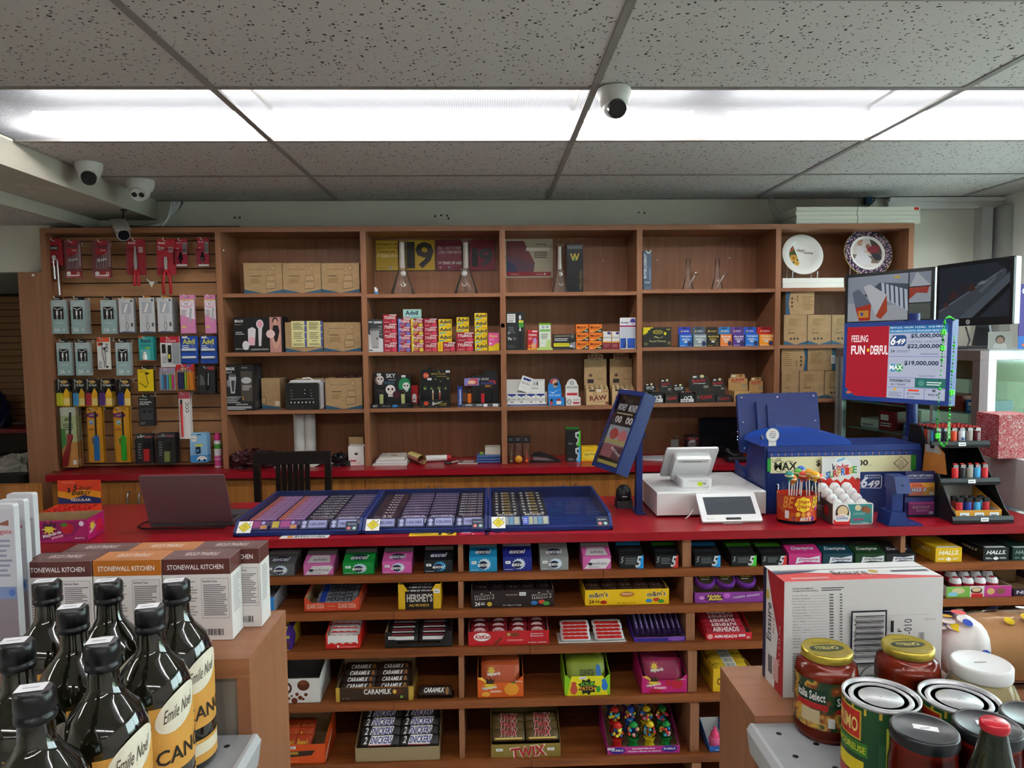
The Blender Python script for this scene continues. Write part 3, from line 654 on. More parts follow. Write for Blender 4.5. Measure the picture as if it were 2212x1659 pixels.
def bigred(r,w,h):
 MB().prism([(-w*.42,h*.04),(-w*.12,h*.03),(w*.14,h*.4),(w*.3,h*.5),(w*.26,h*.56),(-.002,h*.56),(-w*.02,h*.42),(-w*.36,h*.18)],-.016,-.003,'#a01826/c.6').build('lighter_body',r)
 MB().cyl((w*.14,-.009,h*.55),(w*.22,-.009,h*.92),.005,'#23332c',10).build('barrel',r)
 MB().rbox(-w*.48,w*.48,-.019,-.0006,h*.01,h*.985,.006,'film','y').build('clear_blister',r)
hang('grill_lighter','dark red grill lighter on a green and orange card','lighter',(136,880,169,1010),YH,'#d99a55',[('p',[(0,.3),(.4,.45),(1,.42),(1,.85),(0,.9)],'#c9d8a0'),('r',0,.86,1,1,'#dfe4d0'),('p',[(0,.3),(.35,.4),(.3,.62),(0,.66)],'#58a050'),('t','BIC',.25,.77,.75,.83,'#2a5a2a','Bi'),('l',.15,.62,.8,.74,4,'#3a4a3a'),('r',.7,.05,.92,.12,WHT)],d=.004,n=3,gap=.021,extra=bigred)
hang('lighter_clamshell','black clamshell card with a red torch lighter','lighter',(296,937,331,1001),YH,'#2b2b2e',[('l',.1,.15,.32,.7,6,'#8a8a8e'),('r',.5,.86,.95,.93,'#8f4a50'),('r',.08,.87,.4,.92,'#b8b8b8')],d=.004,n=2,gap=.02,extra=clam(lambda r,w,h:MB().rbox(.0,w*.32,-.014,-.002,h*.08,h*.5,.004,'#c4212c','y').rbox(.002,w*.34,-.014,-.002,h*.51,h*.72,.004,BLK,'y').build('torch_lighter',r)))
hang('lighter_clamshell','black clamshell card with a green skull torch lighter','lighter',(341,936,380,1002),YH,'#2b2b2e',[('l',.1,.25,.3,.75,6,'#8a8a8e'),('r',.5,.88,.95,.94,'#8f4a50'),('t','e-Lite',.06,.88,.4,.95,'#c8c8c8','i')],d=.004,n=3,gap=.02,extra=clam(lambda r,w,h:MB().rbox(-.006,w*.22,-.014,-.002,h*.08,h*.42,.005,'#8a9452','y').rbox(-.006,w*.24,-.014,-.002,h*.43,h*.7,.005,'#23251c','y').build('torch_lighter',r)))
def clip(r,w,h):MB().rbox(-.011,.011,-.014,-.001,h*.32,h*.54,.006,'#16181a','y').rbox(-.007,.007,-.0155,-.0141,h*.37,h*.47,.003,'#3a8ad0','y').build('vent_clip',r)
hang('air_freshener','light blue car air freshener card','air freshener',(412,936,449,999),YH,'#8fc3e8',[('r',0,0,1,.25,'#3d8fd0'),('e',.24,.82,.2,.11,WHT),('t','febreze',.08,.8,.4,.84,'#2a5a9a','b'),('r',.3,.56,.75,.62,'#e6e03a'),('p',[(.35,.08),(.95,.08),(.95,.16),(.8,.22),(.55,.22),(.4,.16)],WHT),('e',.5,.08,.07,.04,BLK),('e',.82,.08,.07,.04,BLK),('r',.3,.94,.7,.97,'#204a70')],d=.004,n=3,gap=.017,extra=clip)
o,w,h=span((463,936,478,1013),3.90,ZB)
r=MB().lathe([(w*.48,0),(w*.5,.004),(w*.5,h*.74),(w*.42,h*.79)],'#ece6ea/r.3',18).build('spray_can',None,(o.x-.004,3.92,ZB+.0005),None,'pink and white air freshener spray can standing by the divider','spray can')
MB().lathe([(w*.505,.0),(w*.505,h*.18)],'#d6488c',18,c=(0,0,.008),cap=False).build('bottom_band',r);MB().lathe([(w*.505,h*.2),(w*.505,h*.3)],'#e06ca6',18,c=(0,0,.008),cap=False).build('middle_band',r);MB().lathe([(w*.507,h*.52),(w*.507,h*.66)],'#5aa23c',18,c=(0,0,.004),cap=False).build('green_band',r)
MB().lathe([(w*.43,h*.785),(w*.44,h*.9),(w*.3,h*.99),(w*.1,h)],'#d83c86',16).build('cap',r)
# ================================================================ goods on the wall shelving
YP=3.885
def shelfz(bay,i):return SH[bay][i]+.0006
CN=['bottom','second from bottom','third from bottom','fourth from bottom','top']
def stack(name,what,cat,x0,x1,yt,yb,n,Y,c,F,z,d=.045,g=None,kt=None):
 o,w,h=span((x0,yt,x1,yb),Y,z);hh=h/n
 for i in range(n):
  lb=what if n==1 else '%s, %s of its stack'%(what,'top' if i==n-1 else CN[i])
  b=MB().box(-w/2,w/2,0,d,0,hh-.0008,c,kt=kt).build(name,None,(o.x+random.uniform(-.001,.001),Y,z+i*hh),None,lb,cat,g or cat+' stacks')
  MB().deco(faces(w,d,hh-.0008)['F'],F).build('printing',b)
# ---- bay 2: kraft cartons
KB='#2e5670'
KF=[('p',[(0,0),(1,0),(1,.13),(.5,.0),(0,.14)],KB),('t','BABY BOTTLE WARMER',.14,.77,.58,.81,'#5a4426'),('e',.76,.84,.065,.085,'#6b5433'),('e',.76,.84,.055,.073,'#b2926a'),('l',.16,.32,.46,.5,4,'#7d6238'),('l',.16,.54,.44,.6,1,'#5a4426'),
('p',[(.56,.38),(.83,.38),(.83,.16),(.56,.13)],'#54421f'),('p',[(.57,.37),(.82,.37),(.82,.18),(.57,.15)],'#b2926a'),('p',[(.6,.6),(.81,.6),(.83,.4),(.58,.4)],'#54421f'),('p',[(.61,.585),(.8,.585),(.82,.415),(.59,.415)],'#b2926a'),('r',.57,.23,.81,.235,'#54421f'),('l',.22,.08,.4,.1,1,'#7d6238')]
def kraft(bb,Y,lab,z,d=.12,F=KF,**k):return carton('kraft_carton',lab,'carton',bb,Y,'kraft',F,d=d,z=z,g='brown kraft cartons',**k)
z=shelfz(2,0)
for bb,l in(((528,568,610.5,633),'leftmost'),((612,568,694,633),'middle'),((695.5,568,777,633),'rightmost')):kraft(bb,YP,'brown kraft carton, %s of three on the top left shelf'%l,z)
z=shelfz(2,1)
BF=[('t','BRAUN',.03,.85,.2,.93,WHT,'B'),('t','Beauty Set 9',.03,.77,.18,.81,'#c9b8a8'),('p',[(.73,0),(.96,0),(.96,1),(.73,1)],'#c58f86'),('e',.84,.9,.055,.09,'#3a2a24'),('e',.845,.86,.036,.08,'#d8a58c'),('p',[(.80,.76),(.90,.76),(.94,.5),(.93,.3),(.78,.3),(.77,.5)],'#1c1518'),('p',[(.77,.62),(.81,.4),(.86,.12),(.82,.1),(.76,.4)],'#d8a58c'),('p',[(.93,.62),(.95,.4),(.88,.1),(.84,.14),(.9,.42)],'#d8a58c'),('e',.745,.52,.09,.12,'#e8c8c4'),
('p',[(.29,.2),(.42,.2),(.45,.66),(.38,.72),(.29,.66)],'#e9e1e2'),('e',.36,.32,.07,.12,'#f0b8c4'),('p',[(.5,.18),(.55,.18),(.58,.7),(.5,.7)],'#ded8da'),('e',.535,.8,.075,.13,'#e9e1e2'),('e',.535,.8,.055,.1,'#f2a8ba'),('e',.24,.2,.07,.13,'#e4dede'),('l',.04,.5,.22,.6,2,'#c8c8c8'),('t','EPILATOR  ACCESSORIES',.03,.08,.3,.12,WHT),('t','CLEANSING BRUSH  EXFOLIATOR',.34,.06,.7,.11,WHT)]
carton('beauty_set_box','black and pink beauty set box with a woman pictured on it','box',(506,685,613,759),YP,BLK,BF,d=.10,z=z)
r=kraft((617,696,698,759),YP+.004,'brown kraft carton half covered by two yellow notices',z)
o,w,h=span((617,696,698,759),YP+.004,z)
for k,(u0,u1) in enumerate(((.17,.57),(.59,1.0))):
 b=MB().box(0,(u1-u0)*w,0,.001,0,h*.87,'#e6dfa0').build('notice_sheet',None,(o.x-w/2+u0*w,YP+.0015,z+.008+h*.12),None,'yellow printed notice sheet, %s of two on the carton'%('left','right')[k],'notice','yellow notices')
 MB().deco(((0,0,0),((u1-u0)*w,0,0),(0,0,h*.87),(0,-1,0)),[('r',.88,0,1,1,'#4a5aa0'),('l',.12,.66,.8,.95,5,'#6d6a4a'),('l',.15,.3,.75,.58,4,'#8d8a64'),('t','$100.00',.3,.2,.65,.26,'#33311c','b'),('r',.88,.3,1,.33,'#e6dfa0'),('r',.88,.55,1,.58,'#e6dfa0'),('r',.88,.8,1,.83,'#e6dfa0'),('l',.1,.05,.8,.14,2,'#6d6a4a')]).build('printing',b)
kraft((700,696,780,759),YP,'brown kraft carton right of the one with yellow notices',z)
z=shelfz(2,2)
SF9=[('t','BRAUN',.03,.88,.34,.95,WHT,'B'),('t','Series 9',.05,.82,.25,.86,WHT),('p',[(.2,.38),(.34,.38),(.4,.74),(.36,.8),(.18,.8),(.14,.74)],'#b0b0b4'),('r',.17,.74,.38,.8,'#5a5a5e'),('p',[(.24,.42),(.31,.42),(.34,.66),(.22,.66)],'#3c3c40'),('e',.12,.6,.06,.08,'#8a8a8e'),('r',.56,.2,.96,.86,'#4a423c'),('e',.75,.66,.18,.07,'#b8b8bc'),('l',.6,.44,.92,.56,4,'#c8c4c0'),('l',.04,.16,.55,.32,4,'#b8b8b8'),('r',.04,.06,.96,.12,'#2c2c2e'),('t','CAUTION/ATTENTION',.36,.125,.78,.15,WHT,'b'),('l',.05,.02,.9,.1,3,'#e0e0e0'),('e',.62,.3,.02,.015,'#e8a83a'),('e',.62,.25,.02,.015,'#e8a83a'),('r',.6,.92,.8,.95,'#777777')]
carton('shaver_box','black electric shaver box standing at the left end of a shelf','box',(488,788,550,886),3.868,'#1a1a1c',SF9,[('l',.1,.05,.9,.2,4,'#777777'),('p',[(.2,.3),(.9,.5),(.9,.9),(.5,.95)],'#3a3a3e')],d=.15,z=z)
kraft((566,817,606,880),3.95,'narrow end of a brown kraft carton beside the shaver box',z,d=.14,F=[('p',[(0,0),(1,0),(1,.05),(0,.14)],KB),('r',.72,.1,.95,.25,'#d8d0c0'),('p',[(0,.16),(.25,.16),(.25,.4),(0,.4)],'#54421f'),('p',[(0,.18),(.22,.18),(.22,.38),(0,.38)],'#b2926a')])
kraft((640,817,702,880),4.01,'brown kraft carton half hidden behind the black steriliser',z,d=.10)
kraft((704,817,783,881),YP,'brown kraft carton right of the black steriliser',z)
o,w,h=span((617,827,690,882),YP,z)
r=MB().rbox(-w/2,w/2,0,.03,0,h,.012,'#17191c/c.8/r.2','y',4).build('bottle_steriliser',None,o,None,'black front and white body bottle steriliser on the shelf','steriliser')
MB().rbox(-w/2+.008,w/2+.018,.0305,.11,0,h+.004,.012,'#e8e8e8/r.3','y',4).build('body',r)
MB().tube([(-w*.1,.06,h+.006),(-w*.05,.06,h+.022),(w*.15,.06,h+.024),(w*.3,.06,h+.006)],.004,'#f0f0f0',8).rbox(-w*.4,w*.52,.032,.10,h+.0045,h+.012,.004,'#f2f2f2','y').build('lid',r)
MB().deco(faces(w,.03,h)['F'],[('r',.1,.05,.9,.95,'#17191c/c.8/r.2')]+[('e',.17+.11*k,.27,.022,.03,'#cfd4d8',10) for k in range(7)]+[('l',.15,.38,.85,.42,1,'#7d8285')]+[('r',.16,y,.22,y+.015,'#9aa0a4') for y in(.5,.6,.72)]+[('r',.74,y,.8,y+.015,'#9aa0a4') for y in(.5,.6,.72)]+[('e',.58,.74,.012,.016,WHT),('e',.58,.6,.012,.016,WHT),('r',.5,.08,.51,.13,'#9aa0a4')]).build('control_panel',r)
def lump(name,label,cat,c,sx,sy,sz,k,seed,n=18,m=8,amp=.25,rz=0):
 rd=random.Random(seed);v=[];f=[]
 for j in range(m+1):
  t=PI*.5*j/m
  for i in range(n):
   a=2*PI*i/n;q=1+amp*(rd.random()-.5)
   ca,sa=math.cos(a),math.sin(a)
   v.append((sx*math.copysign(abs(ca)**.6,ca)*math.cos(t)**.5*q if j<m else 0,sy*math.copysign(abs(sa)**.6,sa)*math.cos(t)**.5*q if j<m else 0,sz*math.sin(t)*q))
 for j in range(m):
  for i in range(n):f.append((j*n+i,j*n+(i+1)%n,(j+1)*n+(i+1)%n,(j+1)*n+i))
 f.append(tuple(range(n-1,-1,-1)))
 return MB().add(v,f,k).build(name,None,c,rz,label,cat)
p=px(752,816,3.95);lump('plastic_bag','small crumpled dark red plastic bag on top of a carton','bag',(p.x,3.95,shelfz(2,2)+span((704,817,783,881),YP,shelfz(2,2))[2]+.001),.065,.04,.014,'crinkle',3)
# worktop of bay 2
zb=ZB+.0006
p=px(548,1008,3.92);lump('wrapped_garments','pile of maroon goods in shiny clear wrap on the back worktop','garments',(p.x,3.92,zb),.13,.09,.085,'crinkle',5,26,10,.35)
p=px(735,1008,3.92);lump('plastic_bag','flat black shiny plastic bag right of the chair top','bag',(p.x,3.93,zb),.055,.07,.06,'#1b1b1e/r.15',8,20,8,.4)
p=px(640,1010,3.9)
for k in range(4):
 MB().box(-.11,.11,0,.13,0,.004,('#dcdcda','#c9c6c0','#e8e6e2','#b8b4ae')[k]).build('paper_booklet',None,(p.x+.01*k,3.865+.004*k,zb+.0045*k),random.uniform(-.05,.05),'%s paper booklet from the bottom of the pile behind the chair'%('first','second','third','fourth')[k],'booklet','booklets behind the chair')
for k,(x0,x1) in enumerate(((637,661),(659,683))):
 o,w,h=span((x0,894,x1,1005),4.03,zb)
 r=MB().lathe([(.0,0),(w*.5,0),(w*.5,h*.99),(w*.48,h),(.02,h),(.02,h-.03)],'#f0eee8/r.9',20,cap=False).build('paper_towel_roll',None,(o.x,4.03+.012*k,zb),None,'white paper towel roll standing behind the chair, %s of two'%('left','right')[k],'paper towel','paper towel rolls')
carton('small_white_box','small white box with a crown mark on the back worktop','box',(753,964,787,1003),3.90,WHT,[('e',.5,.6,.12,.07,'#55504a'),('r',.12,.2,.5,.28,'#b04038'),('l',.12,.08,.8,.16,2,'#c8b8b0')],d=.08,z=zb)
carton('small_kraft_box','small brown carton behind the little white box','box',(755,944,786,1003),3.985,'kraft',d=.08,z=zb)
# ---- bay 3
z=shelfz(3,0)
def sign(name,label,bb,Y,c,F,d=.004,kf='#222222'):
 o,w,h=span(bb,Y);b=MB().box(-w/2-.003,w/2+.003,0,d,-.003,h+.003,kf).build(name,None,(o.x,Y-d,o.z),None,label,'sign')
 MB().deco(faces(w,d,h)['F'],[('r',0,0,1,1,c)]+F).build('printing',b);return b
sign('age_sign','yellow and black age limit sign at the back of the shelf',(813,519,940,584),YBK-.0015,'#c9a42f',[('t','It is illegal to sell or',.02,.82,.42,.9,'#2c2710','b'),('t','supply e-cigarettes',.02,.7,.38,.79,'#5a4a1c'),('t','to anyone under',.02,.58,.33,.66,'#2c2710','b'),('t','19 YEARS OF AGE',.02,.43,.42,.54,'#f0e2b8','B'),('t','1',.52,.06,.66,.94,'#23231f','B'),('t','9',.67,.06,.98,.94,'#23231f','B'),('t','Ontario',.05,.06,.18,.1,'#3c3415'),('e',.245,.1,.03,.05,'#8d8d88')])
sign('smoking_sign','maroon smoking warning sign beside the yellow age sign',(944,519,1070,584),YBK-.0015,'#7a2436',[('t','KILL 1 OUT OF EVERY 2',.03,.7,.47,.8,'#e4d6da','b'),('t','LONG-TERM SMOKERS',.03,.55,.47,.66,'#d8c4ca','b'),('l',.03,.38,.38,.44,1,'#4a1420'),('t','19 YEARS OF AGE',.03,.2,.43,.3,WHT,'B'),('e',.06,.1,.02,.03,'#c8a0aa'),('e',.21,.1,.02,.045,'#8d8d88'),('r',.57,0,1,1,'#8c3042'),('t','1',.6,.12,.7,.74,'#2a2c2c','B'),('t','9',.71,.12,.96,.74,'#2a2c2c','B')])
def bong(label,cx,ytop,yb,rt,rb,Y,z,side=1,tall=True):
 o,w,h=span((cx-rb,ytop,cx+rb,yb),Y,z);R=w/2;r0=R*rt/rb
 t=thing('glass_water_pipe',label,'water pipe',o,0,'glass water pipes')
 MB().lathe([(R*.98,.002),(R,.01),(r0*1.15,h*.40),(r0,h*.46),(r0,h*.97),(r0*1.5,h*.985),(r0*1.5,h)],'pipe_glass',22,cap=False).build('tube',t)
 MB().lathe([(0.001,0),(R*.98,0),(R*.98,.006)],'pipe_glass',22,cap=False).build('base',t)
 s=side
 if tall:
  MB().lathe([(r0*.62,h*.48),(r0*.62,h*.94)],'#c9c6c0/r.25',10,cap=False).build('patterned_inner_tube',t)
  MB().sphere((s*R*.12,-R*.5,h*.37),R*.26,'#cfcdc8/r.4',12,8).lathe([(R*.2,h*.40),(R*.36,h*.46),(R*.3,h*.47)],'pipe_glass',12,c=(s*R*.12,-R*.5,0),cap=False).build('bowl',t)
  MB().tube([(s*R*.12,-R*.5,h*.36),(s*R*.1,-R*.3,h*.22),(s*R*.05,0,h*.04)],R*.07,'pipe_glass',8).build('down_stem',t)
  MB().tube([(s*R*(.12+.2*math.cos(q)),-R*.45,h*(.18+.035*math.sin(q))) for q in[PI*.9+i*PI*1.2/8 for i in range(9)]],R*.035,'#f4f0ea/r.1',6).build('ring',t)
 else:
  MB().tube([(0,0,h*.08),(R*.5,-R*.3,h*.28),(R*1.15,-R*.3,h*.45)],R*.1,'#c8c2bc/r.2',8).build('down_stem',t)
  MB().lathe([(R*.12,0),(R*.3,R*.5),(R*.34,R*.75)],'pipe_glass',12,xf=Matrix.Translation((R*1.15,-R*.3,h*.45))@Matrix.Rotation(.7,4,'Y'),cap=False).build('bowl',t)
 return t
bong('tall glass water pipe in front of the yellow sign',870,517,634,9,25.5,3.95,z,1)
bong('tall glass water pipe in front of the maroon sign',1007,517,634,9,25.5,3.95,z,-1)
p=px(812.5,634,3.90)
t=MB().lathe([(.010,0),(.013,.004),(.012,.014)],'#5d9bd4',12).build('figurine',None,(p.x,3.90,z),None,'tiny white and blue animal figurine on the shelf','figurine')
MB().sphere((0,0,.020),.010,WHT,12,8).sphere((-.004,-.002,.031),.007,WHT,12,8).sphere((.006,-.004,.026),.006,WHT,10,6).cyl((-.008,0,.034),(-.010,0,.041),.0025,WHT,8,.0008).cyl((-.001,0,.035),(.001,0,.042),.0025,WHT,8,.0008).build('body',t)
z=shelfz(3,1)
carton('tumbler_box','grey tumbler box with a steel cup pictured on it','box',(796,690,828,759),YP,'#d9dbdc',[('r',0,.55,1,1,'#3a3d40'),('p',[(0,.55),(1,.4),(1,.56),(0,.56)],'#3a3d40'),('p',[(.25,.14),(.7,.14),(.75,.68),(.12,.68)],'#a8a6a6'),('p',[(.18,.64),(.72,.66),(.74,.72),(.14,.72)],'#6d6c6c'),('r',.55,.38,.64,.44,'#2c2c2e'),('e',.48,.14,.24,.03,'#8a8a8c'),('r',.05,.9,.3,.94,WHT),('r',.4,.88,.95,.94,'#d0d0d0'),('l',.72,.5,.95,.82,4,'#8d9092'),('r',.05,.04,.3,.07,'#333333')],d=.09,z=z)
TR='#a51e30'
def tyl(x0,x1,yt,yb,n,what,c2,z,d=.05):
 F=[('r',0,0,1,1,TR),('p',[(.45,.88),(1,.88),(1,1),(.5,1)],'#e8d4d4')]
 if c2!=TR:F+=[('p',[(0,1),(.25,1),(.12,0),(0,0)],c2),('p',[(.0,.42),(.6,.42),(.55,.3),(0,.3)],c2)]
 F+=[('t','TYLENOL',.08,.5,.92,.82,WHT,'Bi'),('e',.8,.22,.17,.22,c2 if c2!=TR else '#d6405a'),('l',.1,.08,.55,.24,2,'#d8a0a8')]
 stack('pain_reliever_box',what,'medicine box',x0,x1,yt,yb,n,YP,TR,F,z,d,'pain reliever boxes')
tyl(829,858,679,759,4,'red medicine box, column beside the tumbler box',TR,z)
tyl(861,888,688,759,4,'red medicine box with blue stripe','#6a78c8',z)
tyl(889,915.5,688,759,4,'red medicine box with yellow stripe','#d8c83a',z)
tyl(917,945,688,759,4,'red medicine box, column beside the yellow boxes',TR,z)
o,w,h=span((861,688,888,759),YP,z)
carton('pain_reliever_box','mint green medicine box lying on top of the red boxes','medicine box',(871,668,909,688),YP,'#a9d6cc',[('t','Advil',.12,.35,.85,.85,'#17324f','B'),('r',.05,.05,.4,.22,'#c88a9a'),('r',.5,.06,.95,.2,'#7fb8b0')],d=.05,z=z+h+.0006)
AY='#f0c80e'
AF=[('t','Advil',.08,.4,.95,.88,'#14234a','B'),('p',[(.05,.05),(.55,.22),(.6,.34),(.05,.22)],'#58b0c0'),('p',[(.05,.88),(.3,.98),(.05,.98)],WHT),('r',.62,.05,.95,.14,'#d88a20')]
def adv(x0,x1,yt,yb,n,what,zz):stack('pain_reliever_box',what,'medicine box',x0,x1,yt,yb,n,YP,AY,AF,zz,.05,'pain reliever boxes')
tyl(957,984,739,759,1,'single red medicine box under the three yellow boxes',TR,z)
h1=span((957,739,984,759),YP,z)[2]
carton('pain_reliever_box','narrow end of a yellow medicine box on the shelf','medicine box',(946,739,956.5,759),YP,AY,[('l',.3,.1,.7,.9,4,'#e0641e')],d=.07,z=z,g='pain reliever boxes')
adv(948,976,689,739,3,'yellow medicine box in the left yellow column',z+h1+.0008)
tyl(986,1023,718,759,2,'wide red medicine box under two yellow boxes',TR,z)
h2=span((986,718,1023,759),YP,z)[2]
adv(986.5,1013,685,718,2,'yellow medicine box in the middle yellow column',z+h2+.0008)
adv(1026,1053,676,759,5,'yellow medicine box in the right yellow column',z)
carton('stomach_medicine_box','pink and yellow stomach medicine box by the divider','medicine box',(1055,719,1079,759),YP,'#ea5f9c',[('p',[(0,0),(1,0),(1,.42),(.7,.42),(.4,.25),(0,.28)],'#f2d321'),('t','Pepto',.1,.72,.85,.9,'#f6e06a','Bi'),('r',.08,.6,.5,.65,'#f2a8c8'),('e',.2,.4,.1,.06,WHT)],d=.06,z=z)
z=shelfz(3,2)
def skull(u,v,r):return[('e',u,v,r,r*1.15,'#e9e2dc'),('r',u-r*.5,v-r*1.7,u+r*.5,v-r*.8,'#e9e2dc'),('e',u-r*.4,v+r*.1,r*.25,r*.3,'#4a1420'),('e',u+r*.4,v+r*.1,r*.25,r*.3,'#4a1420'),('p',[(u-r*.12,v-r*.5),(u+r*.12,v-r*.5),(u,v-r*.2)],'#4a1420'),('r',u-r*.35,v-r*1.3,u+r*.35,v-r*1.2,'#4a1420')]
def torchgun(t,x,y,z,c,name='torch_lighter',lab=None,sc=1.0,facing=1):
 q=facing
 b=MB().prism([(x-.009*sc,z),(x+.009*sc,z),(x+.010*sc,z+.052*sc),(x-.010*sc,z+.052*sc)] if q else[],y-.008*sc,y+.008*sc,c).build(name,None,None,None,lab,'lighter','torch lighters on the shelf')
 MB().prism([(x-.010*sc,z+.0525*sc),(x+.010*sc,z+.0525*sc),(x+.012*sc,z+.075*sc),(x-.030*sc,z+.077*sc),(x-.031*sc,z+.064*sc),(x-.016*sc,z+.062*sc)],y-.009*sc,y+.009*sc,BLK).rbox(x-.003,x+.004,y-.0095*sc,y-.0091*sc,z+.066*sc,z+.069*sc,.001,'#c02a2a','y').build('head',b)
 return b
o,w,h=span((802,805,890,881),3.90,z)
t=MB().box(-w/2,w/2,-.02,.09,0,.022,'#1a1b1d').prism([(-w*.46,.022),(w*.46,.022),(w*.46,h*.86),(w*.42,h*.92),(w*.14,h*.92),(w*.12,h),(-w*.42,h),(-w*.46,h*.95)],.05,.056,'#17181a').build('lighter_display',None,o,None,'skull patterned torch lighter display stand','display')
MB().deco(((-w/2,.05,0),(w,0,0),(0,0,h),(0,-1,0)),[('e',.8,.62,.15,.22,'#1f7a4c'),*skull(.84,.6,.09),*skull(.45,.5,.12),('e',.18,.78,.11,.14,'#8a6a60'),*skull(.2,.8,.09),('e',.6,.35,.1,.12,'#4c1c2c'),('t','SKY',.35,.84,.58,.96,WHT,'b'),('l',.4,.76,.62,.8,1,'#9a9ea4'),('r',.3,.66,.55,.74,'#32465a'),('s',.17,.94,.05,.03),('s',.78,.88,.05,.03)]).build('printing',t)
MB().deco(((-w/2,-.02,0),(w,0,0),(0,0,.022),(0,-1,0)),[('t','SKY',.06,.3,.17,.75,WHT,'b'),('t','TORCH FLAME',.27,.3,.48,.7,'#8a9098','b'),('p',[(.54,.2),(.7,.4),(.62,.85),(.54,.8)],'#2a8ad8'),('r',.66,.4,.9,.7,'#2c3036')]).build('front_printing',t)
for k,x in enumerate((.25,.78)):torchgun(None,o.x-w/2+x*w,3.90+.012,z+.0226,'#a9ad72',lab='skull patterned torch lighter standing on the %s of its display'%('left','right')[k])
carton('red_padlock_box','small red box behind the skull lighter display','box',(886,833,903,872),3.975,'#b0141f',[('e',.55,.42,.28,.2,WHT),('r',.3,.2,.8,.45,WHT),('r',.45,.28,.65,.36,'#b0141f'),('r',0,0,1,.14,'#5a4a3a')],d=.06,z=z)
o,w,h=span((908,799,972,880),3.91,z)
t=MB().box(-w/2,w/2,-.035,.06,0,.040,'#17181a').box(-w/2,w/2,.05,.06,.04,h,'#131415').prismx([(-.03,.04),(.05,.04),(.05,h*.62),(.02,h*.62)],-w/2,-w/2+.002,'#131415').prismx([(-.03,.04),(.05,.04),(.05,h*.62),(.02,h*.62)],w/2-.002,w/2,'#131415').build('pipe_display',None,o,None,'black display box of glass pipes with green leaf print','display')
def leaf(u,v,r,c):return[('p',[(u+r*.16*math.cos(a+PI/2),v+r*.16*math.sin(a+PI/2)),(u+r*L*math.cos(a),v+r*L*math.sin(a)),(u-r*.16*math.cos(a+PI/2),v-r*.16*math.sin(a+PI/2))],c) for a,L in((PI/2,1),(PI*.28,.85),(PI*.72,.85),(PI*.1,.6),(PI*.9,.6))]
LG='#7f9a4a'
MB().deco(((-w/2,.05,0),(w,0,0),(0,0,h),(0,-1,0)),[('r',.01,.3,.99,.99,'#131415'),('e',.18,.84,.1,.08,'#d0442a'),('t','2 in',.11,.81,.25,.87,'#f6dcb0','b'),('t','METAL GLASS',.35,.86,.85,.9,'#e0b83a','i'),('t','Hand pipe',.55,.79,.88,.83,'#e0b83a','i'),*leaf(.5,.72,.06,LG),*leaf(.68,.66,.06,LG),*leaf(.62,.92,.07,LG),*leaf(.93,.73,.09,LG),('s',.3,.74,.07,.03),('s',.93,.94,.07,.03),*leaf(.14,.46,.12,LG),*leaf(.36,.46,.09,LG),*leaf(.62,.46,.12,LG),*leaf(.84,.46,.1,LG),*leaf(.64,.3,.1,LG)]).build('printing',t)
MB().deco(((-w/2,-.035,0),(w,0,0),(0,0,.04),(0,-1,0)),[('e',.22,.6,.08,.3,'#d0442a'),*leaf(.12,.2,.09,LG),*leaf(.33,.15,.08,LG),*leaf(.55,.1,.08,LG),('t','METAL GLASS',.58,.45,.9,.65,'#e0b83a','i'),('t','Hand pipe',.7,.2,.9,.4,'#e0b83a','i'),('p',[(.42,.3),(.52,.45),(.75,.8),(.77,.9),(.5,.6),(.44,.9)],'#c8c4be')]).build('front_printing',t)
for k,x in enumerate((-.012,.026)):
 b=MB().cyl((0,0,0),(0,0,.040),.0045,('#b08a6a','#a03a34')[k],10).cyl((0,0,.0402),(0,0,.056),.0045,'#e4e0da/r.2',10,.001).build('glass_pipe',None,(o.x+x,3.91+.01,z+.0406),None,'small glass pipe standing in the black display, %s of two'%('left','right')[k],'pipe','small glass pipes')
p=px(940,797,3.965)
MB().tube([(-.045,0,-.010),(-.038,0,.0),(-.034,0,.014)],.006,'#5c5f5a/r.2',8).tube([(-.042,0,-.008),(-.01,0,-.002),(.04,0,.012)],.0042,'#6d4a44/r.25',8).build('glass_pipe',None,(p.x+.004,3.965,z+h+.013),None,'long glass pipe resting on top of the black display','pipe')
o,w,h=span((998,801,1080,879),3.90,z)
t=MB().prismx([(-.02,0),(.07,0),(.07,.02),(-.012,.018)],-w/2,w/2,'#17181b').prism([(-w*.2,.02),(w*.48,.02),(w*.44,h*.98),(w*.12,h),(.0,h*.82),(-w*.28,h*.82)],.05,.054,'#1d1f22').build('lighter_display',None,o,None,'black torch gun lighter display with orange, red and black lighters','display')
MB().deco(((-w/2,.05,0),(w,0,0),(0,0,h),(0,-1,0)),[('r',.3,.7,.9,.86,'#22252a'),('t','TORCH GUN',.18,.72,.72,.79,'#d8dce0','Bi'),('r',.72,.6,.9,.72,'#b0414a'),('r',.5,.6,.85,.67,'#3c3f78'),('t','BIC',.62,.52,.8,.59,'#e0982a','B')]).build('printing',t)
MB().deco(((-w/2,-.0205,0),(w,0,0),(0,.004,.018),(0,-1,.2)),[('t','EAGLE',.1,.4,.28,.85,WHT,'bi'),('t','X20',.38,.3,.54,.85,'#dfe4ea','b'),('s',.62,.5,.05,.4),('s',.88,.5,.07,.4)]).build('front_printing',t)
for k,(x,c,n) in enumerate(((.2,'#e06a18','orange'),(.55,'#b81c2a','red'),(.86,'#141517','black'))):torchgun(None,o.x-w/2+x*w,3.90+.012,z+.0206,c,lab='%s torch gun lighter standing on its display'%n)
carton('filter_tip_box','narrow blue box at the left of the torch gun display','box',(989,835,999,875),3.91,'#2a4590',[('t','Selectum',.25,.1,.75,.85,WHT,'bR')],d=.05,z=z)
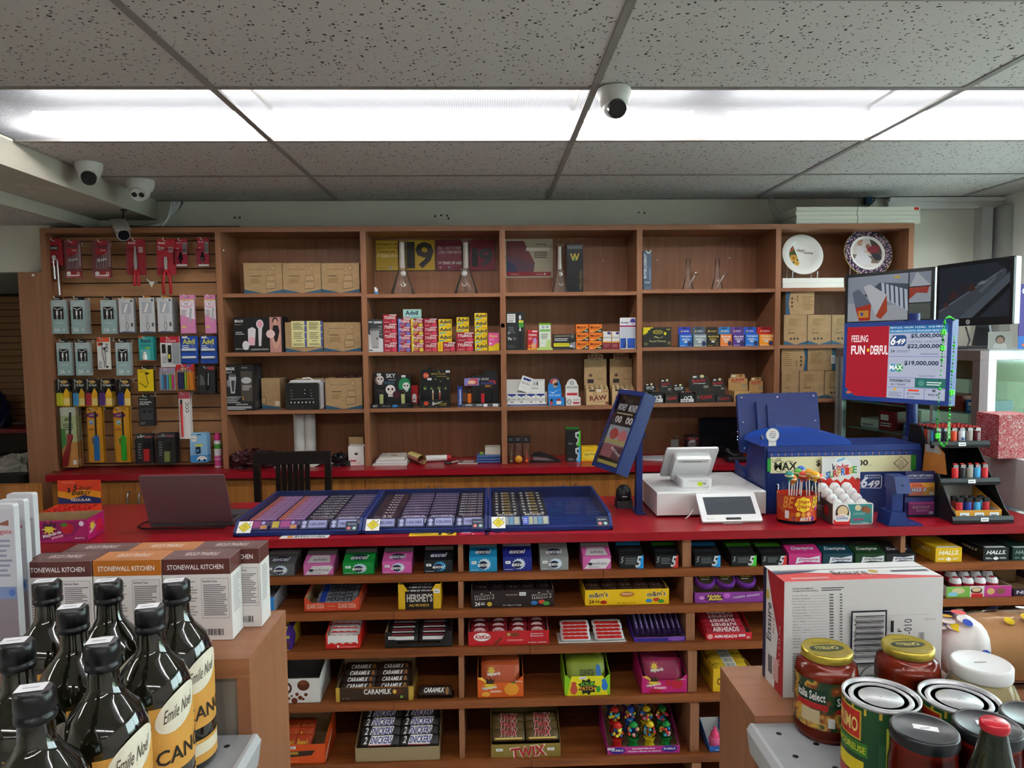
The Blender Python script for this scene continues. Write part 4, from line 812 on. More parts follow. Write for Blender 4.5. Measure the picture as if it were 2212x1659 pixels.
carton('lighter_box','small violet and red box on the torch gun display','box',(1003,817,1035,833),3.945,'#8a86c8',[('p',[(.2,.1),(.9,.1),(.9,.95),(.4,.95)],'#d4525a'),('e',.5,.45,.28,.25,'#f0c8a8')],d=.004)
# worktop of bay 3
p=px(842,1007,3.88)
for k in range(6):
 hh=.007;MB().box(-.095+.006*k,.095-.004*k,0,.15,0,hh,('#e4e2de','#d0d0ce','#f0eeea','#c8c6c2','#e8e6e0','#dcd8d0')[k]).deco(((-.09,0,hh),(.17,0,0),(0,.14,0),(0,0,1)),[('r',.5,.2,.7,.6,'#a89078'),('l',.1,.2,.4,.8,5,'#b8b8b8')]).build('magazine',None,(p.x+.004*(k%3),3.875+.002*k,zb+k*(hh+.0006)),(k%3-1)*.04,'%s magazine from the bottom of the white pile on the back worktop'%ORD[k],'magazine','white magazine pile')
p=px(912,1006,3.89)
v=MB();pts=[(.033*(1-.03*i)*math.cos(-1.2+i*.42),.030*(1-.03*i)*math.sin(-1.2+i*.42)) for i in range(18)]
for i in range(17):
 a,b=pts[i],pts[i+1];v.add([(a[0],0,a[1]),(b[0],0,b[1]),(b[0],.16,b[1]),(a[0],.16,a[1])],[(0,1,2,3)],'#e6d98a' if i<9 else '#c8857a')
v.build('rolled_magazine',None,(p.x,3.87,zb+.031),.5,'loosely rolled yellow and pink magazine on the back worktop','magazine')
p=px(950,1000,3.98);r=MB().cyl((-.08,0,.018),(.04,0,.018),.018,'#e8e8e8/r.35',14).build('poster_tube',None,(p.x,3.99,zb),.1,'white cardboard tube with a red cap lying on the worktop','tube')
MB().cyl((.0405,0,.018),(.062,0,.018),.0185,'#b51d22',14).build('cap',r)
p=px(968,999,3.90);r=MB().lathe([(.016,0),(.018,.006),(.012,.012)],'#1a1718',14,sx=1.3).build('round_brush',None,(p.x,3.895,zb),.3,'small round black brush with a grey handle','brush');MB().cyl((.018,0,.007),(.06,.01,.012),.0045,'#a8a8aa/r.3',8).build('handle',r)
p=px(1010,1000,3.90);r=MB().box(-.055,.055,0,.10,0,.006,'#b9b6b4').build('booklet',None,(p.x,3.885,zb),-.12,'glossy brown and white booklet lying flat on the worktop','booklet');MB().deco(((-.05,.005,.006),(.1,0,0),(0,.09,0),(0,0,1)),[('r',0,0,1,1,'#7d5a58'),('r',.2,.3,.8,.8,'#d0c8c4'),('l',.2,.05,.8,.2,2,WHT)]).build('cover',r)
for k in range(3):
 o,w,h=span((1030,978,1081,997),3.90,zb);MB().rbox(-w/2,w/2,0,.12,0,.014,.005,('#3c5c96','#4668a4','#3a5890')[k],'x').build('folder',None,(o.x,3.90-.002*k,zb+.0148*k),None,'%s blue zip folder of the three stacked by the divider'%('lowest','middle','topmost')[k],'folder','blue folders')
carton('beige_box','small flat beige box on top of the blue folders','box',(1048,966,1081,980),3.915,'#d8d2c2',d=.08,z=zb+.045)
lump('cloth_toy','small green and yellow toy lying on the blue folders','toy',(px(1040,975,3.93).x,3.93,zb+.045),.012,.012,.014,'#7a9a30',4)
# ---- bay 4
z=shelfz(4,0)
sign('warning_poster','laminated pregnancy warning poster with a red footer at the back of the shelf',(1091,518,1193,599),YBK-.0015,'#c9c2a8',[('p',[(.03,.1),(.60,.1),(.63,.38),(.52,.66),(.4,.97),(.03,.97)],'#7a3f44'),('p',[(.03,.15),(.6,.15),(.62,.35),(.03,.6)],'#6b4a5c'),('p',[(.03,.15),(.25,.15),(.2,.35),(.03,.45)],'#3a3f66'),('r',.03,.03,.97,.14,'#a02a34'),('t','Warning:',.65,.84,.88,.9,'#2c2a22','b'),('l',.62,.5,.9,.78,6,'#5a5648'),('r',.45,.7,.95,.79,'#ecead8'),('t','www.',.12,.06,.3,.1,'#e0b8b8'),('t','Ontario',.66,.06,.8,.1,'#f0dcdc'),('e',.84,.085,.02,.03,WHT)],kf='#d8d4c8')
bong('slim glass water pipe beside the black carton',1209,527,630,6.5,16.5,3.93,z,1)
carton('water_pipe_box','tall black carton with a gold W mark','box',(1224,527,1260,630),3.975,'#1b1c1e/r.25',[('t','W',.22,.66,.78,.81,'#c9b04a','B'),('p',[(.42,.66),(.58,.66),(.5,.76)],'#3a7a3a'),('t','WELLCANN',.78,.06,.9,.46,'#a08c50','R'),('p',[(.05,.9),(.95,.9),(.95,.97),(.05,.97)],'#5a5d60')],d=.09,z=z)
z=shelfz(4,1)
carton('toothbrush_box','black electric toothbrush box with a green sticker','box',(1095,674,1133,757),YP,'#222426',[('r',.03,.82,.5,.95,WHT),('t','PHILIPS',.08,.885,.45,.92,'#23282c','b'),('t','sonicare',.08,.835,.45,.87,'#23282c'),('r',.03,.725,.5,.815,WHT),('l',.08,.74,.42,.8,2,'#55585a'),('e',.76,.86,.07,.06,'#d8dcde'),('r',.73,.6,.79,.82,'#d0d4d6'),('r',.69,.05,.83,.5,'#101214'),('p',[(.71,.5),(.81,.5),(.78,.6),(.74,.6)],WHT),('r',.68,.6,.95,.78,'#3f9a3a'),('r',.68,.72,.95,.78,'#d8d83a'),('t','7x',.05,.26,.3,.34,WHT,'B'),('l',.35,.26,.55,.34,3,'#8a8d90'),('l',.1,.44,.5,.62,4,'#707376'),('e',.12,.45,.07,.035,'#8a8d90'),('l',.05,.06,.5,.14,2,'#5a5d60')],d=.08,z=z)
carton('children_medicine_box','red children medicine carton on the shelf','medicine box',(1140,713,1162,757),YP,'#c41f2e',[('t','TYLENOL',.06,.7,.92,.8,WHT,'B'),('r',.45,.9,.95,.97,'#f0dede'),('e',.7,.42,.2,.2,'#c69ad0'),('e',.6,.22,.26,.14,'#e8b088'),('r',.0,0,1,.1,'#e8a030'),('e',.18,.2,.12,.06,'#f0962a'),('l',.08,.5,.45,.64,3,'#f0c0c0')],d=.06,z=z)
carton('child_syrup_box','pale green and white carton marked 0-9','medicine box',(1165,698,1190,757),YP,'#e3ead8',[('r',0,.9,1,1,'#76b82a'),('r',.04,.78,.96,.93,WHT),('t','0-9',.22,.8,.8,.9,'#2a5a7a','b'),('r',.05,.68,.95,.77,'#7cae5a'),('l',.15,.4,.8,.62,6,'#6a7060'),('e',.3,.15,.18,.08,WHT),('e',.8,.2,.2,.2,'#c0de8a'),('e',.5,.02,.7,.1,'#b8d878')],d=.05,z=z)
carton('ointment_box','black and yellow ointment carton lying on its side','medicine box',(1196,722,1243,756),YP,'#2b2b2c',[('r',0,.2,.72,.42,'#e6dc1e'),('t','Polysporin',.06,.25,.66,.38,'#55611c','i'),('p',[(.72,.2),(1,.05),(1,.5),(.78,.42)],'#8d8d90'),('l',.04,.55,.7,.76,2,'#d8d8d8'),('r',.03,.85,.75,.92,'#8a8468'),('e',.86,.85,.08,.12,'#6d6a5a'),('s',.8,.22,.07,.06)],d=.06,z=z)
MF=[('t','Motrin',.12,.48,.82,.76,'#5a2610','b'),('p',[(.45,.08),(1,.55),(1,.0),(.35,0)],'#2c2522'),('p',[(.4,.1),(1,.62),(1,.55),(.46,.08)],'#f6c83a'),('r',.7,.12,.95,.26,'#c8c0b8'),('r',.1,.84,.8,.9,'#f0a040'),('l',.08,.08,.36,.24,2,'#f6d0a0')]
for x0,x1,n in((1244.5,1271.5,'left'),(1272.5,1300.5,'right')):stack('pain_reliever_box','orange medicine box in the %s orange column'%n,'medicine box',x0,x1,700,756,3,YP,'#e8731a',MF,z,.05,'orange pain reliever boxes')
for x0,x1,n in((1302,1320,'left'),(1321,1338,'right')):carton('eye_drop_box','white and dark red eye drop carton, %s of two'%n,'medicine box',(x0,716,x1,755),YP,'#ece6e2',[('r',0,0,1,.36,'#7c1a26'),('r',0,.36,1,.44,'#e0a03a'),('r',0,.5,.1,.95,'#d8a030'),('t','visine',.12,.6,.9,.74,'#5a6a66','i'),('e',.75,.9,.22,.08,'#4a3a78'),('l',.1,.1,.8,.3,3,'#b06a70')],d=.04,z=z,g='eye drop boxes')
o,w,h=span((1339,686,1373,753),YP-.004,z)
r=MB().rbox(-w/2,w/2,0,.003,0,h,.006,'#eceaec','y').build('gel_blister_card',None,o,None,'white and blue gel tube blister card leaning at the right','medicine')
MB().deco(faces(w,.003,h)['F'],[('r',.03,.02,.97,.34,'#2a55b0'),('r',.03,.34,.97,.68,'#c8ccd4'),('r',.0,.7,1,.75,'#a42a66'),('t','Benzagel',.08,.8,.56,.87,'#24407a','B'),('k',.82,.88,.2,.11,10,.7,'#4a3a9a'),('s',.82,.8,.13,.04)]).build('printing',r)
MB().lathe([(.004,0),(.005,.012)],WHT,10,c=(-w*.1,-.010,h*.02)).loftx([(0,.006,.006),(.05,.010,.002)],'#e8e6ea',xf=Matrix.Translation((-w*.1,-.010,h*.09))@Matrix.Rotation(-PI/2,4,'Y')).build('gel_tube',r)
z=shelfz(4,2)
NF=[('p',[(.06,.92),(.94,.92),(.94,.78),(.62,.72),(.5,.62),(.38,.72),(.06,.78)],'#2a3a88'),('t','Nic Out',.06,.36,.94,.54,'#1f1f24','i'),('e',.5,.1,.2,.1,'#1f1f24'),('l',.1,.26,.9,.32,1,'#888888')]
o,w,h=span((1094,848,1181,877),3.90,z)
t=MB().box(-w/2,w/2,0,.055,0,.010,WHT).box(-w/2,w/2,0,.002,.01,h*.25,WHT).box(-w/2,-w/2+.002,0,.055,.01,h,WHT).box(w/2-.002,w/2,0,.055,.01,h,WHT).box(-w/2,w/2-.006,.053,.055,.01,h*1.95,WHT).build('filter_display',None,o,None,'white counter display of cigarette filter packs','display')
MB().deco(((-w/2,0,0),(w,0,0),(0,0,h),(0,-1,0)),[('r',0,.02,1,.12,'#24307c'),('l',.1,.05,.9,.1,1,'#8a94c8')]).build('front_printing',t)
MB().deco(((-w/2,.053,0),(w,0,0),(0,0,h*1.95),(0,-1,0)),[('r',.7,.76,.73,.88,'#8a8d90'),('r',.77,.76,.8,.9,'#3a3a3c'),('t','30 Filters',.66,.62,.82,.67,'#333333','b'),('l',.55,.92,.95,.97,1,'#c0c0c0')]).build('printing',t)
for k in range(4):
 ww=w*.225;b=MB().box(-ww/2,ww/2,0,.018,0,h*.82,WHT).build('filter_pack',None,(o.x-w*.36+k*w*.237,3.90+.004,z+.0106),None,'white filter pack, %s from left in its display'%ORD[k],'filter pack','cigarette filter packs');MB().deco(faces(ww,.018,h*.82)['F'],NF).build('printing',b)
ww,hh=.062,.085;p=px(1126,836,3.93)
b=MB().box(-ww/2,ww/2,0,.016,0,hh,WHT).build('filter_pack',None,(px(1130,843,3.925).x,3.927,z+h*.82+.018),(0,.34,0),'loose white filter pack tilted on top of its display','filter pack');MB().deco(faces(ww,.016,hh)['F'],[('p',[(.14,.9),(.86,.9),(.86,.8),(.7,.76),(.62,.72),(.5,.78),(.3,.74),(.14,.8)],'#2a3a88'),('t','Nic Out',.14,.5,.86,.62,'#1f1f24','i'),('e',.5,.22,.16,.12,'#d0d0d0'),('e',.5,.22,.14,.105,WHT)]).build('printing',b)
def papers(name,label,bb,Y,z,c,hf,head,F,FH,d=.05):
 o,w,h=span(bb,Y,z)
 t=MB().prismx([(0,0),(d,0),(d,hf*h),(.0,hf*h)],-w/2,w/2,c).prism([(a*w,b*h) for a,b in head],d*.6,d*.6+.002,c).build(name,None,o,None,label,'rolling papers')
 MB().deco(((-w/2,0,0),(w,0,0),(0,0,hf*h),(0,-1,0)),F).build('front_printing',t)
 MB().deco(((-w/2,d*.6,0),(w,0,0),(0,0,h),(0,-1,0)),FH).build('printing',t)
 return t
arc=lambda cx,cy,rx,ry,a0,a1,n=10:[(cx+rx*math.cos(a0+(a1-a0)*i/n),cy+ry*math.sin(a0+(a1-a0)*i/n)) for i in range(n+1)]
papers('rolling_paper_display','blue rolling paper display with a bearded man emblem',(1185,817,1219,876),3.90,z,'#1f83d0',.28,[(-.5,.25),(.36,.25),(.34,.62),(.32,.72)]+arc(-.08,.84,.3,.16,0,PI)+[(-.5,.72)],
[('r',.1,.1,.26,.7,'#c23a34'),('e',.2,.7,.08,.2,'#1b1b1d'),('r',.5,.15,.8,.6,WHT),('p',[(.48,.62),(.82,.62),(.7,.9),(.55,.9)],'#a8323a')],
[('t','ZIG-ZAG',.06,.33,.76,.4,'#d8ecf8','b'),('p',[(.05,.52),(.3,.42),(.75,.58),(.3,.46)],'#d8ecf8'),('p',arc(.42,.84,.28,.14,.6,PI+.6),'#b83430'),('e',.46,.83,.18,.11,'#d8a98c'),('p',[(.38,.80),(.62,.84),(.66,.74),(.5,.7),(.38,.74)],'#191718'),('p',[(.28,.72),(.62,.72),(.46,.62)],'#c8986c'),('r',.5,.86,.62,.88,'#191718')])
papers('rolling_paper_display','white rolling paper display with a round top',(1223,819,1254,876),3.90,z,'#e9e7e2',.3,[(-.5,.25),(.42,.25),(.4,.75)]+arc(-.05,.8,.36,.2,0,PI)+[(-.5,.75)],
[('e',.22,.45,.16,.36,'#8a8d8e'),('e',.22,.45,.1,.26,'#c8c8c4'),('t','ZIG-ZAG',.48,.6,.9,.8,'#4a4a4a','i'),('p',[(.48,.18),(.95,.18),(.9,.3),(.95,.42),(.48,.42)],'#c0303e')],
[('t','ZIG-ZAG',.07,.64,.84,.71,'#26262a','b'),('e',.45,.84,.14,.08,'#9a9d9e'),('e',.45,.84,.08,.05,'#d0d0cc'),('p',[(.06,.36),(.86,.36),(.8,.41),(.86,.46),(.06,.46),(.12,.41)],'#c0303e')])
def conebox(label,bb,Y,z,hy,n,rawc):
 o,w,h=span(bb,Y,z);d=.075;hh=span((bb[0],hy,bb[2],bb[3]),Y+d,z)[2]
 t=MB().box(-w/2,w/2,0,.002,0,h,'#c09a68').box(-w/2,w/2,d-.002,d,0,hh*.90,'kraft').prism([(-w*.33,hh*.9),(w*.34,hh*.9),(w*.36,hh*.99),(w*.2,hh),(w*.12,hh*1.03),(-w*.1,hh*1.03),(-w*.2,hh),(-w*.34,hh*.99)],d-.002,d,'kraft').box(-w/2,w/2,0,d,0,.002,'kraft').prismx([(0,0),(d,0),(d,h*1.2),(.0,h)],-w/2,-w/2+.002,'kraft').prismx([(0,0),(d,0),(d,h*1.2),(.0,h)],w/2-.002,w/2,'kraft').build('cone_display',None,o,None,label,'display')
 MB().deco(((-w/2,0,0),(w,0,0),(0,0,h),(0,-1,0)),[('r',.01,.01,.99,.99,'#c8a878'),('t','RAW',.16,.3,.92,.62,rawc,'B',4),('e',.4,.72,.08,.09,'#4a2a20'),('e',.4,.72,.06,.065,'#c8a878'),('r',.14,.86,.42,.97,'#3a3028'),('l',.25,.2,.85,.26,1,'#8a5a48'),('s',.58,.93,.08,.07),('r',.86,.05,.98,.22,'#7a3a34'),('t','CONE',.68,.8,.97,.95,'#8a3028','b')]).build('front_printing',t)
 MB().deco(((-w/2,d-.002,0),(w,0,0),(0,0,hh),(0,-1,0)),[('r',.02,.3,.98,.89,'kraft'),('r',.2,.88,.82,.99,'kraft'),('t','RAW',.22,.91,.82,.99,'#6a2a20','B'),('l',.25,.88,.78,.9,1,'#4a3424'),('p',[(.22,.55),(.36,.55),(.37,.62),(.33,.58),(.29,.63),(.25,.58),(.21,.62)],'#4a3424'),('r',.15,.42,.42,.50,'#2c241c'),('l',.6,.48,.92,.52,1,'#8a6a3a')]).build('printing',t)
 for i in range(n):
  x=-w*.42+w*.84*(i%(n//2))/(n//2-1);y=.02+.028*(i//(n//2))
  b=MB().cyl((0,0,0),(0,0,h+.010+.008*(i//(n//2))),.0055,'#cdb283',10,.0075).build('cone_tube',None,(o.x+x,Y+y,z+.0026),None,'paper cone tube, %s from left in the %s row of %s'%(ORD[i%(n//2)],('front','rear')[i//(n//2)],'the whole kraft display' if rawc=='#6d2420' else 'the half hidden kraft display'),'cone tube','paper cone tubes')
  MB().lathe([(.0071,h*.8),(.0072,h*.98)],'#6d4a2c',10,cap=False).build('band',b)
conebox('kraft display box of paper cones with dark red lettering',(1266,841,1315,876),3.89,z,765,10,'#6d2420')
conebox('kraft display box of paper cones half hidden by the blue ticket stand',(1322,840,1371,876),3.89,z,764,10,'#b0302c')
# worktop of bay 4
for k,(x0,x1,c) in enumerate(((1097,1111,'#8a8a66'),(1112,1128,'#d8962a'),(1130,1145,'#d85a20'))):
 o,w,h=span((x0,941,x1,991),3.90,zb)
 b=MB().box(-w/2,w/2,0,.002,h*.72,h,BLK).box(-w*.4,w*.4,0,.001,0,h*.72,'pipe_glass').deco(((-w/2,0,h*.72),(w,0,0),(0,0,h*.28),(0,-1,0)),[('l',.2,.3,.8,.7,2,'#777777')]).build('lamp_bulb_pack',None,o,None,'small hanging pack with a %s, on the back worktop'%('greenish pendant','round orange ball','orange lamp shape')[k],'pack','small black header packs')
 if k==1:MB().sphere((0,-.022,.0225),.0215,c+'/r.3',18,12).build('ball',b)
 else:MB().sphere((0,-.010,.011),.0095,c+'/r.3',12,8,(1,.8,1)).cyl((0,-.01,.02),(0,-.006,h*.5),.003,c,8,.001).build('pendant',b)
p=px(1178,990,3.89)
b=MB().prismx([(-.018,0),(.018,0),(.018,.008),(-.018,.008)],-.088,.088,BLK).build('stapler',None,(p.x,3.905,zb),0,'black desk stapler lying on the back worktop','stapler')
MB().prism([(-.078,.034),(-.062,.056),(-.03,.058),(.05,.030),(.086,.009),(.060,.009),(-.02,.036)],-.014,.014,'#1c1c1f/r.35').build('arm',b)
MB().prism([(-.066,.014),(.06,.0085),(.04,.022),(-.066,.034)],-.010,.010,'#8a8284/m.6/r.35').build('magazine',b)
G5=lambda c:[('r',0,0,1,1,'#1a1b1d'),('p',[(.72,0),(1,0),(1,1),(.9,1)],c),('p',[(.62,.86),(.9,.94),(.9,.8),(.74,.78),(.74,.62),(.88,.52),(.84,.22),(.68,.08),(.68,.16),(.78,.28),(.8,.46),(.64,.56)],'#d8dcde'),('l',.12,.1,.5,.24,2,'#8a8d90')]
o,w,h=span((1224,964,1254,990),3.90,zb)
for k,(c,n) in enumerate((('#4ab0e8','blue'),('#4abf3a','green'))):LASTGUM=carton('gum_box','black gum carton with %s edge on the back worktop'%n,'gum',(1224,964,1254,990),3.90,'#1a1b1d',G5(c),d=.06,wh=(w,h),z=zb+k*(h+.0006),g='black gum cartons on the back worktop')
MB().box(-w/2,w/2,.0585,.06,h+.0003,h+.012,'#2f7a2a').prismx([(.0,h+.0003),(.058,h+.0003),(.058,h+.012)],-w/2,-w/2+.001,'#2f7a2a').build('lid_flap',LASTGUM)
carton('gum_box','yellow fruit gum carton on the back worktop','gum',(1256,965,1292,989),3.90,'#f0c51c',[('e',.5,.45,.42,.3,'#f6d84a'),('t','Juicy Fruit',.16,.38,.84,.58,'#2a4a1c','bi'),('l',.25,.72,.75,.8,1,'#b08a10'),('r',.02,.0,.98,.06,'#d88a20')],d=.06,z=zb)
for k in range(3):
 p=px(1345,998,3.89);MB().box(-.075,.075,0,.10,0,.005,('#3c4a52','#8d9a9e','#4a5a5c')[k]).build('magazine',None,(p.x+.012*k,3.885,zb+.0056*k),.1-.06*k,'%s glossy dark magazine lying behind the ticket stand'%('lowest','middle','topmost')[k],'magazine','dark magazines')
# ---- bay 5
z=shelfz(5,0)
carton('tall_blue_box','narrow tall slate blue box with white vertical lettering','box',(1389,542,1407,627),3.90,'#4a5d74',[('t','INTELLIGENT',.1,.3,.42,.93,WHT,'bR'),('p',arc(.65,1.02,.3,.09,PI,2*PI)+arc(.65,1.02,.22,.06,2*PI,PI),WHT),('p',[(.7,.3),(.95,.2),(.95,.5),(.7,.6)],'#6d8096'),('r',.1,.21,.9,.215,WHT),('t','VAPE',.2,.17,.8,.195,WHT,'b'),('l',.2,.04,.8,.06,1,'#b8c4d0')],d=.06,z=z)
bong('small glass water pipe with a side bowl, left of two',1486,557,625,5,12,3.95,z,1,False)
bong('small glass water pipe with a side bowl, right of two',1549,557,624,5,12,3.95,z,1,False)
z=shelfz(5,1)
carton('honey_box','black honey gift box with yellow drips','box',(1389,707,1450,749),YP,'#22231f',[('p',[(0,1),(.36,1),(.34,.95),(.26,.95),(.24,.84),(.18,.86),(.16,.72),(.1,.7),(.08,.62),(.03,.66),(0,.58)],'#e8d41a'),('e',.52,.76,.18,.1,'#c9b83a'),('e',.52,.76,.15,.075,'#22231f'),('t','ETUMAX',.4,.73,.64,.8,'#d8c64a','b'),('t','VIP',.82,.84,.96,.92,'#d8c64a','B'),('p',[(.36,.48),(.44,.56),(.58,.46),(.7,.54),(.7,.5),(.56,.44),(.44,.5)],'#c8c08a'),('t','Royal Honey',.22,.22,.82,.36,'#d0c88a','i'),('e',.78,.68,.05,.08,'#e8d41a'),('e',.1,.16,.07,.08,'#6a6438'),('e',.92,.2,.06,.09,'#6a6438')],d=.09,z=z)
def condom(x0,x1,c,hc,lab,brand,hf=.62,tc=WHT):
 o,w,h=span((x0,706,x1,749),YP,z)
 b=MB().box(-w/2,w/2,0,.035,0,h*hf,c).prism([(-w*.5,h*hf),(w*.5,h*hf),(w*.5,h*.95),(w*.44,h),(-w*.44,h),(-w*.5,h*.95)],.031,.0345,hc).build('condom_box',None,o,None,lab,'condom box','condom boxes')
 MB().deco(faces(w,.035,h*hf)['F'],[('r',.01,.01,.99,.99,c),('t',brand,.08,.74,.94,.9,tc,'B'),('l',.2,.5,.85,.68,2,tc),('e',.8,.24,.16,.2,'#2a2a5a' if c!='#1c1b18' else '#4a3a18'),('s',.48,.4,.12,.07),('l',.05,.06,.6,.12,1,tc)]).build('printing',b)
 MB().deco(((-w/2,.031,0),(w,0,0),(0,0,h),(0,-1,0)),[('r',.3,.91,.7,.96,BLK),('e',.28,.78,.08,.05,'#d8b060'),('l',.42,.74,.9,.82,2,tc)]).build('tab_printing',b)
for a in((1468,1495,'#1f6fc8','#2a3fb0','blue condom box with royal blue tab','TROJAN'),(1498,1526,'#8a9a9c','#4a5a6c','grey condom box on the shelf','TROJAN'),(1527.5,1554,'#1c1b18','#2a2418','black and gold condom box','MAGNUM',.62,'#d8b84a'),(1556,1581,'#e8833a','#2a7ac0','orange condom box with a light blue tab','durex'),(1583,1608,'#5a3a90','#5a3a90','purple condom box on the shelf','durex'),(1610,1638,'#1f78d0','#2a55b8','blue condom box between the purple and the orange yellow ones','TROJAN'),(1640,1671,'#f09a1e','#c8282c','orange yellow condom box with a red tab','TROJAN')):condom(*a[:6],*a[6:])
z=shelfz(5,2)
def rawbox(label,bx0,bx1,byt,hx0,hx1,hyt,Y,dark=True,brand='RAW',d=.07):
 c='#2a2a26' if dark else '#b8925c';o,w,h=span((bx0,byt,bx1,871),Y,z)
 if brand=='OCB':c='#1a1b1d'
 lo,lw,lh=span((hx0,hyt,hx1,byt),Y+d,None)
 t=MB().box(-w/2,w/2,0,d,0,h,c).build('rolling_paper_box',None,o,None,label,'rolling papers')
 hx=lo.x-o.x;H=lo.z+lh-z
 tc='#c0262e' if brand=='RAW' else WHT
 MB().prism([(hx-lw/2,h+.0005),(hx+lw/2,h+.0005),(hx+lw*.48,H*.82),(hx+lw*.34,H*.86),(hx+lw*.32,H),(hx-lw*.36,H),(hx-lw*.40,H*.86),(hx-lw/2,H*.82)],d-.002,d,c).build('lid',t)
 MB().deco(faces(w,d,h)['F'],[('r',.01,.01,.99,.99,c),('t',brand,.28,.3,.86,.72,tc,'B',4)]+([('e',.16,.5,.08,.16,'#6a5a4a')] if brand=='RAW' else[('r',.04,.06,.96,.4,'#d8dadc'),('t','PREMIUM',.1,.14,.6,.3,'#333333','b')])).build('front_printing',t)
 MB().deco(((hx-lw/2,d-.002,0),(lw,0,0),(0,0,H),(0,-1,0)),[('t',brand,.16,.72,.84,.84,tc,'B',4),('r',.18,.9,.36,.96,WHT),('e',.62,.95,.1,.06,'#e6d9a0' if dark else '#8a6a3a'),('l',.2,.66,.8,.7,1,WHT if dark else '#8a5a3a'),('r',.7,.5,.92,.6,'#8a8878')]).build('lid_printing',t)
rawbox('black rolling paper box at the left end of the shelf, partly behind the ticket stand',1405,1433,848,1391,1417,828,3.90,True,'OCB')
rawbox('dark rolling paper box with red lettering, leftmost of three',1437,1466,851,1424,1451,819,3.90)
rawbox('black rolling paper box with a white strip, between two red lettered ones',1469,1500,850,1452,1480,830,3.90,True,'OCB')
rawbox('dark rolling paper box with red lettering, middle and widest of three',1502,1545,847,1488,1533,810,3.90)
rawbox('dark rolling paper box with red lettering, rightmost of three',1547.5,1580,854,1535,1566,817,3.90)
rawbox('kraft rolling paper box beside the blue terminal screen',1586,1618,845,1573,1615,808,3.90,False)
rawbox('kraft rolling paper box behind the blue terminal screen',1622,1650,850,1618,1648,815,3.90,False)
# worktop of bay 5
p=px(1420,997,3.88)
for k in range(3):MB().box(-.09,.09,0,.12,0,.003,'#d9d8dc').deco(((-.09,0,.003),(.18,0,0),(0,.12,0),(0,0,1)),[('l',.1,.1,.9,.9,6,'#b0b0b8')]).build('paper_sheet',None,(p.x+.005*k,3.885,zb+.0038*k),-.1+.1*k,'%s white paper pad of the stack behind the white till'%('lowest','middle','topmost')[k],'paper','paper pads')
o,w,h=span((1449,946,1467,985),3.93,zb)
b=MB().rbox(-w/2,w/2,0,.022,0,h*.92,.009,'#8d8a86/m.8/r.35','z',4).build('hip_flask',None,(o.x,3.93,zb),None,'steel hip flask beside the heart mug','flask');MB().lathe([(.006,0),(.006,.008),(.009,.0085),(.009,.02)],'#7a6a60/m.8/r.4',12,c=(.008,.011,h*.92+.0003)).build('cap',b)
o,w,h=span((1479,941,1511,985),3.93,zb)
b=MB().lathe([(w*.40,0),(w*.44,.004),(w*.5,h),(w*.46,h),(w*.40,.008)],'#1e1518/r.25',24,cap=False).lathe([(.001,.004),(w*.41,.004)],'#1e1518',24,cap=False).build('mug',None,(o.x,3.95,zb),None,'black mug with red hearts and XO letters','mug')
mm=MB();heart=[(.5*math.sin(t)**3,.45*(.8125*math.cos(t)-.3125*math.cos(2*t)-.125*math.cos(3*t)-.0625*math.cos(4*t))) for t in[2*PI*i/16 for i in range(16)]]
for rz,zz in enumerate((.18,.46,.72)):
 for k in range(5):
  a=-PI/2+(k-2)*.62;R=w*(.44+.06*zz)+.0006;s=.011 if rz<2 else .007
  mm.add([(R*math.cos(a+u*s/R*-1),R*math.sin(a-u*s/R),zz*h+v*s) for u,v in heart],[tuple(range(16))],'#d4232c')
for k in range(5):
 a=-PI/2+(k-2)*.5;v,f=text_mesh('XO'[k%2],.02);R=w*.495+.0006
 mm.add([(R*math.cos(a+(u-.5)*.3),R*math.sin(a+(u-.5)*.3),h*(.84+.1*q)) for u,q in v],f,'#d4232c')
mm.build('printing',b)
o,w,h=span((1511,902,1606,985),3.95,zb)
b=MB().rbox(-w/2,w/2,0,.04,0,h,.008,'#0d0f12/r.12/c.5','y').build('modem',None,(o.x,3.95,zb),None,'glossy black internet modem standing on the back worktop','modem')
MB().deco(faces(w,.04,h)['F'],[('r',.02,.02,.98,.98,'#0d0f12/r.12/c.5'),('t','Bell',.09,.1,.21,.18,WHT,'b')]+[('e',.86,y,.008,.012,'#8ab0ff/e4') for y in(.78,.74,.65,.52,.45)]).build('front_panel',b)
p=px(1590,985,3.80)
b=MB().rbox(-.05,.05,0,.09,0,.03,.01,'#131316','x').build('desk_phone',None,(p.x+.01,3.80,zb),None,'black corded desk phone beside the modem','phone')
MB().tube([(-.05,.04,.075),(-.045,.035,.055),(-.02,.02,.035),(.02,.02,.034)],.012,'#17171a',8).build('handset',b)
MB().tube([(-.02+.004*math.cos(i*1.3),-.002+.004*math.sin(i*1.3)-.0005*i,.012+.0015*math.sin(i*.2)) for i in range(40)],.0016,BLK,5).build('coiled_cord',b)
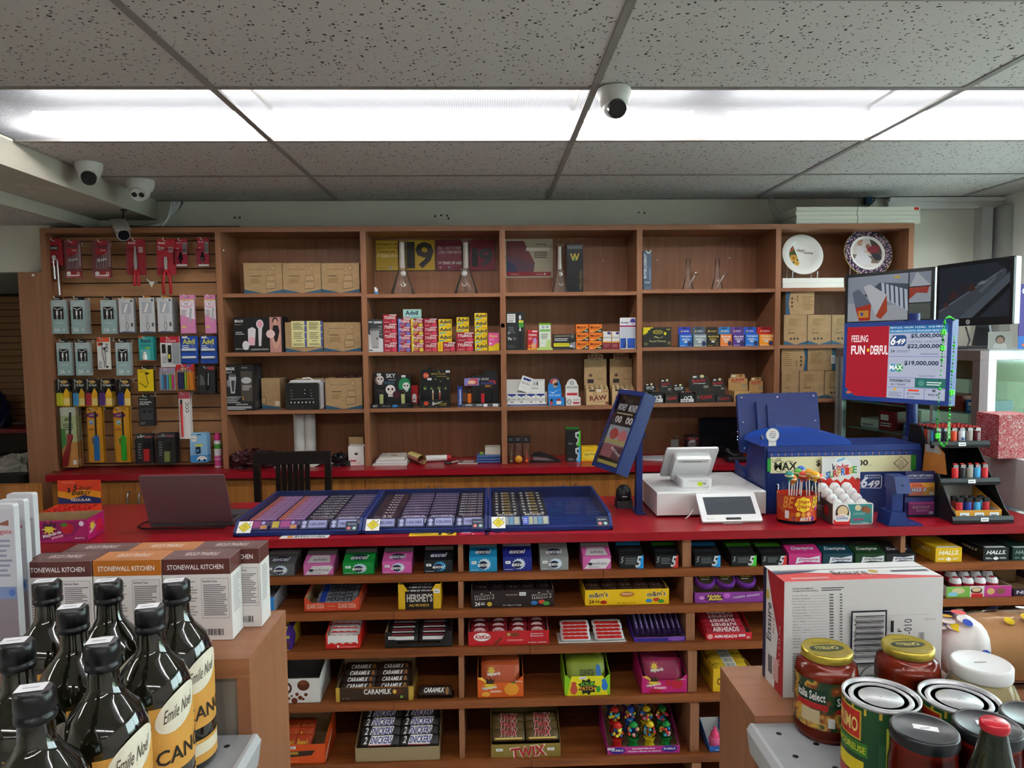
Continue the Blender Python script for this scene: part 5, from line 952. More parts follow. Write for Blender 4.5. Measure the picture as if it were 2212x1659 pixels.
# ---- bay 6
z=shelfz(6,0)
for k in range(2):
 o,w,h=span((1691,600,1823,618.5),3.875,z);MB().box(-w/2,w/2,0,.22,0,h/2-.001,'#ecebe2').build('flat_white_box',None,(o.x,3.875+.002*k,z+k*h/2),None,'%s long flat white box under the birthday plate'%('lower','upper')[k],'box','flat white boxes on the shelf')
zp=z+h+.0006
def plate(label,cx,cy,r,Y,zst,rim,deco,tilt=.22):
 c=px(cx,cy,Y);R=r*Y/F_PX
 X=Matrix.Translation((0,0,c.z-zst))@Matrix.Rotation(PI/2-tilt,4,'X')
 t=thing('decorative_plate',label,'plate',(c.x,Y,zst),0)
 MB().lathe([(.001,-.004),(R*.6,-.004),(R*.66,.002),(R*.985,.010),(R,.013),(R*.985,.0135),(R*.68,.006),(R*.6,.0),(.001,0)],'#eeece8/r.15',40,xf=X,cap=False).build('plate_body',t)
 if rim:MB().lathe([(R*.72,.0076),(R*.985,.0140)],rim,40,xf=X,cap=False).lathe([(R*.985,.0142),(R*1.004,.0138)],'#b8a860/m.6/r.3',40,xf=X,cap=False).build('rim_pattern',t)
 m=MB().deco((X@Vector((-R,-R,.0008)),X.to_3x3()@Vector((2*R,0,0)),X.to_3x3()@Vector((0,2*R,0)),X.to_3x3()@Vector((0,0,1))),deco);m.build('painting',t)
 st=MB()
 for s in(-1,1):
  x=s*R*.6;b0=X@Vector((0,-R,0));st.tube([(x,b0.y-.022,max(.004,b0.z+.018)),(x,b0.y-.02,.004),(x,b0.y+.06,.004),(x,b0.y+.05,b0.z+R*.8)],.003,'#e0e4e4/r.1',6)
 st.build('stand',t)
ros=lambda u,v,r,c,c2:[('k',u,v,r,r,6,.8,c),('e',u,v,r*.55,r*.55,c2,8)]
plate('white plate with roses and a birthday greeting',1732,551,45,3.98,zp,None,[('p',[(.17,.42),(.27,.24),(.42,.3),(.37,.5),(.3,.75),(.2,.78)],'#4a5a2c'),*ros(.23,.66,.09,'#b4603a','#8a3a28'),*ros(.26,.78,.06,'#c47a4a','#a03a2c'),*ros(.29,.42,.10,'#e0a83c','#b87a1e'),*ros(.36,.29,.07,'#e6b84a','#c08a2a'),*ros(.17,.56,.04,'#8a3040','#6a2030'),('t','Happy',.38,.56,.58,.66,'#5a3a3a','i'),('t','Birthday',.56,.5,.78,.58,'#5a3a3a','i')])
@special('rim_flowers')
def _(k):
 m,N,L,b=newmat(k);v=mapping(N,L,(1,1,1));vo=N.new('ShaderNodeTexVoronoi');vo.inputs['Scale'].default_value=95;L.new(v,vo.inputs['Vector'])
 L.new(ramp(N,L,vo.outputs['Distance'],[(.15,'#d8b8c0'),(.38,'#b08a9c'),(.5,'#3c3050'),(.7,'#2a2a34')]),b.inputs['Base Color']);b.inputs['Roughness'].default_value=.2;return m
plate('plate with a garden couple scene and a purple flower rim',1873,547,53,3.97,z,'rim_flowers',[('e',.5,.5,.35,.35,'#d8d0cc',28),('p',[(.17,.4),(.3,.3),(.7,.28),(.84,.42),(.8,.5),(.6,.44),(.2,.48)],'#7a6a5c'),('p',[(.62,.55),(.84,.45),(.84,.6),(.7,.82),(.58,.8)],'#4a4440'),('e',.36,.7,.055,.06,'#c89a80'),('p',[(.3,.74),(.42,.74),(.44,.78),(.36,.82),(.29,.78)],'#b88a70'),('p',[(.3,.66),(.42,.66),(.46,.52),(.58,.36),(.55,.26),(.3,.24),(.2,.34),(.3,.5)],'#ddd8dc'),('e',.53,.64,.05,.055,'#a06a58'),('p',[(.5,.6),(.62,.66),(.78,.66),(.74,.5),(.62,.46),(.52,.5)],'#8a2c38'),('p',[(.56,.5),(.74,.5),(.82,.36),(.66,.34)],'#2c2c34'),('p',[(.44,.56),(.56,.52),(.56,.48),(.44,.52)],'#d8b8a8')])
KS=lambda v=.3:[('p',[(0,0),(1,0),(1,.12),(.5,.0),(0,.14)],KB),('l',.2,.62,.62,.88,6,'#8a6a3c'),('t','RoHS',.2,.36,.46,.43,'#3a2c16','b'),('t','CE',.2,.48,.3,.53,'#5a4426'),*[('e',.3+.15*i,.2,.045,.04,'#3a2c16') for i in range(3)]]
KT=[('p',[(0,0),(.16,0),(.1,.5),(.17,1),(0,1)],KB),('l',.58,.2,.95,.8,7,'#8a6a3c'),('t','RoHS',.38,.55,.44,.8,'#3a2c16','bD'),*[('e',.22,.35+.17*i,.035,.05,'#3a2c16') for i in range(3)]]
KR=[('p',[(1,0),(.86,0),(.93,.5),(.85,1),(1,1)],KB),('l',.05,.2,.4,.8,7,'#8a6a3c'),('t','RoHS',.56,.2,.62,.44,'#3a2c16','bR'),*[('e',.76,.25+.17*i,.035,.05,'#3a2c16') for i in range(3)]]
z=shelfz(6,1)
h6=None
for x0,x1,l in((1693,1742.5,'leftmost'),(1744,1794.5,'middle'),(1796,1846,'rightmost')):
 b=kraft((x0,680,x1,743),YP,'upright kraft carton, %s of three on the shelf below the plates'%l,z,d=.15,F=KS())
kraft((1697,629,1758.5,680),YP,'kraft carton lying on top of three others under the plates',z+span((1693,680,1742,743),YP,z)[2]+.0008,d=.15,F=KT)
z=shelfz(6,2);hL=span((1726,801,1779,862),YP,z)[2]
for x0,x1,l in((1688,1725,'leftmost'),(1726.5,1779,'middle'),(1781,1830,'rightmost')):kraft((x0,801,x1,862),YP,'upright kraft carton, %s of three on the lowest right shelf'%l,z,d=.15,F=KS())
hU=span((1744,751,1805,801),YP,None)[2]
kraft((1688,751,1743,801),YP,'kraft carton lying on the lower right cartons, left one',z+hL+.0008,d=.15,F=KR,wh=(span((1688,751,1743,801),YP)[1],hU))
kraft((1744.5,751,1806,801),YP,'kraft carton lying on the lower right cartons, right one',z+hL+.0008,d=.15,F=[('r',.85,0,1,1,KB),('r',.82,.3,.95,.65,WHT),('b',.84,.35,.93,.6,'#333333'),('l',.1,.3,.5,.8,6,'#8a6a3c')],wh=(span((1744.5,751,1806,801),YP)[1],hU))
# flat white boxes on top of the shelving
for(x0,x1,l) in((1720,1851.5,'left'),(1853,1987,'right')):
 for k in range(4):
  o,w,h=span((x0,446,x1,481),3.87,ZT+.0006)
  b=MB().box(-w/2,w/2,0,.24,0,h/4-.0012,'#eceadb').build('flat_white_box',None,(o.x+(0,.003,-.002,.002)[k],3.87+.001*k,ZT+.0006+k*h/4),None,'flat white box on top of the shelving, %s stack, %s'%(l,('bottom','second','third','top')[k]),'box','flat white boxes above the shelving')
  if l=='right' and k==3:MB().deco(faces(w,.24,h/4-.0012)['F'],[('r',.9,.2,.98,.85,'#e0402c')]).build('red_sticker',b)
# ================================================================ on the front counter
zc=ZB+.0006
# energy shot display
o,w,h=span((92,1100,181,1119),2.74,zc);w=.17
t,w,h=tray('energy_shot_display','orange red energy shot display box with header card','display',None,2.74,'#e0441f',[('t','EXTRA',.06,.3,.3,.7,'#f6d0a0','bi')],d=.115,hb=.05,inn='#d84a24',dims=(Vector((o.x,2.74,zc)),w,.044))
H=.145
MB().box(-w/2,w/2,.1145,.117,.05,H,'#e2451f').build('header_card',t)
MB().deco(((-w/2,.1145,.05),(w,0,0),(0,0,H-.05),(0,-1,0)),[('r',0,0,1,1,'#e2451f'),('p',[(0,.2),(0,.55),(.3,.48),(.6,.62),(1,.5),(1,.1)],'#f0a020'),('p',[(0,.1),(0,.3),(.3,.18),(.6,.36),(1,.22),(1,.0),(0,0)],'#24306e'),('t','5',.35,.56,.47,.8,BLK,'Bi'),('t','-hour',.48,.57,.78,.76,BLK,'bi'),('t','ENERGY',.32,.36,.78,.54,BLK,'Bi'),('t','REGULAR',.3,.1,.76,.22,WHT,'B'),('p',[(.22,.45),(.25,.62),(.2,.7),(.27,.66),(.3,.7),(.28,.58),(.3,.4),(.27,.5)],BLK),('t','Nutritional',.1,.88,.4,.94,'#f6b090','i')]).build('printing',t)
for i in range(12):
 p=local(t,-.06+.04*(i%4),.025+.03*(i//4),.0018)
 b=MB().lathe([(.0125,0),(.0135,.003),(.0135,.030),(.009,.036)],'#c93a2a',12).build('energy_shot',None,p,None,'small energy shot bottle, %s from left in the %s row'%(ORD[i%4],('front','middle','rear')[i//4]),'bottle','energy shot bottles');MB().lathe([(.010,.0365),(.010,.048)],'#e02a22',12).build('cap',b)
# empty candy carton
A,B,C=pz(190,1169,zc),pz(232,1146,zc),pz(72,1174.4,zc)
ang=math.atan2(A.y-C.y,A.x-C.x);wC=.235
ctr=A-Vector((math.cos(ang),math.sin(ang),0))*wC/2
MF2=[('p',[(.30,.1),(.82,.3),(.95,.95),(.38,.9)],'#8f1458'),('k',.47,.62,.11,.3,8,.45,'#e0c83a'),('p',[(.38,.75),(.42,1),(.46,.85),(.5,1),(.53,.85),(.58,.96),(.56,.72)],'#55203c'),('t','Maynards',.38,.28,.64,.46,WHT,'B',14),('p',[(.5,.14),(.66,.26),(.66,.36),(.5,.24)],'#f2a8c0'),('t','Swedish Berries',.51,.19,.65,.27,'#b01860','b',12),('e',.72,.62,.09,.26,'#c01830'),('e',.68,.8,.05,.1,'#5a7a2a'),('e',.92,.82,.035,.12,'#f0dce8'),('t','18x64 g',.82,.12,.95,.2,WHT,'b'),('t','sh',.16,.3,.24,.5,WHT,'B'),('t','ies',.16,.08,.24,.26,WHT,'B')]
tray('candy_carton','empty opened magenta berry candy carton at the left end of the counter','carton',None,0,'#b01a66',MF2,[('k',.28,.6,.2,.28,8,.45,'#e0c83a'),('t','Maynards',.12,.36,.5,.5,WHT,'B',20),('e',.7,.5,.16,.26,'#d02040'),('e',.62,.25,.12,.14,'#d02040'),('e',.85,.3,.1,.16,'#c01838')],d=.135,hb=.078,rz=ang,dims=(ctr,wC,.078))
# laptop
bl,br=pz(325,1131,zc+.012),pz(501,1130,zc+.012)
w=br.x-bl.x;lc=(bl+br)/2
t=thing('laptop','open laptop with dark maroon grey lid facing the viewer','laptop',(lc.x,lc.y,zc),0)
MB().rbox(-w/2,w/2,.004,.215,.001,.013,.006,'#47484b/r.35','z').build('base',t)
kb=MB().box(-w*.44,w*.44,.03,.12,.0131,.0135,'#1d1d20')
for r in range(5):
 for k in range(13):kb.box(-w*.43+k*w*.067,-w*.43+k*w*.067+w*.055,.033+r*.0175,.047+r*.0175,.0136,.0148,'#232326')
kb.build('keyboard',t,kind='stuff')
tl=px(298,1029,2.585);hz=tl.z-zc;hy=2.585-lc.y;LH=math.hypot(hz-.013,hy)
X=Matrix.Translation((0,0,.013))@Matrix.Rotation(-math.atan2(-hy,hz-.013)*-1,4,'X')
MB().rbox(-w/2,w/2,0,.007,0,LH,.008,'#6b4c51/m.15/r.4','y',4,X).build('lid',t)
MB().rbox(-w/2+.008,w/2-.008,.0071,.0074,.008,LH-.01,.002,'#18191c','y',2,X).build('screen',t)
MB().deco((X@Vector((-w/2,0,0)),Vector((w,0,0)),X.to_3x3()@Vector((0,0,LH)),X.to_3x3()@Vector((0,-1,0))),[('e',.55,.5,.035,.05,'#5a464a/m.6/r.3',24),('e',.55,.5,.031,.044,'#6b4c51/m.15/r.4',24),('r',.04,.015,.17,.025,'#8a8488/m1/r.3'),('r',.78,.015,.92,.025,'#8a8488/m1/r.3')]).build('lid_emblem',t)
cd=MB().tube([(lc.x-w/2-.002,lc.y+.10,zc+.008),(lc.x-w/2-.05,lc.y+.06,zc+.003),(lc.x-w/2-.045,lc.y-.0,zc+.003),(lc.x-w/2-.01,lc.y-.028,zc+.003),(lc.x,lc.y-.034,zc+.003),(lc.x+w*.45,lc.y-.03,zc+.003)],.0024,BLK,6);cd.build('power_cable',None,None,None,'black power cable lying around the laptop','cable')
# scratch ticket trays
TB0,TBK=2.50,3.02
txs=[pz(499,1163,zc).x,pz(780,1157,zc).x,pz(1054.5,1148,zc).x,pz(1326,1146,zc).x]
TK=[ # columns per tray: (name, base colour, decals)
[('crossword','violet','#8a4a86'),('crossword','violet','#8a4a86'),('black prize','black','#241c22'),('lilac prize','lilac','#8a7a98')],
[('dark multiplier','maroon','#3c1f28'),('lilac prize','lilac','#8a7a98'),('lilac prize','lilac','#7d708e'),('black prize','black','#2a1c24')],
[('black money','black','#17161a'),('black money','black','#17161a'),None,None]]
TD={'crossword':[('r',0,.0,.5,1,'#b04a86'),('p',[(0,.5),(.25,.5),(.2,1),(0,1)],'#e8a82a'),('e',.1,.7,.09,.28,'#e0662a'),('t','XWORDS',.22,.35,.98,.9,'#ecd8ec','Bi')],
'black prize':[('t','MAXIMUM',.08,.55,.95,.92,'#c9c4c8','B'),('t','$100,000',.2,.1,.95,.48,'#d8a8b0','B')],
'lilac prize':[('r',0,.7,1,1,'#3c2c3c'),('t','MAXIMUM',.08,.15,.95,.6,'#e8e0f0','B'),('e',.05,.6,.06,.3,'#3c2c3c'),('e',.95,.6,.06,.3,'#3c2c3c')],
'dark multiplier':[('t','3X',.35,.1,.75,.9,'#d8ccd0','B'),('l',.05,.1,.3,.6,2,'#a08890')],
'black money':[('t','MONEY',.15,.1,.9,.55,'#e4dcc8','B'),('e',.15,.75,.06,.2,'#c8c4b8'),('e',.4,.75,.06,.2,'#c8c4b8'),('e',.85,.7,.06,.2,'#c8c4b8'),('r',.42,.6,.68,.95,'#a08238')]}
def stick(mb,x0,z0,w,h,q):pass
for i in range(3):
 a,b=txs[i]+.0015,txs[i+1]-.0015;w=b-a;xm=(a+b)/2;D=TBK-TB0
 side=('left','middle','right')[i]
 t=thing('ticket_tray','%s of three blue scratch ticket trays with clear lids on the counter'%side,'ticket tray',(xm,TB0,zc+.0012),0,'scratch ticket trays')
 prof=[(0,0),(D,0),(D,.05),(.042,.05),(0,.014)]
 MB().box(-w/2,w/2,0,D,0,.004,'blue').build('floor_panel',t)
 for xa,xb in((-w/2,-w/2+.011),(w/2-.011,w/2)):MB().prismx(prof,xa,xb,'blue').build('side_frame',t)
 MB().box(-w/2+.0112,w/2-.0112,D-.010,D,.0042,.05,'blue').build('back_frame',t)
 MB().prismx([(0,.0042),(.010,.0042),(.010,.0165),(0,.0135)],-w/2+.0112,w/2-.0112,'blue').build('front_frame',t)
 MB().box(-w/2+.0112,w/2-.0112,.0412,D-.0105,.0465,.0485,'acrylic',skip='BFKLR').build('lid',t)
 MB().quad((-w/2+.0112,.002,.0172),(w/2-.0112,.002,.0172),(w/2-.0112,.0395,.0485),(-w/2+.0112,.0395,.0485),'acrylic').build('front_window',t)
 for k in range(26):MB().box(-w/2+.012,w/2-.012,.06+k*.0168,.064+k*.0168,.0042,.0078,'#1f3f8f').build('floor_rib',t)
 # stickers on the slanted window
 n=Vector((0,-.66,.75)).normalized();U=Vector((1,0,0));V=Vector((0,.037,.0312)).normalized()
 for nm,x,c in(('sign_sticker',-w*.42,1),('play_sticker',w*.42,0)):
  s_=.05 if c else .043;oo=Vector((x-(s_/2 if c else s_/2),.003,.0172))+n*.0012-V*.008
  if c:dd=[('r',0,0,1,1,'#f4f2ea'),('p',[(.5,.06),(.94,.5),(.5,.94),(.06,.5)],'#3a3616'),('p',[(.5,.1),(.9,.5),(.5,.9),(.1,.5)],'#ecd92a'),('t','SIGN',.38,.64,.62,.72,'#6d6210','b'),('t','YOUR',.33,.53,.67,.61,'#6d6210','b'),('t','LOTTO',.31,.41,.69,.49,'#6d6210','b'),('t','TICKET',.36,.3,.64,.37,'#6d6210','b'),('p',[(.7,.7),(.84,.9),(.92,.84),(.76,.66)],'#a8a8a0')]
  else:dd=[('r',0,0,1,1,'#1e2740'),('t','Play Smart',.15,.62,.85,.76,'#d8dce8','b'),('e',.28,.3,.15,.15,'#e07a78'),('e',.74,.3,.15,.15,'#a8c8c4')]
  MB().deco((oo,U*s_,V*s_,n),dd).build(nm,t)
 cw=(w-.03)/4
 for c,tk in enumerate(TK[i]):
  if tk is None:continue
  nmx,cn,col=tk;N=15 if nmx=='crossword' else 8 if nmx=='black money' else 9;L0,L1=.115,D-.02;pitch=(L1-L0)/N
  me_root=None
  for q in range(N):
   lab='%s scratch ticket, %s from front, %s column of the %s tray'%(cn,ORD[q] if q<12 else('thirteenth','fourteenth','fifteenth')[q-12],ORD[c],side)
   X=Matrix.Rotation(math.radians(5),4,'X');ln=pitch*1.35
   loc=(xm-w/2+.015+cw*(c+.5),TB0+L0+q*pitch,zc+.0195)
   if me_root is None:
    v=[X@Vector(p) for p in((-cw*.47,0,.008),(cw*.47,0,.008),(cw*.47,ln,.008),(-cw*.47,ln,.008))]
    m=MB().add(v,[(0,1,2,3)],col)
    m.deco((v[0],v[1]-v[0],(v[3]-v[0])*.75,X.to_3x3()@Vector((0,0,1))),TD[nmx])
    me_root=m.build('scratch_ticket',None,loc,(math.radians(0),0,0),lab,'scratch ticket','scratch tickets in the trays')
   else:copytree(me_root,loc,None,lab)
  # front ticket shown whole, lying flat ahead of the fan, plus price slip on the window
  fl=MB().box(-cw*.46,cw*.46,0,.062,0,.0012,col)
  fd={'crossword':[('r',.04,.05,.52,.95,'#b8306e'),('r',.56,.3,.96,.95,'#4a4a5c'),('r',.56,.05,.96,.25,'#6a9a30'),('t','WORDS',.1,.3,.5,.6,'#4a1030','B'),('l',.6,.35,.92,.9,5,'#c8c8d0')],'black prize':[('t','$100,000',.1,.6,.9,.9,'#d8a0a8','B'),('r',.1,.1,.5,.45,'#4a4048'),('l',.55,.1,.9,.5,3,'#c8c0c8')],'lilac prize':[('r',0,0,1,1,'#d8c8d0'),('r',.06,.54,.47,.92,'#a83a58'),('r',.53,.54,.94,.92,'#a83a58'),('r',.06,.08,.47,.46,'#a83a58'),('r',.53,.08,.94,.46,'#a83a58')],'dark multiplier':[('r',.1,.1,.9,.9,'#c8cac4'),('l',.12,.12,.88,.88,5,'#6a7a80')],'black money':[('r',0,0,1,1,'#b8b8b0'),('r',.04,.5,.24,.95,'#38343a'),('t','MONEY',.28,.7,.95,.95,'#2a282c','B'),('s',.4,.5,.12,.1),('s',.8,.5,.12,.1),('l',.1,.08,.9,.38,3,'#8a8a84')]}[nmx]
  fl.deco(((-cw*.46,0,.0012),(cw*.92,0,0),(0,.062,0),(0,0,1)),fd).build('scratch_ticket',None,(xm-w/2+.015+cw*(c+.5),TB0+.048,zc+.024),None,'%s scratch ticket lying whole at the front, %s column of the %s tray'%(cn,ORD[c],side),'scratch ticket','scratch tickets in the trays')
  sl={'crossword':[('r',0,0,1,1,'#5a3a78'),('r',.05,.2,.3,.9,'#e8c83a'),('r',.35,.25,.7,.95,'#c04a8a'),('r',.72,.1,.95,.5,'#e8a050'),('e',.8,.75,.07,.18,'#c8b8e0')],'black money':[('r',0,0,1,1,'#7a8aa8'),('r',.02,.02,.2,.98,'#4a6ae0'),('l',.04,.2,.18,.8,3,WHT),('r',.25,.1,.38,.9,'#d8d49a'),('r',.42,.1,.55,.9,'#b8c0b0'),('r',.6,.1,.73,.9,'#7ab0c8'),('r',.78,.1,.95,.9,'#d8d4b0')]}.get(nmx,[('r',0,0,1,1,'#4a4c70'),('r',.3,.15,.95,.95,'#b8b8dc'),('e',.14,.7,.08,.2,'#d0d0e8'),('e',.14,.3,.08,.2,'#d0d0e8'),('t','100,000',.36,.3,.9,.7,'#4a3a78','b')])
  m=MB().deco(((-cw*.46,.012,.0195),(cw*.92,0,0),(0,.030,.0245),(0,-.63,.77)),sl);m.build('price_slip',t,(-w/2+.015+cw*(c+.5),0,0))
# paper signs half under the trays
def sheet(name,label,x0,x1,y,c,F):
 a,b=pz(x0,y,zc),pz(x1,y,zc);W_=b.x-a.x
 m=MB().box(0,W_,0,.075,0,.0005,c).build(name,None,(a.x,YC0+.004,zc),None,label,'sign')
 MB().deco(((0,0,.0005),(W_,0,0),(0,.075,0),(0,0,1)),[('r',.005,.01,.995,.99,c)]+F).build('printing',m)
sheet('bitcoin_sticker','white bitcoin sticker on the counter edge under the left tray',594,700,1172,'#eceae4',[('t','bitcoin',.3,.12,.92,.42,'#3c3e44','B'),('e',.2,.25,.06,.2,'#e8963a')])
sheet('age_sign','yellow age sign lying under the middle ticket tray',880,984,1165,'#e0b41e',[('t','19',.62,.1,.95,.6,BLK,'B'),('l',.05,.2,.5,.6,2,'#8a6a10')])
sheet('smoking_sign','crimson smoking sign lying under the middle and right trays',990,1094,1163,'#b02040',[('t','9',.72,.1,.9,.6,'#2a1418','B'),('r',.05,.3,.25,.5,'#e0a0b0'),('r',.55,0,.64,1,'#2a1030'),('e',.3,.15,.02,.08,'#f0d0d0')])
# barcode scanner
p=pz(1350,1098,zc)
t=MB().prismx([(-.034,0),(.03,0),(.026,.032),(-.03,.03)],-.032,.032,'#26272a/r.5').build('barcode_scanner',None,(p.x,p.y+.03,zc),0,'black hands free barcode scanner standing beside the ticket trays','scanner')
MB().lathe([(.031,0),(.0325,.02),(.028,.042),(.016,.056),(.002,.060)],'#1b1c1f/r.4',20,c=(0,0,.0325),sy=.85).build('hood',t)
MB().box(-.010,.010,-.0282,-.0275,.046,.049,'#e8e8e8').sphere((0,-.021,.076),.008,'#3a3b3e',12,6,(1,.5,1.4)).build('label_strip',t)
# tilted ticket stand
cp=px(1349,934,2.80)
R=Matrix.Rotation(math.radians(20),4,'Z')@Matrix.Rotation(math.radians(23),4,'Y')
t=thing('ticket_stand','tilted blue scratch ticket stand on a post beside the white till','ticket stand',(cp.x+.065,2.80,zc),0)
Xb=Matrix.Translation((cp.x-(cp.x+.065),0,cp.z-zc))@R
hw,hh,th=.100,.168,.022
MB().box(-th,-th+.012,-hw,hw,-hh,hh,'blue',Xb).box(-th+.012,th,-hw,hw,-hh,hh,'blue',Xb).build('case',t)
for a in((-hw,hw,-hh,-hh+.02),(-hw,hw,hh-.02,hh),(-hw,-hw+.014,-hh+.0205,hh-.0205),(hw-.014,hw,-hh+.0205,hh-.0205)):MB().box(-th-.012,-th-.0005,a[0],a[1],a[2],a[3],'blue',Xb).build('case_rim',t)
fr=(Xb@Vector((-th-.001,hw-.015,-hh+.021)),Xb.to_3x3()@Vector((0,-2*hw+.03,0)),Xb.to_3x3()@Vector((0,0,2*hh-.042)),Xb.to_3x3()@Vector((-1,0,0)))
MB().deco(fr,[('r',0,0,1,1,'#1c181c'),('t','MONEY',.08,.78,.45,.88,'#d0d4dc','B'),('t','MONEY',.55,.78,.92,.88,'#d0d4dc','B'),('l',.1,.72,.9,.76,1,'#b0a888'),('t','00',.12,.6,.42,.7,'#d8d8d8','B'),('t','00',.6,.6,.9,.7,'#d8d8d8','B'),('r',0,.28,1,.56,'#9aa4ac'),('e',.3,.44,.2,.08,'#b0403a'),('e',.7,.42,.2,.09,'#c06a70'),('r',.0,.3,1,.36,'#a8a46a'),('r',0,.1,1,.29,'#9a5a68'),('r',.5,.1,1,.27,'#5a2a44'),('t','INSTANT',.4,.18,.9,.22,WHT,'b',-20),('r',0,.04,1,.1,'#26221c'),('r',0,0,1,.05,'#b8ac5a')]).build('tickets',t)
MB().box(-th-.013,-th-.0122,-hw+.012,hw-.012,-hh+.018,hh-.018,'film',Xb).build('window',t)
q=px(1381,938,2.735);lx=q.x-t.location.x
MB().cyl((lx,-.075,q.z-zc),(lx,-.045,q.z-zc),.022,'blue',20).build('pivot_disc',t);MB().lathe([(.008,0),(.007,.004)],'#c8c8c8/m1/r.3',12,xf=Matrix.Translation((lx,-.0755,q.z-zc))@Matrix.Rotation(PI/2,4,'X')).build('bolt',t)
MB().prismx([(-.07,.004),(-.03,.004),(-.045,q.z-zc),(-.068,q.z-zc)],lx-.012,lx+.012,'blue').build('post',t)
MB().prismx([(-.095,0),(.02,0),(.02,.004),(-.095,.004)],lx-.016,lx+.02,'blue').build('foot',t)
# white till
X0,X1=pz(1427,1126,zc).x,pz(1669,1123,zc).x;xm=(X0+X1)/2;w=X1-X0
t=thing('cash_drawer','large white cash drawer on the counter','cash drawer',(xm,2.66,zc),0)
MB().rbox(-w/2,w/2,.0,.39,.006,.096,.004,'#ecebea/r.35','x').build('body',t)
MB().box(-w/2+.02,w/2-.02,.02,.37,0,.0058,BLK).build('rubber_feet',t)
zd=zc+.0966
bx=px(1505,1061,2.745).x
t=thing('sales_terminal','white sales terminal with tilted screen on top of the cash drawer','terminal',(bx,2.745,zd),0)
MB().rbox(-.063,.063,0,.17,0,.034,.012,'#f0efee/r.35','z',4).deco(((-.063,-.0002,0),(.126,0,0),(0,0,.034),(0,-1,0)),[('t','clover',.52,.45,.62,.62,'#555555'),('e',.6,.4,.09,.25,'#d8f020'),('t','ia',.7,.35,.78,.6,'#5a2a2a','b'),('l',.25,.75,.7,.85,1,'#c8c8c8')]).build('printer_base',t)
X=Matrix.Translation((-.005,.145,.030))@Matrix.Rotation(math.radians(40),4,'X')
MB().rbox(-.107,.107,-.006,.004,-.012,.160,.008,'#dfdfdf/r.35','y',3,X).build('screen_panel',t)
MB().rbox(-.075,.075,-.042,-.0062,.006,.138,.014,'#f4f3f2/r.35','y',4,X).build('rear_housing',t)
MB().deco((X@Vector((-.075,-.042,.006)),X.to_3x3()@Vector((.15,0,0)),X.to_3x3()@Vector((0,0,.132)),X.to_3x3()@Vector((0,-1,0))),[('r',.1,.84,.9,.95,'#c9c9c9'),('r',.2,.87,.74,.91,'#8a8a8a'),('r',.17,.18,.85,.8,'#e6e5e4'),('r',.175,.186,.845,.794,'#f4f3f2/r.35'),('e',.5,.04,.02,.02,'#666666')]).build('paper_door',t)
# customer display leaning on the drawer
tl,tr,bl_,br_=px(1493,1074,2.640),px(1616,1071,2.640),px(1518,1135,2.548),px(1648,1132,2.548)
Lc=(bl_+br_)/2;U=(br_-bl_);V=(tl+tr)/2-Lc;w,h=U.length,V.length
N=U.cross(V).normalized();Vn=V-U*(V.dot(U)/U.length_squared)
Rm=Matrix((U.normalized(),-N,Vn.normalized())).transposed().to_4x4();X=Matrix.Translation((0,0,max(Lc.z-zc,.010)))@Rm
t=thing('customer_display','white customer tablet display with dark screen leaning on the cash drawer','display',(Lc.x,Lc.y,zc),0)
h=Vn.length
MB().rbox(-w/2,w/2,0,.010,0,h,.005,'#f2f1f0/r.3','y',3,X).build('case',t)
MB().deco((X@Vector((-w/2,0,0)),X.to_3x3()@Vector((w,0,0)),X.to_3x3()@Vector((0,0,h)),X.to_3x3()@Vector((0,-1,0))),[('r',.1,.235,.92,.86,'#2b333b'),('t','Welcome to All in One',.3,.6,.78,.66,'#14181c','b'),('t','Convenience',.4,.53,.68,.58,'#14181c','b'),('r',.4,.05,.65,.13,'#1c1c1e'),('t','clover',.08,.08,.2,.12,'#888888')]).build('screen',t)
MB().prismx([(.004,.0),(.05,.0),(.075,.05),(.03,.012)],-.035,.04,'#b8b8b8/r.4').build('foot',t)
MB().tube([(bx+.035,2.742,zd+.03),(bx+.045,2.72,zd+.006),(bx+.03,2.69,zd+.004),(bx+.02,2.668,zd+.002),(bx-.01,2.652,zd-.01)],.0022,'#f2f2f2',6).build('white_cable',None,None,None,'thin white cable from the sales terminal to the customer display','cable')
MB().tube([(X0+.135,2.635,zc+.035),(X0+.118,2.628,zc+.015),(X0+.10,2.622,zc+.003)],.0022,'#f2f2f2',6).build('white_cable',None,None,None,'short white cable end beside the customer display','cable')
# ---------------------------------------------------------------- lottery terminal
LX0,LX1=1.082,px(1992,960,2.69).x;lw=LX1-LX0;LZ=px(1800,963,2.69).z-zc
t=thing('lottery_terminal','large blue lottery terminal with a cream paper banner','lottery terminal',(LX0,2.69,zc),0)
MB().prismx([(0,0),(.33,0),(.33,.13),(.24,.13),(.20,LZ),(.012,LZ),(0,LZ-.02)],0,lw,'blue').build('body',t)
MB().prismx([(-.004,0),(.34,0),(.34,.155),(.20,.10),(.135,.12),(.10,.20),(.05,.305),(.01,LZ)],-.010,-.0006,'blue').build('left_wing',t)
hx0,hx1=px(1640,960,2.72).x-LX0,px(1835,960,2.72).x-LX0;hc=(hx0+hx1)/2;hr=(hx1-hx0)/2
MB().prism([(hc+hr,LZ+.0006)]+[(hc+hr*math.copysign(abs(math.cos(a))**.8,math.cos(a)),LZ+.0006+.052*math.sin(a)) for a in[PI*i/16 for i in range(1,16)]]+[(hc-hr,LZ+.0006)],.014,.20,'#1a44a0/r.35').build('hood',t)
MB().prismx([(.15,LZ+.002),(.19,LZ+.002),(.235,LZ+.1),(.225,LZ+.1)],hc-.05,hc+.05,'blue').build('screen_arm',t)
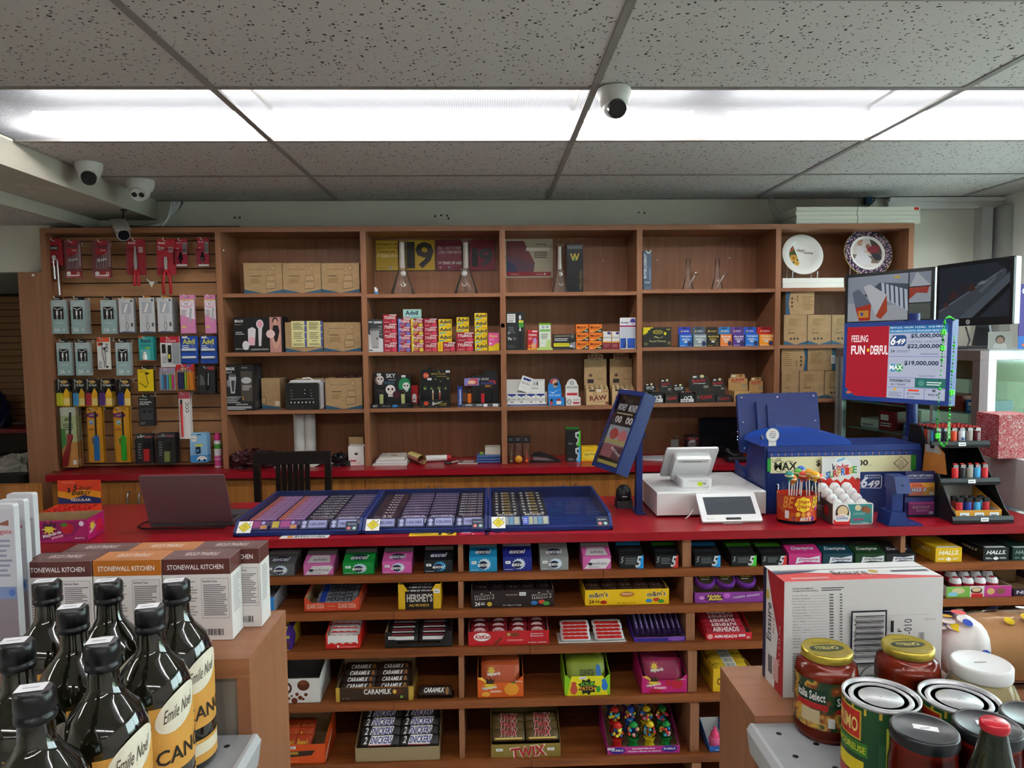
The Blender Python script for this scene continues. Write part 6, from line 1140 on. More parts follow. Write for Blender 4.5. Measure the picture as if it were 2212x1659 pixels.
X=Matrix.Translation((px(1688,912,2.90).x-LX0,.235,px(1688,912,2.90).z-zc))@Matrix.Rotation(math.radians(-12),4,'X')@Matrix.Rotation(math.radians(-5),4,'Z')
MB().rbox(-.168,.168,0,.028,-.128,.122,.010,'blue','y',3,X).build('operator_screen',t)
MB().rbox(-.095,.085,-.022,-.0005,-.10,.088,.006,'blue','y',2,X).rbox(-.055,.06,-.036,-.0222,-.085,.072,.004,'blue','y',2,X).build('screen_back_cover',t)
for x,z_ in((-.15,.105),(0,.105),(.15,.105),(-.15,.0),(.15,.0),(-.15,-.11)):MB().lathe([(.0045,0),(.003,.003)],'#c8ccd4/m1/r.3',8,xf=X@Matrix.Translation((x,-.0005,z_))@Matrix.Rotation(PI/2,4,'X')).build('screw',t)
ff=((0,0,0),(lw,0,0),(0,0,LZ-.02),(0,-1,0));hp=LZ-.02
zz=lambda y:(px(1815,y,2.69).z-zc)/hp
xx=lambda x:(px(x,1000,2.69).x-LX0)/lw
b0,b1=zz(1020),zz(985)
MB().deco(ff,[('r',xx(1664),b0,xx(1971),b1,'#efe6b6'),('t','Lotto',xx(1668),b0+(b1-b0)*.72,xx(1687),b0+(b1-b0)*.95,'#1f1d18','',18),('e',xx(1684),b0+(b1-b0)*.42,.036,(b1-b0)*.36,'#1f1d18',28),('e',xx(1684),b0+(b1-b0)*.42,.033,(b1-b0)*.33,'#efe6b6',28),('e',xx(1705),b0+(b1-b0)*.40,.036,(b1-b0)*.36,'#1f1d18',28),('e',xx(1705),b0+(b1-b0)*.40,.033,(b1-b0)*.33,'#efe6b6',28),('t','MAX',xx(1673),b0+(b1-b0)*.18,xx(1722),b0+(b1-b0)*.68,'#1f1d18','B'),('t','$',xx(1763),b0+(b1-b0)*.35,xx(1772),b0+(b1-b0)*.78,'#1f1d18','B'),('t','70',xx(1775),b0+(b1-b0)*.38,xx(1795),b0+(b1-b0)*.75,'#1f1d18','B'),('t','000 000',xx(1800),b0+(b1-b0)*.38,xx(1875),b0+(b1-b0)*.75,'#1f1d18','B'),('t','Est.',xx(1877),b0+(b1-b0)*.36,xx(1884),b0+(b1-b0)*.45,'#8a846a'),
('p',[(xx(1946),b0+(b1-b0)*.08),(xx(1962),b0+(b1-b0)*.5),(xx(1946),b0+(b1-b0)*.94),(xx(1930),b0+(b1-b0)*.5)],'#4a4632'),('p',[(xx(1946),b0+(b1-b0)*.12),(xx(1960),b0+(b1-b0)*.5),(xx(1946),b0+(b1-b0)*.90),(xx(1932),b0+(b1-b0)*.5)],'#efe6b6'),('t','SIGN',xx(1942),b0+(b1-b0)*.62,xx(1950),b0+(b1-b0)*.7,'#4a4632'),('t','YOUR',xx(1940),b0+(b1-b0)*.5,xx(1952),b0+(b1-b0)*.58,'#4a4632'),('t','LOTTO',xx(1939),b0+(b1-b0)*.38,xx(1953),b0+(b1-b0)*.46,'#4a4632'),('t','TICKET',xx(1940),b0+(b1-b0)*.26,xx(1952),b0+(b1-b0)*.34,'#4a4632')]).build('paper_banner',t)
MB().deco(ff,[('r',xx(1657),b0+.03,xx(1665),b1-.02,'#2f9a3a'),],.0024).build('green_tape',t);MB().deco(ff,[('r',xx(1967),b0+.02,xx(1978),b1-.0,'#2f8a2f')],.0024).build('green_tape',t)
MB().deco(ff,[('r',xx(1662),zz(983),xx(1970),zz(977),'#2a4a9a')]+[('r',xx(1666+14.5*i),zz(983),xx(1667.6+14.5*i),zz(977.5),'#c98a5a') for i in range(21)]).build('tick_strip',t)
g0,g1,a0,a1=xx(1857),xx(1906),zz(1058),zz(1027)
G=lambda u,v:(g0+(g1-g0)*u,a0+(a1-a0)*v)
MB().deco(ff,[('p',[G(.0,.1),G(.95,.05),G(1,.2),G(1,.9),G(.9,1),G(.25,1),G(.2,.75),G(0,.4)],'#d8dce8'),('p',[G(.04,.13),G(.93,.1),G(.96,.2),G(.96,.88),G(.89,.95),G(.29,.95),G(.24,.72),G(.04,.4)],'#22356e'),('t','6',*G(.08,.12),*G(.38,.9),'#eef0f6','Bi'),('t','49',*G(.36,.12),*G(.9,.62),'#eef0f6','Bi'),('t','LOTTO',*G(.36,.74),*G(.9,.86),'#d8dce8','b')]).build('lottery_emblem',t)
bxp=px(1669,963,2.70).x
bd=MB().box(-.015,.015,0,.0012,0,.035,'#e9e7e4').build('bonus_badge',None,(bxp,2.7025,zc+LZ+.0008),None,'white starburst bonus game badge on top of the lottery terminal','badge')
MB().deco(((-.03,-.0004,.014),(.06,0,0),(0,0,.06),(0,-1,0)),[('k',.5,.5,.5,.5,20,.86,'#22262c'),('k',.5,.5,.47,.47,20,.86,'#f2f0ee'),('t','NEW',.34,.66,.66,.75,'#d0283a','b'),('t','ONLINE',.28,.54,.72,.62,'#26282c','b'),('t','BONUS',.28,.42,.72,.5,'#26282c','b'),('t','GAME',.32,.3,.68,.38,'#26282c','b')]).build('starburst',bd)
# lottery screen on a pole
pp=px(1968,959,2.84);tp=px(1970,677,2.84)
t=thing('lottery_screen','blue framed lottery jackpot screen on a pole','screen',(pp.x,2.84,zc),0)
MB().cyl((0,0,LZ+.001),(0,0,tp.z-zc),.021,'blue',20).build('pole',t)
MB().lathe([(.034,LZ+.0006),(.030,LZ+.008)],'blue',20).build('pole_base',t)
TL,TR_,BL=px(1828,698,2.83),px(2062.5,689,2.45),px(1819,862,2.83)
U=TR_-TL;V=TL-BL;V=V-U*(V.dot(U)/U.length_squared)*.6;Nn=U.cross(V).normalized()
org=BL-Vector(t.location)
def slab(u0,v0,u1,v1,n0,n1,k,name):
 P=lambda u,v,n_:org+U*u+V*v+Nn*n_
 vv=[P(u0,v0,n0),P(u1,v0,n0),P(u1,v0,n1),P(u0,v0,n1),P(u0,v1,n0),P(u1,v1,n0),P(u1,v1,n1),P(u0,v1,n1)]
 return MB().add(vv,[(0,3,2,1),(4,5,6,7),(0,1,5,4),(2,3,7,6),(1,2,6,5),(3,0,4,7)],k).build(name,t)
slab(0,0,1,1,-.035,-.004,'#1b3580/r.4','case')
for a in((0,0,1,.055),(0,.945,1,1),(0,.056,.03,.944),(.965,.056,1,.944)):slab(*a,-.0035,.003,'#2a4796/r.4','bezel')
e='/e.6'
MB().deco((org+U*.03+V*.056,U*.935,V*.888,Nn),[('r',0,0,1,1,'#aab0c4/e.6'),('r',0,0,.445,1,'#a51c2c/e.6'),('p',[(0,0),(.11,0),(0,.12)],'#1d4a80'+e),('e',.04,.045,.03,.02,'#c85a3a'+e),('t','FEELING',.05,.78,.23,.88,'#f0e6e8'+e,'b'),('t','FUN',.05,.60,.20,.73,'#f4eaec'+e,'B'),('e',.235,.665,.013,.025,'#e8c030'+e),('t','DERFUL',.26,.60,.46-.02,.73,'#f4eaec'+e,'B'),
('r',.45,.9,1,1,'#2c6aa0'+e),('r',.45,.895,1,.948,'#3a80b0'+e),('t','MON JUL 14/LUN. 14 JUILL.  12:36 PM ET',.46,.955,.97,.985,'#d8e4f0'+e,'b'),('t','UPCOMING JACKPOTS / PROCHAINS GROS LOTS',.46,.905,.98,.935,'#d8e4f0'+e,'b'),('p',[(.46,.72),(.6,.72),(.62,.76),(.62,.84),(.6,.87),(.49,.87),(.46,.8)],'#2b4c80'+e),('t','6',.465,.73,.52,.86,WHT+e,'Bi'),('t','49',.52,.74,.61,.82,WHT+e,'Bi'),('t','$5,000,000',.66,.82,.96,.885,'#22304e'+e,'B'),('t','GOLD BALL - LA BOULE D OR',.64,.765,.98,.79,'#5a6480'+e),('t','$22,000,000',.63,.68,.96,.745,'#22304e'+e,'B'),('t','24',.47,.63,.51,.67,'#2c3448'+e,'b'),('l',.53,.63,.66,.67,2,'#7a8298'+e),('l',.76,.6,.98,.625,1,'#7a8298'+e),('r',.45,.575,1,.58,'#4a5aa0'+e),
('e',.5,.42,.04,.055,'#3a8ab0'+e),('e',.56,.42,.04,.055,'#3a9a60'+e),('t','MAX',.465,.39,.595,.46,WHT+e,'B'),('t','$19,000,000',.61,.45,.93,.52,'#22304e'+e,'B'),('t','TUESDAY/MARDI',.75,.305,.9,.33,'#5a6480'+e),('r',.45,.285,1,.29,'#4a5aa0'+e),('r',.72,.16,1,.285,'#2c6a62'+e),('e',.78,.22,.03,.04,'#4a8a80'+e),('l',.83,.19,.97,.25,2,'#d8e4e4'+e),('t','POKERMATCH',.47,.225,.68,.265,'#3a4050'+e,'Bi'),('t','$1,119,653',.49,.175,.63,.205,'#22304e'+e,'b'),('r',.45,.15,1,.155,'#4a5aa0'+e),('r',.62,0,.624,.15,'#4a5aa0'+e),('r',.81,0,.814,.15,'#4a5aa0'+e),('e',.53,.125,.015,.018,'#d8a830'+e),('l',.47,.02,.6,.09,4,'#7a8298'+e),('r',.66,.105,.76,.13,'#d84a2a'+e),('t','$1,110,000',.65,.06,.77,.085,'#22304e'+e,'b'),('l',.65,.01,.72,.045,2,'#7a8298'+e),('k',.9,.125,.02,.02,4,.8,'#5a5a60'+e),('t','$58,182',.85,.055,.95,.085,'#22304e'+e,'b')]).build('display_panel',t)
# bead necklace on the screen corner
def pathpts(pts,n):
 out=[];
 for(a,b) in zip(pts[:-1],pts[1:]):
  for i in range(n):out.append(a.lerp(b,i/n))
 return out
NY=2.405
A_=[px(x,y,yy) for x,y,yy in((2060,690,2.45),(2052,684,2.44),(2042,688,NY+.02),(2038,716,NY),(2036,752,NY),(2034,790,NY),(2029,850,NY),(2025,905,NY),(2025,935,NY),(2029,955,NY),(2038,965,NY),(2046,955,NY),(2050,930,NY),(2051,890,NY),(2054,850,NY),(2056,810,NY+.02),(2060,760,2.425),(2062,720,2.44))]
nk=thing('bead_necklace','shiny green bead necklace hanging over the lottery screen corner','necklace',(A_[0].x,A_[0].y,A_[10].z))
m=MB();L0=nk.location
for i,p in enumerate(pathpts(A_,6)):m.sphere(p-L0,.0032 if i%7 else .0055,'#3cd23a/m.5/r.2' if i%3 else '#1c7a2a/m.5/r.2',6,4)
m.build('bead_strand',nk,kind='stuff')
for x,y in((2038,718),(2036,752),(2025.5,942),(2056,848)):
 p=px(x,y,NY-.004)-L0;m=MB()
 for a in range(4):m.sphere((p.x+.006*math.cos(a*PI/2+.78),p.y,p.z+.006*math.sin(a*PI/2+.78)),.0062,'#55e845/m.3/r.25',8,5,(1,.4,1))
 m.build('shamrock_charm',nk)
p=px(2050,948,NY-.006)-L0;q=px(2050,912,NY-.006)-L0
MB().deco((p-Vector((.006,0,0)),(.012,0,0),q-p,(0,-1,0)),[('r',0,-.03,1,1.03,'#1c7a2a'),('t','PATRICK',.18,0,.82,1,'#c8ffc0','BD')]).build('name_charm',nk)
# ---------------------------------------------------------------- lollipop tub
a,b=pz(1693,1135,zc),pz(1781,1135,zc);R_=(b.x-a.x)/2;c=Vector(((a.x+b.x)/2,2.515+R_*.8,zc))
t=thing('lollipop_tub','clear lollipop tub with orange red printed wrap','tub',c)
MB().lathe([(.001,.001),(R_*.97,.0),(R_,.006),(R_,.13),(R_*1.02,.134)],'film',32,cap=False,sy=.8).build('clear_tub',t)
@special('tub_wrap')
def _(k):
 m,N,L,b=newmat(k);v=mapping(N,L,(1,1,1));n=noise(N,L,14,1,v)
 L.new(ramp(N,L,n.outputs[0],[(.42,'#d03a22'),(.5,'#e8702a'),(.58,'#d84a30')]),b.inputs['Base Color']);b.inputs['Roughness'].default_value=.3;return m
MB().lathe([(R_*.985,.012),(R_*.985,.108)],'tub_wrap',32,cap=False,sy=.8).build('wrap',t)
m=MB()
def onc(u,v,k=1.0):
 a=-PI/2+(u-.5)*2.2;return Vector((R_*1.004*k*math.cos(a),R_*.8035*k*math.sin(a),.012+.096*v))
def wrapd(items):
 for i,it in enumerate(items):
  k=1.0+.0009*i
  if it[0]=='e':m.add([onc(it[1]+it[3]*math.cos(2*PI*j/20),it[2]+it[4]*math.sin(2*PI*j/20),k) for j in range(20)],[tuple(range(20))],it[5])
  elif it[0]=='t':
   v,f=text_mesh(it[1],.02,.25);m.add([onc(it[2]+(it[4]-it[2])*x,it[3]+(it[5]-it[3])*y,k) for x,y in v],f,it[6])
  else:m.add([onc(u,v,k) for u,v in it[1]],[tuple(range(len(it[1])))],it[2])
flw=lambda r:[(.5+(r+.015*math.cos(8*a))*math.cos(a),.66+(r*1.55+.02*math.cos(8*a))*math.sin(a)) for a in[2*PI*i/40 for i in range(40)]]
wrapd([('t','BE',.02,.5,.3,.95,'#f09a3a'),('t','BE',.72,.5,.98,.95,'#e0c030'),('e',.86,.5,.05,.1,'#c83a9a'),('p',flw(.20),'#c8201e'),('p',flw(.185),'#f2cf1e'),('t','Chupa',.36,.68,.64,.84,'#c8201e'),('t','Chups',.35,.48,.65,.66,'#c8201e'),('e',.38,.28,.05,.09,'#e8b83a'),('e',.5,.26,.05,.09,'#e89a2a'),('e',.62,.28,.05,.09,'#f0a060'),('p',[(.3,.0),(.74,.0),(.8,.1),(.74,.2),(.3,.18),(.26,.1)],'#5a2c8c'),('t','BEST',.42,.03,.7,.16,WHT),('p',[(.08,.1),(.18,.1),(.18,.4),(.08,.4)],WHT)])
m.build('wrap_printing',t)
lc_=['#2a8a7a','#4a9a5a','#3a6ac0','#d8402a','#e0603a','#e8a02a','#f0b02a','#d84a3a','#5ab040','#3a5a70','#e07a2a']
for i,(x,y,hx) in enumerate(((1705,1029,0),(1717,1033,1),(1730,1017,3),(1733,1029,3),(1741,1028,4),(1748,1024,5),(1761,1029,6),(1768,1032,9),(1724,1023,2),(1755,1037,8),(1712,1036,1))):
 Y=c.y+(-.025,.02,.03,0,.025,-.01,-.03,.02,.012,.03,-.012)[i]
 p=px(x,y,Y);b=MB().cyl((0,0,-.09),(0,0,-.008),.0022,'#f4f2ee',8).build('lollipop',None,p,(0,random.uniform(-.06,.06),0),'%s lollipop from the left standing in the tub'%ORD[[0,2,4,5,6,7,9,10,3,8,1][i]],'lollipop','lollipops in the tub')
 MB().sphere((0,0,.004),.016,lc_[i]+'/r.25',14,8).lathe([(.0162,.001),(.0163,.006)],'#f0d8b0',14,cap=False).lathe([(.010,-.009),(.003,-.013),(.006,-.02)],lc_[i],8,cap=False).build('wrapped_candy',b)
# ---------------------------------------------------------------- chocolate egg tray
a,b=pz(1822,1146,zc),pz(1915,1146,zc);w=b.x-a.x;c=Vector(((a.x+b.x)/2,2.515,zc))
t,w,h=tray('egg_display','chocolate egg display carton with a tall header card','display',None,0,'#5c5450',(),(),[('e',.7,.6,.12,.25,'#b8262a'),('t','KIT',.3,.4,.55,.7,'#d8d0c8','b'),('p',[(.1,.1),(.3,.2),(.2,.5)],'#c86a2a')],d=.162,hb=.09,inn='#cfc8c4',dims=(c,w,.074),rz=.0)
MB().rbox(-w/2,w/2,-.004,-.0005,0,.079,.008,'#ece8e4','y').build('front_card',t)
MB().deco(((-w/2,-.004,0),(w,0,0),(0,0,.079),(0,-1,0)),[('p',[(.42,.03),(.97,.03),(.97,.95),(.36,.95),(.44,.5)],'#3a8a88'),('e',.23,.55,.17,.38,'#4a2a1c',24),('e',.24,.62,.13,.26,'#e8c89a',20),('p',[(.02,.0),(.42,.0),(.44,.3),(.02,.24)],'#d8262a'),('e',.23,.28,.19,.22,WHT,20),('t','kinder',.1,.36,.32,.44,'#d8262a','b'),('t','SURPRISE',.08,.24,.38,.34,'#2a6ac0','B'),('p',[(.06,.14),(.4,.14),(.3,.04),(.14,.04)],'#d8262a'),('e',.62,.78,.08,.14,'#d8c49a'),('e',.8,.72,.1,.12,'#8a4a2c'),('p',[(.72,.6),(.9,.5),(.95,.7),(.8,.8)],'#9a5a34'),('t','JURASSIC',.5,.42,.8,.56,'#8ac0b8','B'),('t','applaydu',.5,.16,.76,.3,'#e03a7a','B'),('l',.7,.06,.9,.1,1,WHT)]).build('front_printing',t)
hx0,hx1=px(1775,1010,2.679).x-c.x,px(1858,1010,2.679).x-c.x;ht=px(1816,987,2.679).z-zc;hw_=hx1-hx0
MB().box(hx0,hx1,.1625,.1645,.01,ht,'#e8e4e0').build('header_card',t)
MB().deco(((hx0,.1625,.01),(hw_,0,0),(0,0,ht-.01),(0,-1,0)),[('r',0,0,1,.5,'#d2281f'),('p',[(0,.5)]+[(i/10,.5+(.05 if i%2 else .11)+.03*math.sin(i)) for i in range(11)]+[(1,.45)],'#d2281f'),('e',.5,.82,.26,.16,'#f2f0ee',24),('p',[(.38,.9),(.58,.95),(.6,.99),(.4,.95)],'#7ab0d8'),('t','k',.27,.76,.36,.88,BLK,'B',5),('t','inder',.37,.77,.7,.88,'#d2281f','B',5),*[('t',ch,.1+.1*i,.6+.014*i,.21+.1*i,.73+.014*i,cl,'B') for i,(ch,cl) in enumerate(zip('SURPRISE',('#2a6ac0','#3a9a4a','#d2281f','#e8a02a','#2a6ac0','#d2281f','#e8b02a','#3a9a4a')))],('l',.15,.38,.85,.45,2,'#f0b0a0'),('e',.93,.58,.05,.03,'#8a3020')]).build('header_printing',t)
for i in range(12):
 r_,k=divmod(i,3);p=local(t,-.047+.047*k,.026+.037*r_,.004+.013*r_)
 b=MB().lathe([(.008,.001),(.018,.010),(.0222,.024)],'#c9241f/r.3',18,cap=True).build('chocolate_egg',None,p+Vector((0,0,.026)),None,'foil chocolate egg, %s from left in the %s row'%(ORD[k],('front','second','third','rear')[r_]),'chocolate egg','chocolate eggs on the counter')
 MB().lathe([(.0222,.0242),(.0222,.032),(.0185,.046),(.010,.056),(.002,.058)],'#eceae8/r.3',18).build('white_top',b)
 m=MB();m.deco(((-.014,-.0222,.024),(.028,0,0),(0,.004,.024),(0,-1,.2)),[('t','kinder',.25,.6,.8,.78,'#d2281f','B',5),('t','SURPRISE',.1,.3,.95,.52,'#2a6ac0','B',5),('p',[(.4,.85),(.7,.92),(.7,1),(.4,.95)],'#7ab0d8')],.0012);m.build('egg_printing',b)
 if r_==0 or True:pass
MB().box(-w/2+.003,w/2-.003,.004,.158,.0018,.027,'#cfc8c4').build('inner_step',t)
for r_ in range(1,4):MB().box(-w/2+.003,w/2-.003,.008+.037*r_,.158,.0273+.013*(r_-1),.0268+.013*r_,'#cfc8c4').build('inner_step',t)
# ---------------------------------------------------------------- ticket checker stand
p=pz(1945,1135,zc);q=px(1942,1025,p.y+.03)
t=thing('ticket_checker','blue ticket checker stand with flared foot','ticket checker',(p.x,p.y+.02,zc))
MB().prism([(-.05,0),(.078,0),(.074,.006),(.03,.008),(.022,.02),(.01,.05),(-.04,.05)],-.03,.05,'blue').build('foot',t)
MB().box(-.028,.012,-.012,.03,.0503,q.z-zc-.05,'blue').build('column',t)
MB().prismx([(-.05,q.z-zc-.058),(.03,q.z-zc-.0495),(.03,q.z-zc),(-.03,q.z-zc)],-.034,.020,'blue').build('scanner_head',t)
MB().lathe([(.003,0),(.002,.001)],'#0b1020',10,xf=Matrix.Translation((-.007,-.042,q.z-zc-.03))@Matrix.Rotation(PI/2,4,'X')).build('sensor',t)
# ---------------------------------------------------------------- gift card rack
A0=px(1958,1124,2.60);B0=px(2021,1124,2.60);w=B0.x-A0.x;h=px(1990,1019,2.60).z-zc
t=thing('gift_card_rack','clear acrylic rack of lottery gift cards','gift card rack',((A0.x+B0.x)/2,2.60,zc))
MB().box(-w/2,w/2,.012,.015,0,h,'#3a3f7a').build('back_card',t)
MB().deco(((-w/2,.012,0),(w,0,0),(0,0,h),(0,-1,0)),[('r',0,.8,1,1,'#2a2c62'),('t','LOTTERY GIFT CARDS',.06,.88,.94,.92,WHT,'b'),('t','CARTES-CADEAUX DE LOTERIE',.06,.83,.94,.86,'#d0d0e0')]).build('printing',t)
MB().box(-w/2,w/2,-.004,-.002,0,h*.3,'acrylic').box(-w/2,w/2,-.004,-.002,h*.45,h*.65,'acrylic').box(-w/2,w/2,-.002,.0118,0,.002,'acrylic').box(-w/2,w/2,-.002,.0118,h*.44,h*.45,'acrylic').build('pockets',t)
for k,(zz_,c1,l,dd) in enumerate(((h*.46,'#d86a3a','orange',[('r',.1,.7,.5,.92,'#b04a2a'),('r',.55,.75,.9,.95,'#c82a3a'),('t','MAX',.1,.28,.5,.6,WHT,'B'),('t','649',.55,.3,.95,.65,WHT,'Bi'),('p',[(.4,1),(.7,.6),(.5,0),(1,0),(1,1)],'#e0a030'),('s',.88,.15,.08,.1)]),(h*.03,'#b03a7a','magenta',[('t','INSTANT',.15,.5,.85,.7,'#e8c8a0','B'),('t','EARLY',.3,.26,.8,.44,'#e8a0c0','B'),('s',.88,.15,.08,.1)]))):
 b=MB().box(-w*.42,w*.44,.001,.006,0,h*.28,c1).build('gift_card',None,local(t,0,0,zz_+.002),None,'%s lottery gift card in the acrylic rack'%l,'gift card','gift cards');MB().deco(((-w*.42,.001,0),(w*.86,0,0),(0,0,h*.28),(0,-1,0)),[('r',0,0,1,1,c1)]+dd).build('printing',b)
# ---------------------------------------------------------------- lighter rack
RX0,RX1=1.700,1.905
t=thing('lighter_rack','black three tier lighter rack at the right end of the counter','lighter rack',((RX0+RX1)/2,2.49,zc));rw=RX1-RX0
BK='#17181a/r.4'
for xs in(-1,1):
 MB().prismx([(0,0),(.30,0),(.30,.335),(.22,.335),(.17,.25),(.10,.16),(.02,.05),(0,.035)],xs*rw/2-(.004 if xs>0 else 0),xs*rw/2+(0 if xs>0 else .004),BK).build('side_panel',t)
MB().box(-rw/2+.0042,rw/2-.0042,.296,.30,.0,.335,BK).build('back_panel',t)
tiers=((.006,0.0,.016),(.132,.075,.016),(.264,.135,.016))
for k,(z_,y_,lip) in enumerate(tiers):
 MB().box(-rw/2+.0042,rw/2-.0042,y_+.004,.2955,z_,z_+.004,BK).build('tier_shelf',t)
 MB().prismx([(y_-.006,z_-.004),(y_+.003,z_-.004),(y_+.003,z_+.022),(y_-.002,z_+.020),(y_-.008,z_+.008)],-rw/2-.012,rw/2+.012,BK).deco(((-rw/2,y_-.0068,z_),(rw,0,0),(0,.002,.02),(0,-1,.1)),[('s',.52,.5,.07,.35)],.0022).build('tier_lip',t)
MB().deco(((-rw/2-.0005,.20,.16),(0,-.15,0),(0,0,.12),(-1,0,0)),[('p',[(0,.0),(1,.1),(.9,.75),(.6,.95),(.1,.9)],'#c07a34'),('p',[(.12,.66),(.78,.7),(.6,.95),(.1,.9)],'#b8b4ac')],.001).build('side_poster',t)
def lighter(p,c,lab,first=[None],hs=1.0,cap=None):
 b=MB().lathe([(.0115,0),(.0125,.003),(.0125,.052*hs),(.0118,.054*hs)],c,14,sy=.62).build('lighter',None,p,None,lab,'lighter','pocket lighters')
 m=MB()
 if cap:m.rbox(-.0115,.0115,-.0065,.0065,.0545*hs,.069*hs,.004,cap,'z')
 else:m.box(-.0095,.0095,-.0055,.0055,.0543*hs,.0655*hs,'#b8b8bc/m1/r.25').box(-.006,.004,-.006,.006,.0656*hs,.070*hs,'#c02a24')
 m.build('metal_top' if not cap else 'cap',b);return b
pal=['#7a1c28','#a8a29a','#d8dce4','#e0491c','#23201f','#5aa8d8']
for r_ in range(6):
 for k in range(6):
  c_=['#3a3436','#2b2b30','#e0491c','#d8dce6','#a39a90','#6d1c2a'][k] if r_==0 else random.choice(pal)
  b=lighter(local(t,-.078+.0312*k,.150+.022*r_,.2686),c_,'pocket lighter on the top tier, %s from left in the %s row'%(ORD[k],ORD[r_]))
  if r_==0 and k==3:MB().deco(((-.008,-.0079,.01),(.016,0,0),(0,0,.03),(0,-1,0)),[('k',.5,.45,.5,.3,5,.6,'#24457c')],.0006).build('emblem',b)
  if r_==0 and k in(0,5):MB().deco(((-.006,-.0079,.006),(.014,0,0),(0,0,.044),(0,-1,0)),[('l',.1,.05,.9,.95,6,'#c8c4be')],.0006).build('emblem',b)
for k,c_ in enumerate(('#d8262e','#1b1b1e','#a39a90','#4aa6da','#d8262e')):lighter(local(t,-.045+.0285*k,.092,.1366),c_,'pocket lighter on the middle tier, %s from left'%ORD[k])
a=local(t,0,0,0)
bx_,w2,h2=tray('lighter_carton','orange yellow lighter carton on the bottom tier','carton',None,0,'#d8952a',[('s',.2,.5,.1,.25),('s',.52,.5,.1,.25),('s',.84,.5,.1,.25)],(),[('t','Djeep',.5,.25,.75,.5,'#f4e2b8','i',-20)],d=.16,hb=.10,dims=(local(t,-.006,.012,.0106),.175,.036),inn='#c9c6c0')
for k in range(8):
 r_,q=divmod(k,4);lighter(local(bx_,-.05+.034*q,.035+.03*r_,.0022),['#c8262e','#2a3f9a','#4aa8d8','#c8262e','#7a1c28','#2a3f9a','#c8262e','#3ab0d8'][k],'black capped lighter in the orange carton, %s from left in the %s row'%(ORD[q],('front','rear')[r_]),hs=1.05,cap='#141416')
# ================================================================ candy on the shelves under the counter
def row(i):return FS[i][0]+.0012,FS[i][1]+.012
def gum(lab,x0,x1,yt,yb,c,F,TF,i=0,d=.10,flap='#8a8a88'):
 z,Y=row(i);o,w,h=span((x0,yt,x1,yb),Y,z);hb=min(h*1.6,.083)
 b=MB().prismx([(0,0),(d,0),(d,h*.9),(d*.55,hb*.9),(0,h)],-w/2,w/2,c).build('gum_carton',None,o,None,lab,'gum','gum cartons under the counter')
 MB().deco(faces(w,d,h)['F'],[('r',.01,.01,.99,.99,c)]+F).build('printing',b)
 V=Vector((0,d*.55,hb*.9-h));MB().deco(((-w/2,0,h),(w,0,0),V,Vector((0,-V.z,V.y)).normalized()),[('r',.01,.01,.99,.99,c)]+TF).build('top_printing',b)
 MB().prismx([(d*.55,hb*.9+.0004),(d*.98,h*.9+.001),(d*.98,hb*1.0),(d*.7,hb*1.02)],-w/2,w/2,flap).build('open_flap',b)
def EX(c2='#cfe0f0'):return[('k',.55,.5,.24,.42,14,.8,c2),('e',.5,.45,.16,.27,'#141a3c',20),('t','excel',.3,.34,.74,.62,WHT,'Bi'),('s',.17,.62,.09,.1),('l',.05,.08,.35,.16,1,'#d8d8d8')]
ET=[('e',.5,.5,.26,.3,'#141a3c',20),('t','excel',.22,.3,.8,.72,'#e4e4e8','Bi')]
WF=[('p',[(.05,.05),(.8,.05),(1,.7),(.9,.85),(.3,.8)],'#e4dede'),('e',.26,.42,.08,.12,'#2a2a3c'),('t','white',.34,.34,.86,.58,'#8a8490','bi'),('l',.2,.14,.7,.26,2,'#8a8088')]
WT=[('p',[(.1,.1),(.9,.1),(.8,.9),(.2,.9)],'#d8d0d2'),('t','white',.3,.3,.75,.6,'#6a6270','bi')]
gum('yellow gum carton half hidden by the pancake mix boxes',537,550,1219,1248,'#e0b416',[('r',.5,.1,1,.4,'#d83a1e')],[],flap='#77776c')
gum('charcoal grey gum carton with a round badge, far left',572,636,1219,1247,'#5b5d60',EX(),ET)
gum('pink and white gum carton between the grey and green ones',656,720,1218,1246,'#d06aa8',WF,WT)
gum('green gum carton with a round badge',741,808,1215,1243,'#128a3a',EX(),ET)
gum('pink gum carton with a round badge',826,889,1213,1241,'#d860a8',EX(),ET)
gum('black and ice blue gum carton left of the divider',916,978,1210,1238,'#14181e',EX('#3a9ad0'),ET)
gum('turquoise gum carton with a round badge',1014,1074,1203,1236,'#1a8fc0',EX(),ET)
gum('navy blue gum carton with a round badge',1087,1149,1203,1235,'#1c2880',EX(),ET)
gum('silver grey gum carton with a round badge',1167,1228,1203,1234,'#8d8f8e',EX(),ET)
gum('pink and white gum carton in the middle bay',1259,1320,1202,1233,'#d060a4',WF,WT)
G5b=lambda c:[('p',[(.76,0),(1,0),(1,1),(.93,1)],c),('t','5',.66,.06,.93,.95,'#cfd4d8','Bi'),('t','5',.05,.45,.18,.9,'#b8bcc0','i'),('l',.25,.3,.7,.85,4,'#6d7074')]
for lab,x0,x1,c,f in(('black gum carton with blue edge in the middle bay',1338,1390,'#2a9ae0','#1a6a9a'),('black gum carton with red edge in the middle bay',1416,1465,'#d83a3a','#2f6a1e'),('black gum carton with blue edge right of the divider',1501,1556,'#2a9ae0','#145a80'),('black gum carton with green edge behind the white carton',1580,1634,'#4ac83a','#3a7a1e'),('black gum carton with red edge behind the white carton',1645,1699,'#d83a3a','#3a7a1e')):
 gum(lab,x0,x1,1200,1231-(x0-1338)*.008,'#17181a',G5b(c),[('r',.1,.4,.9,.6,'#2a2c30')],flap=f)
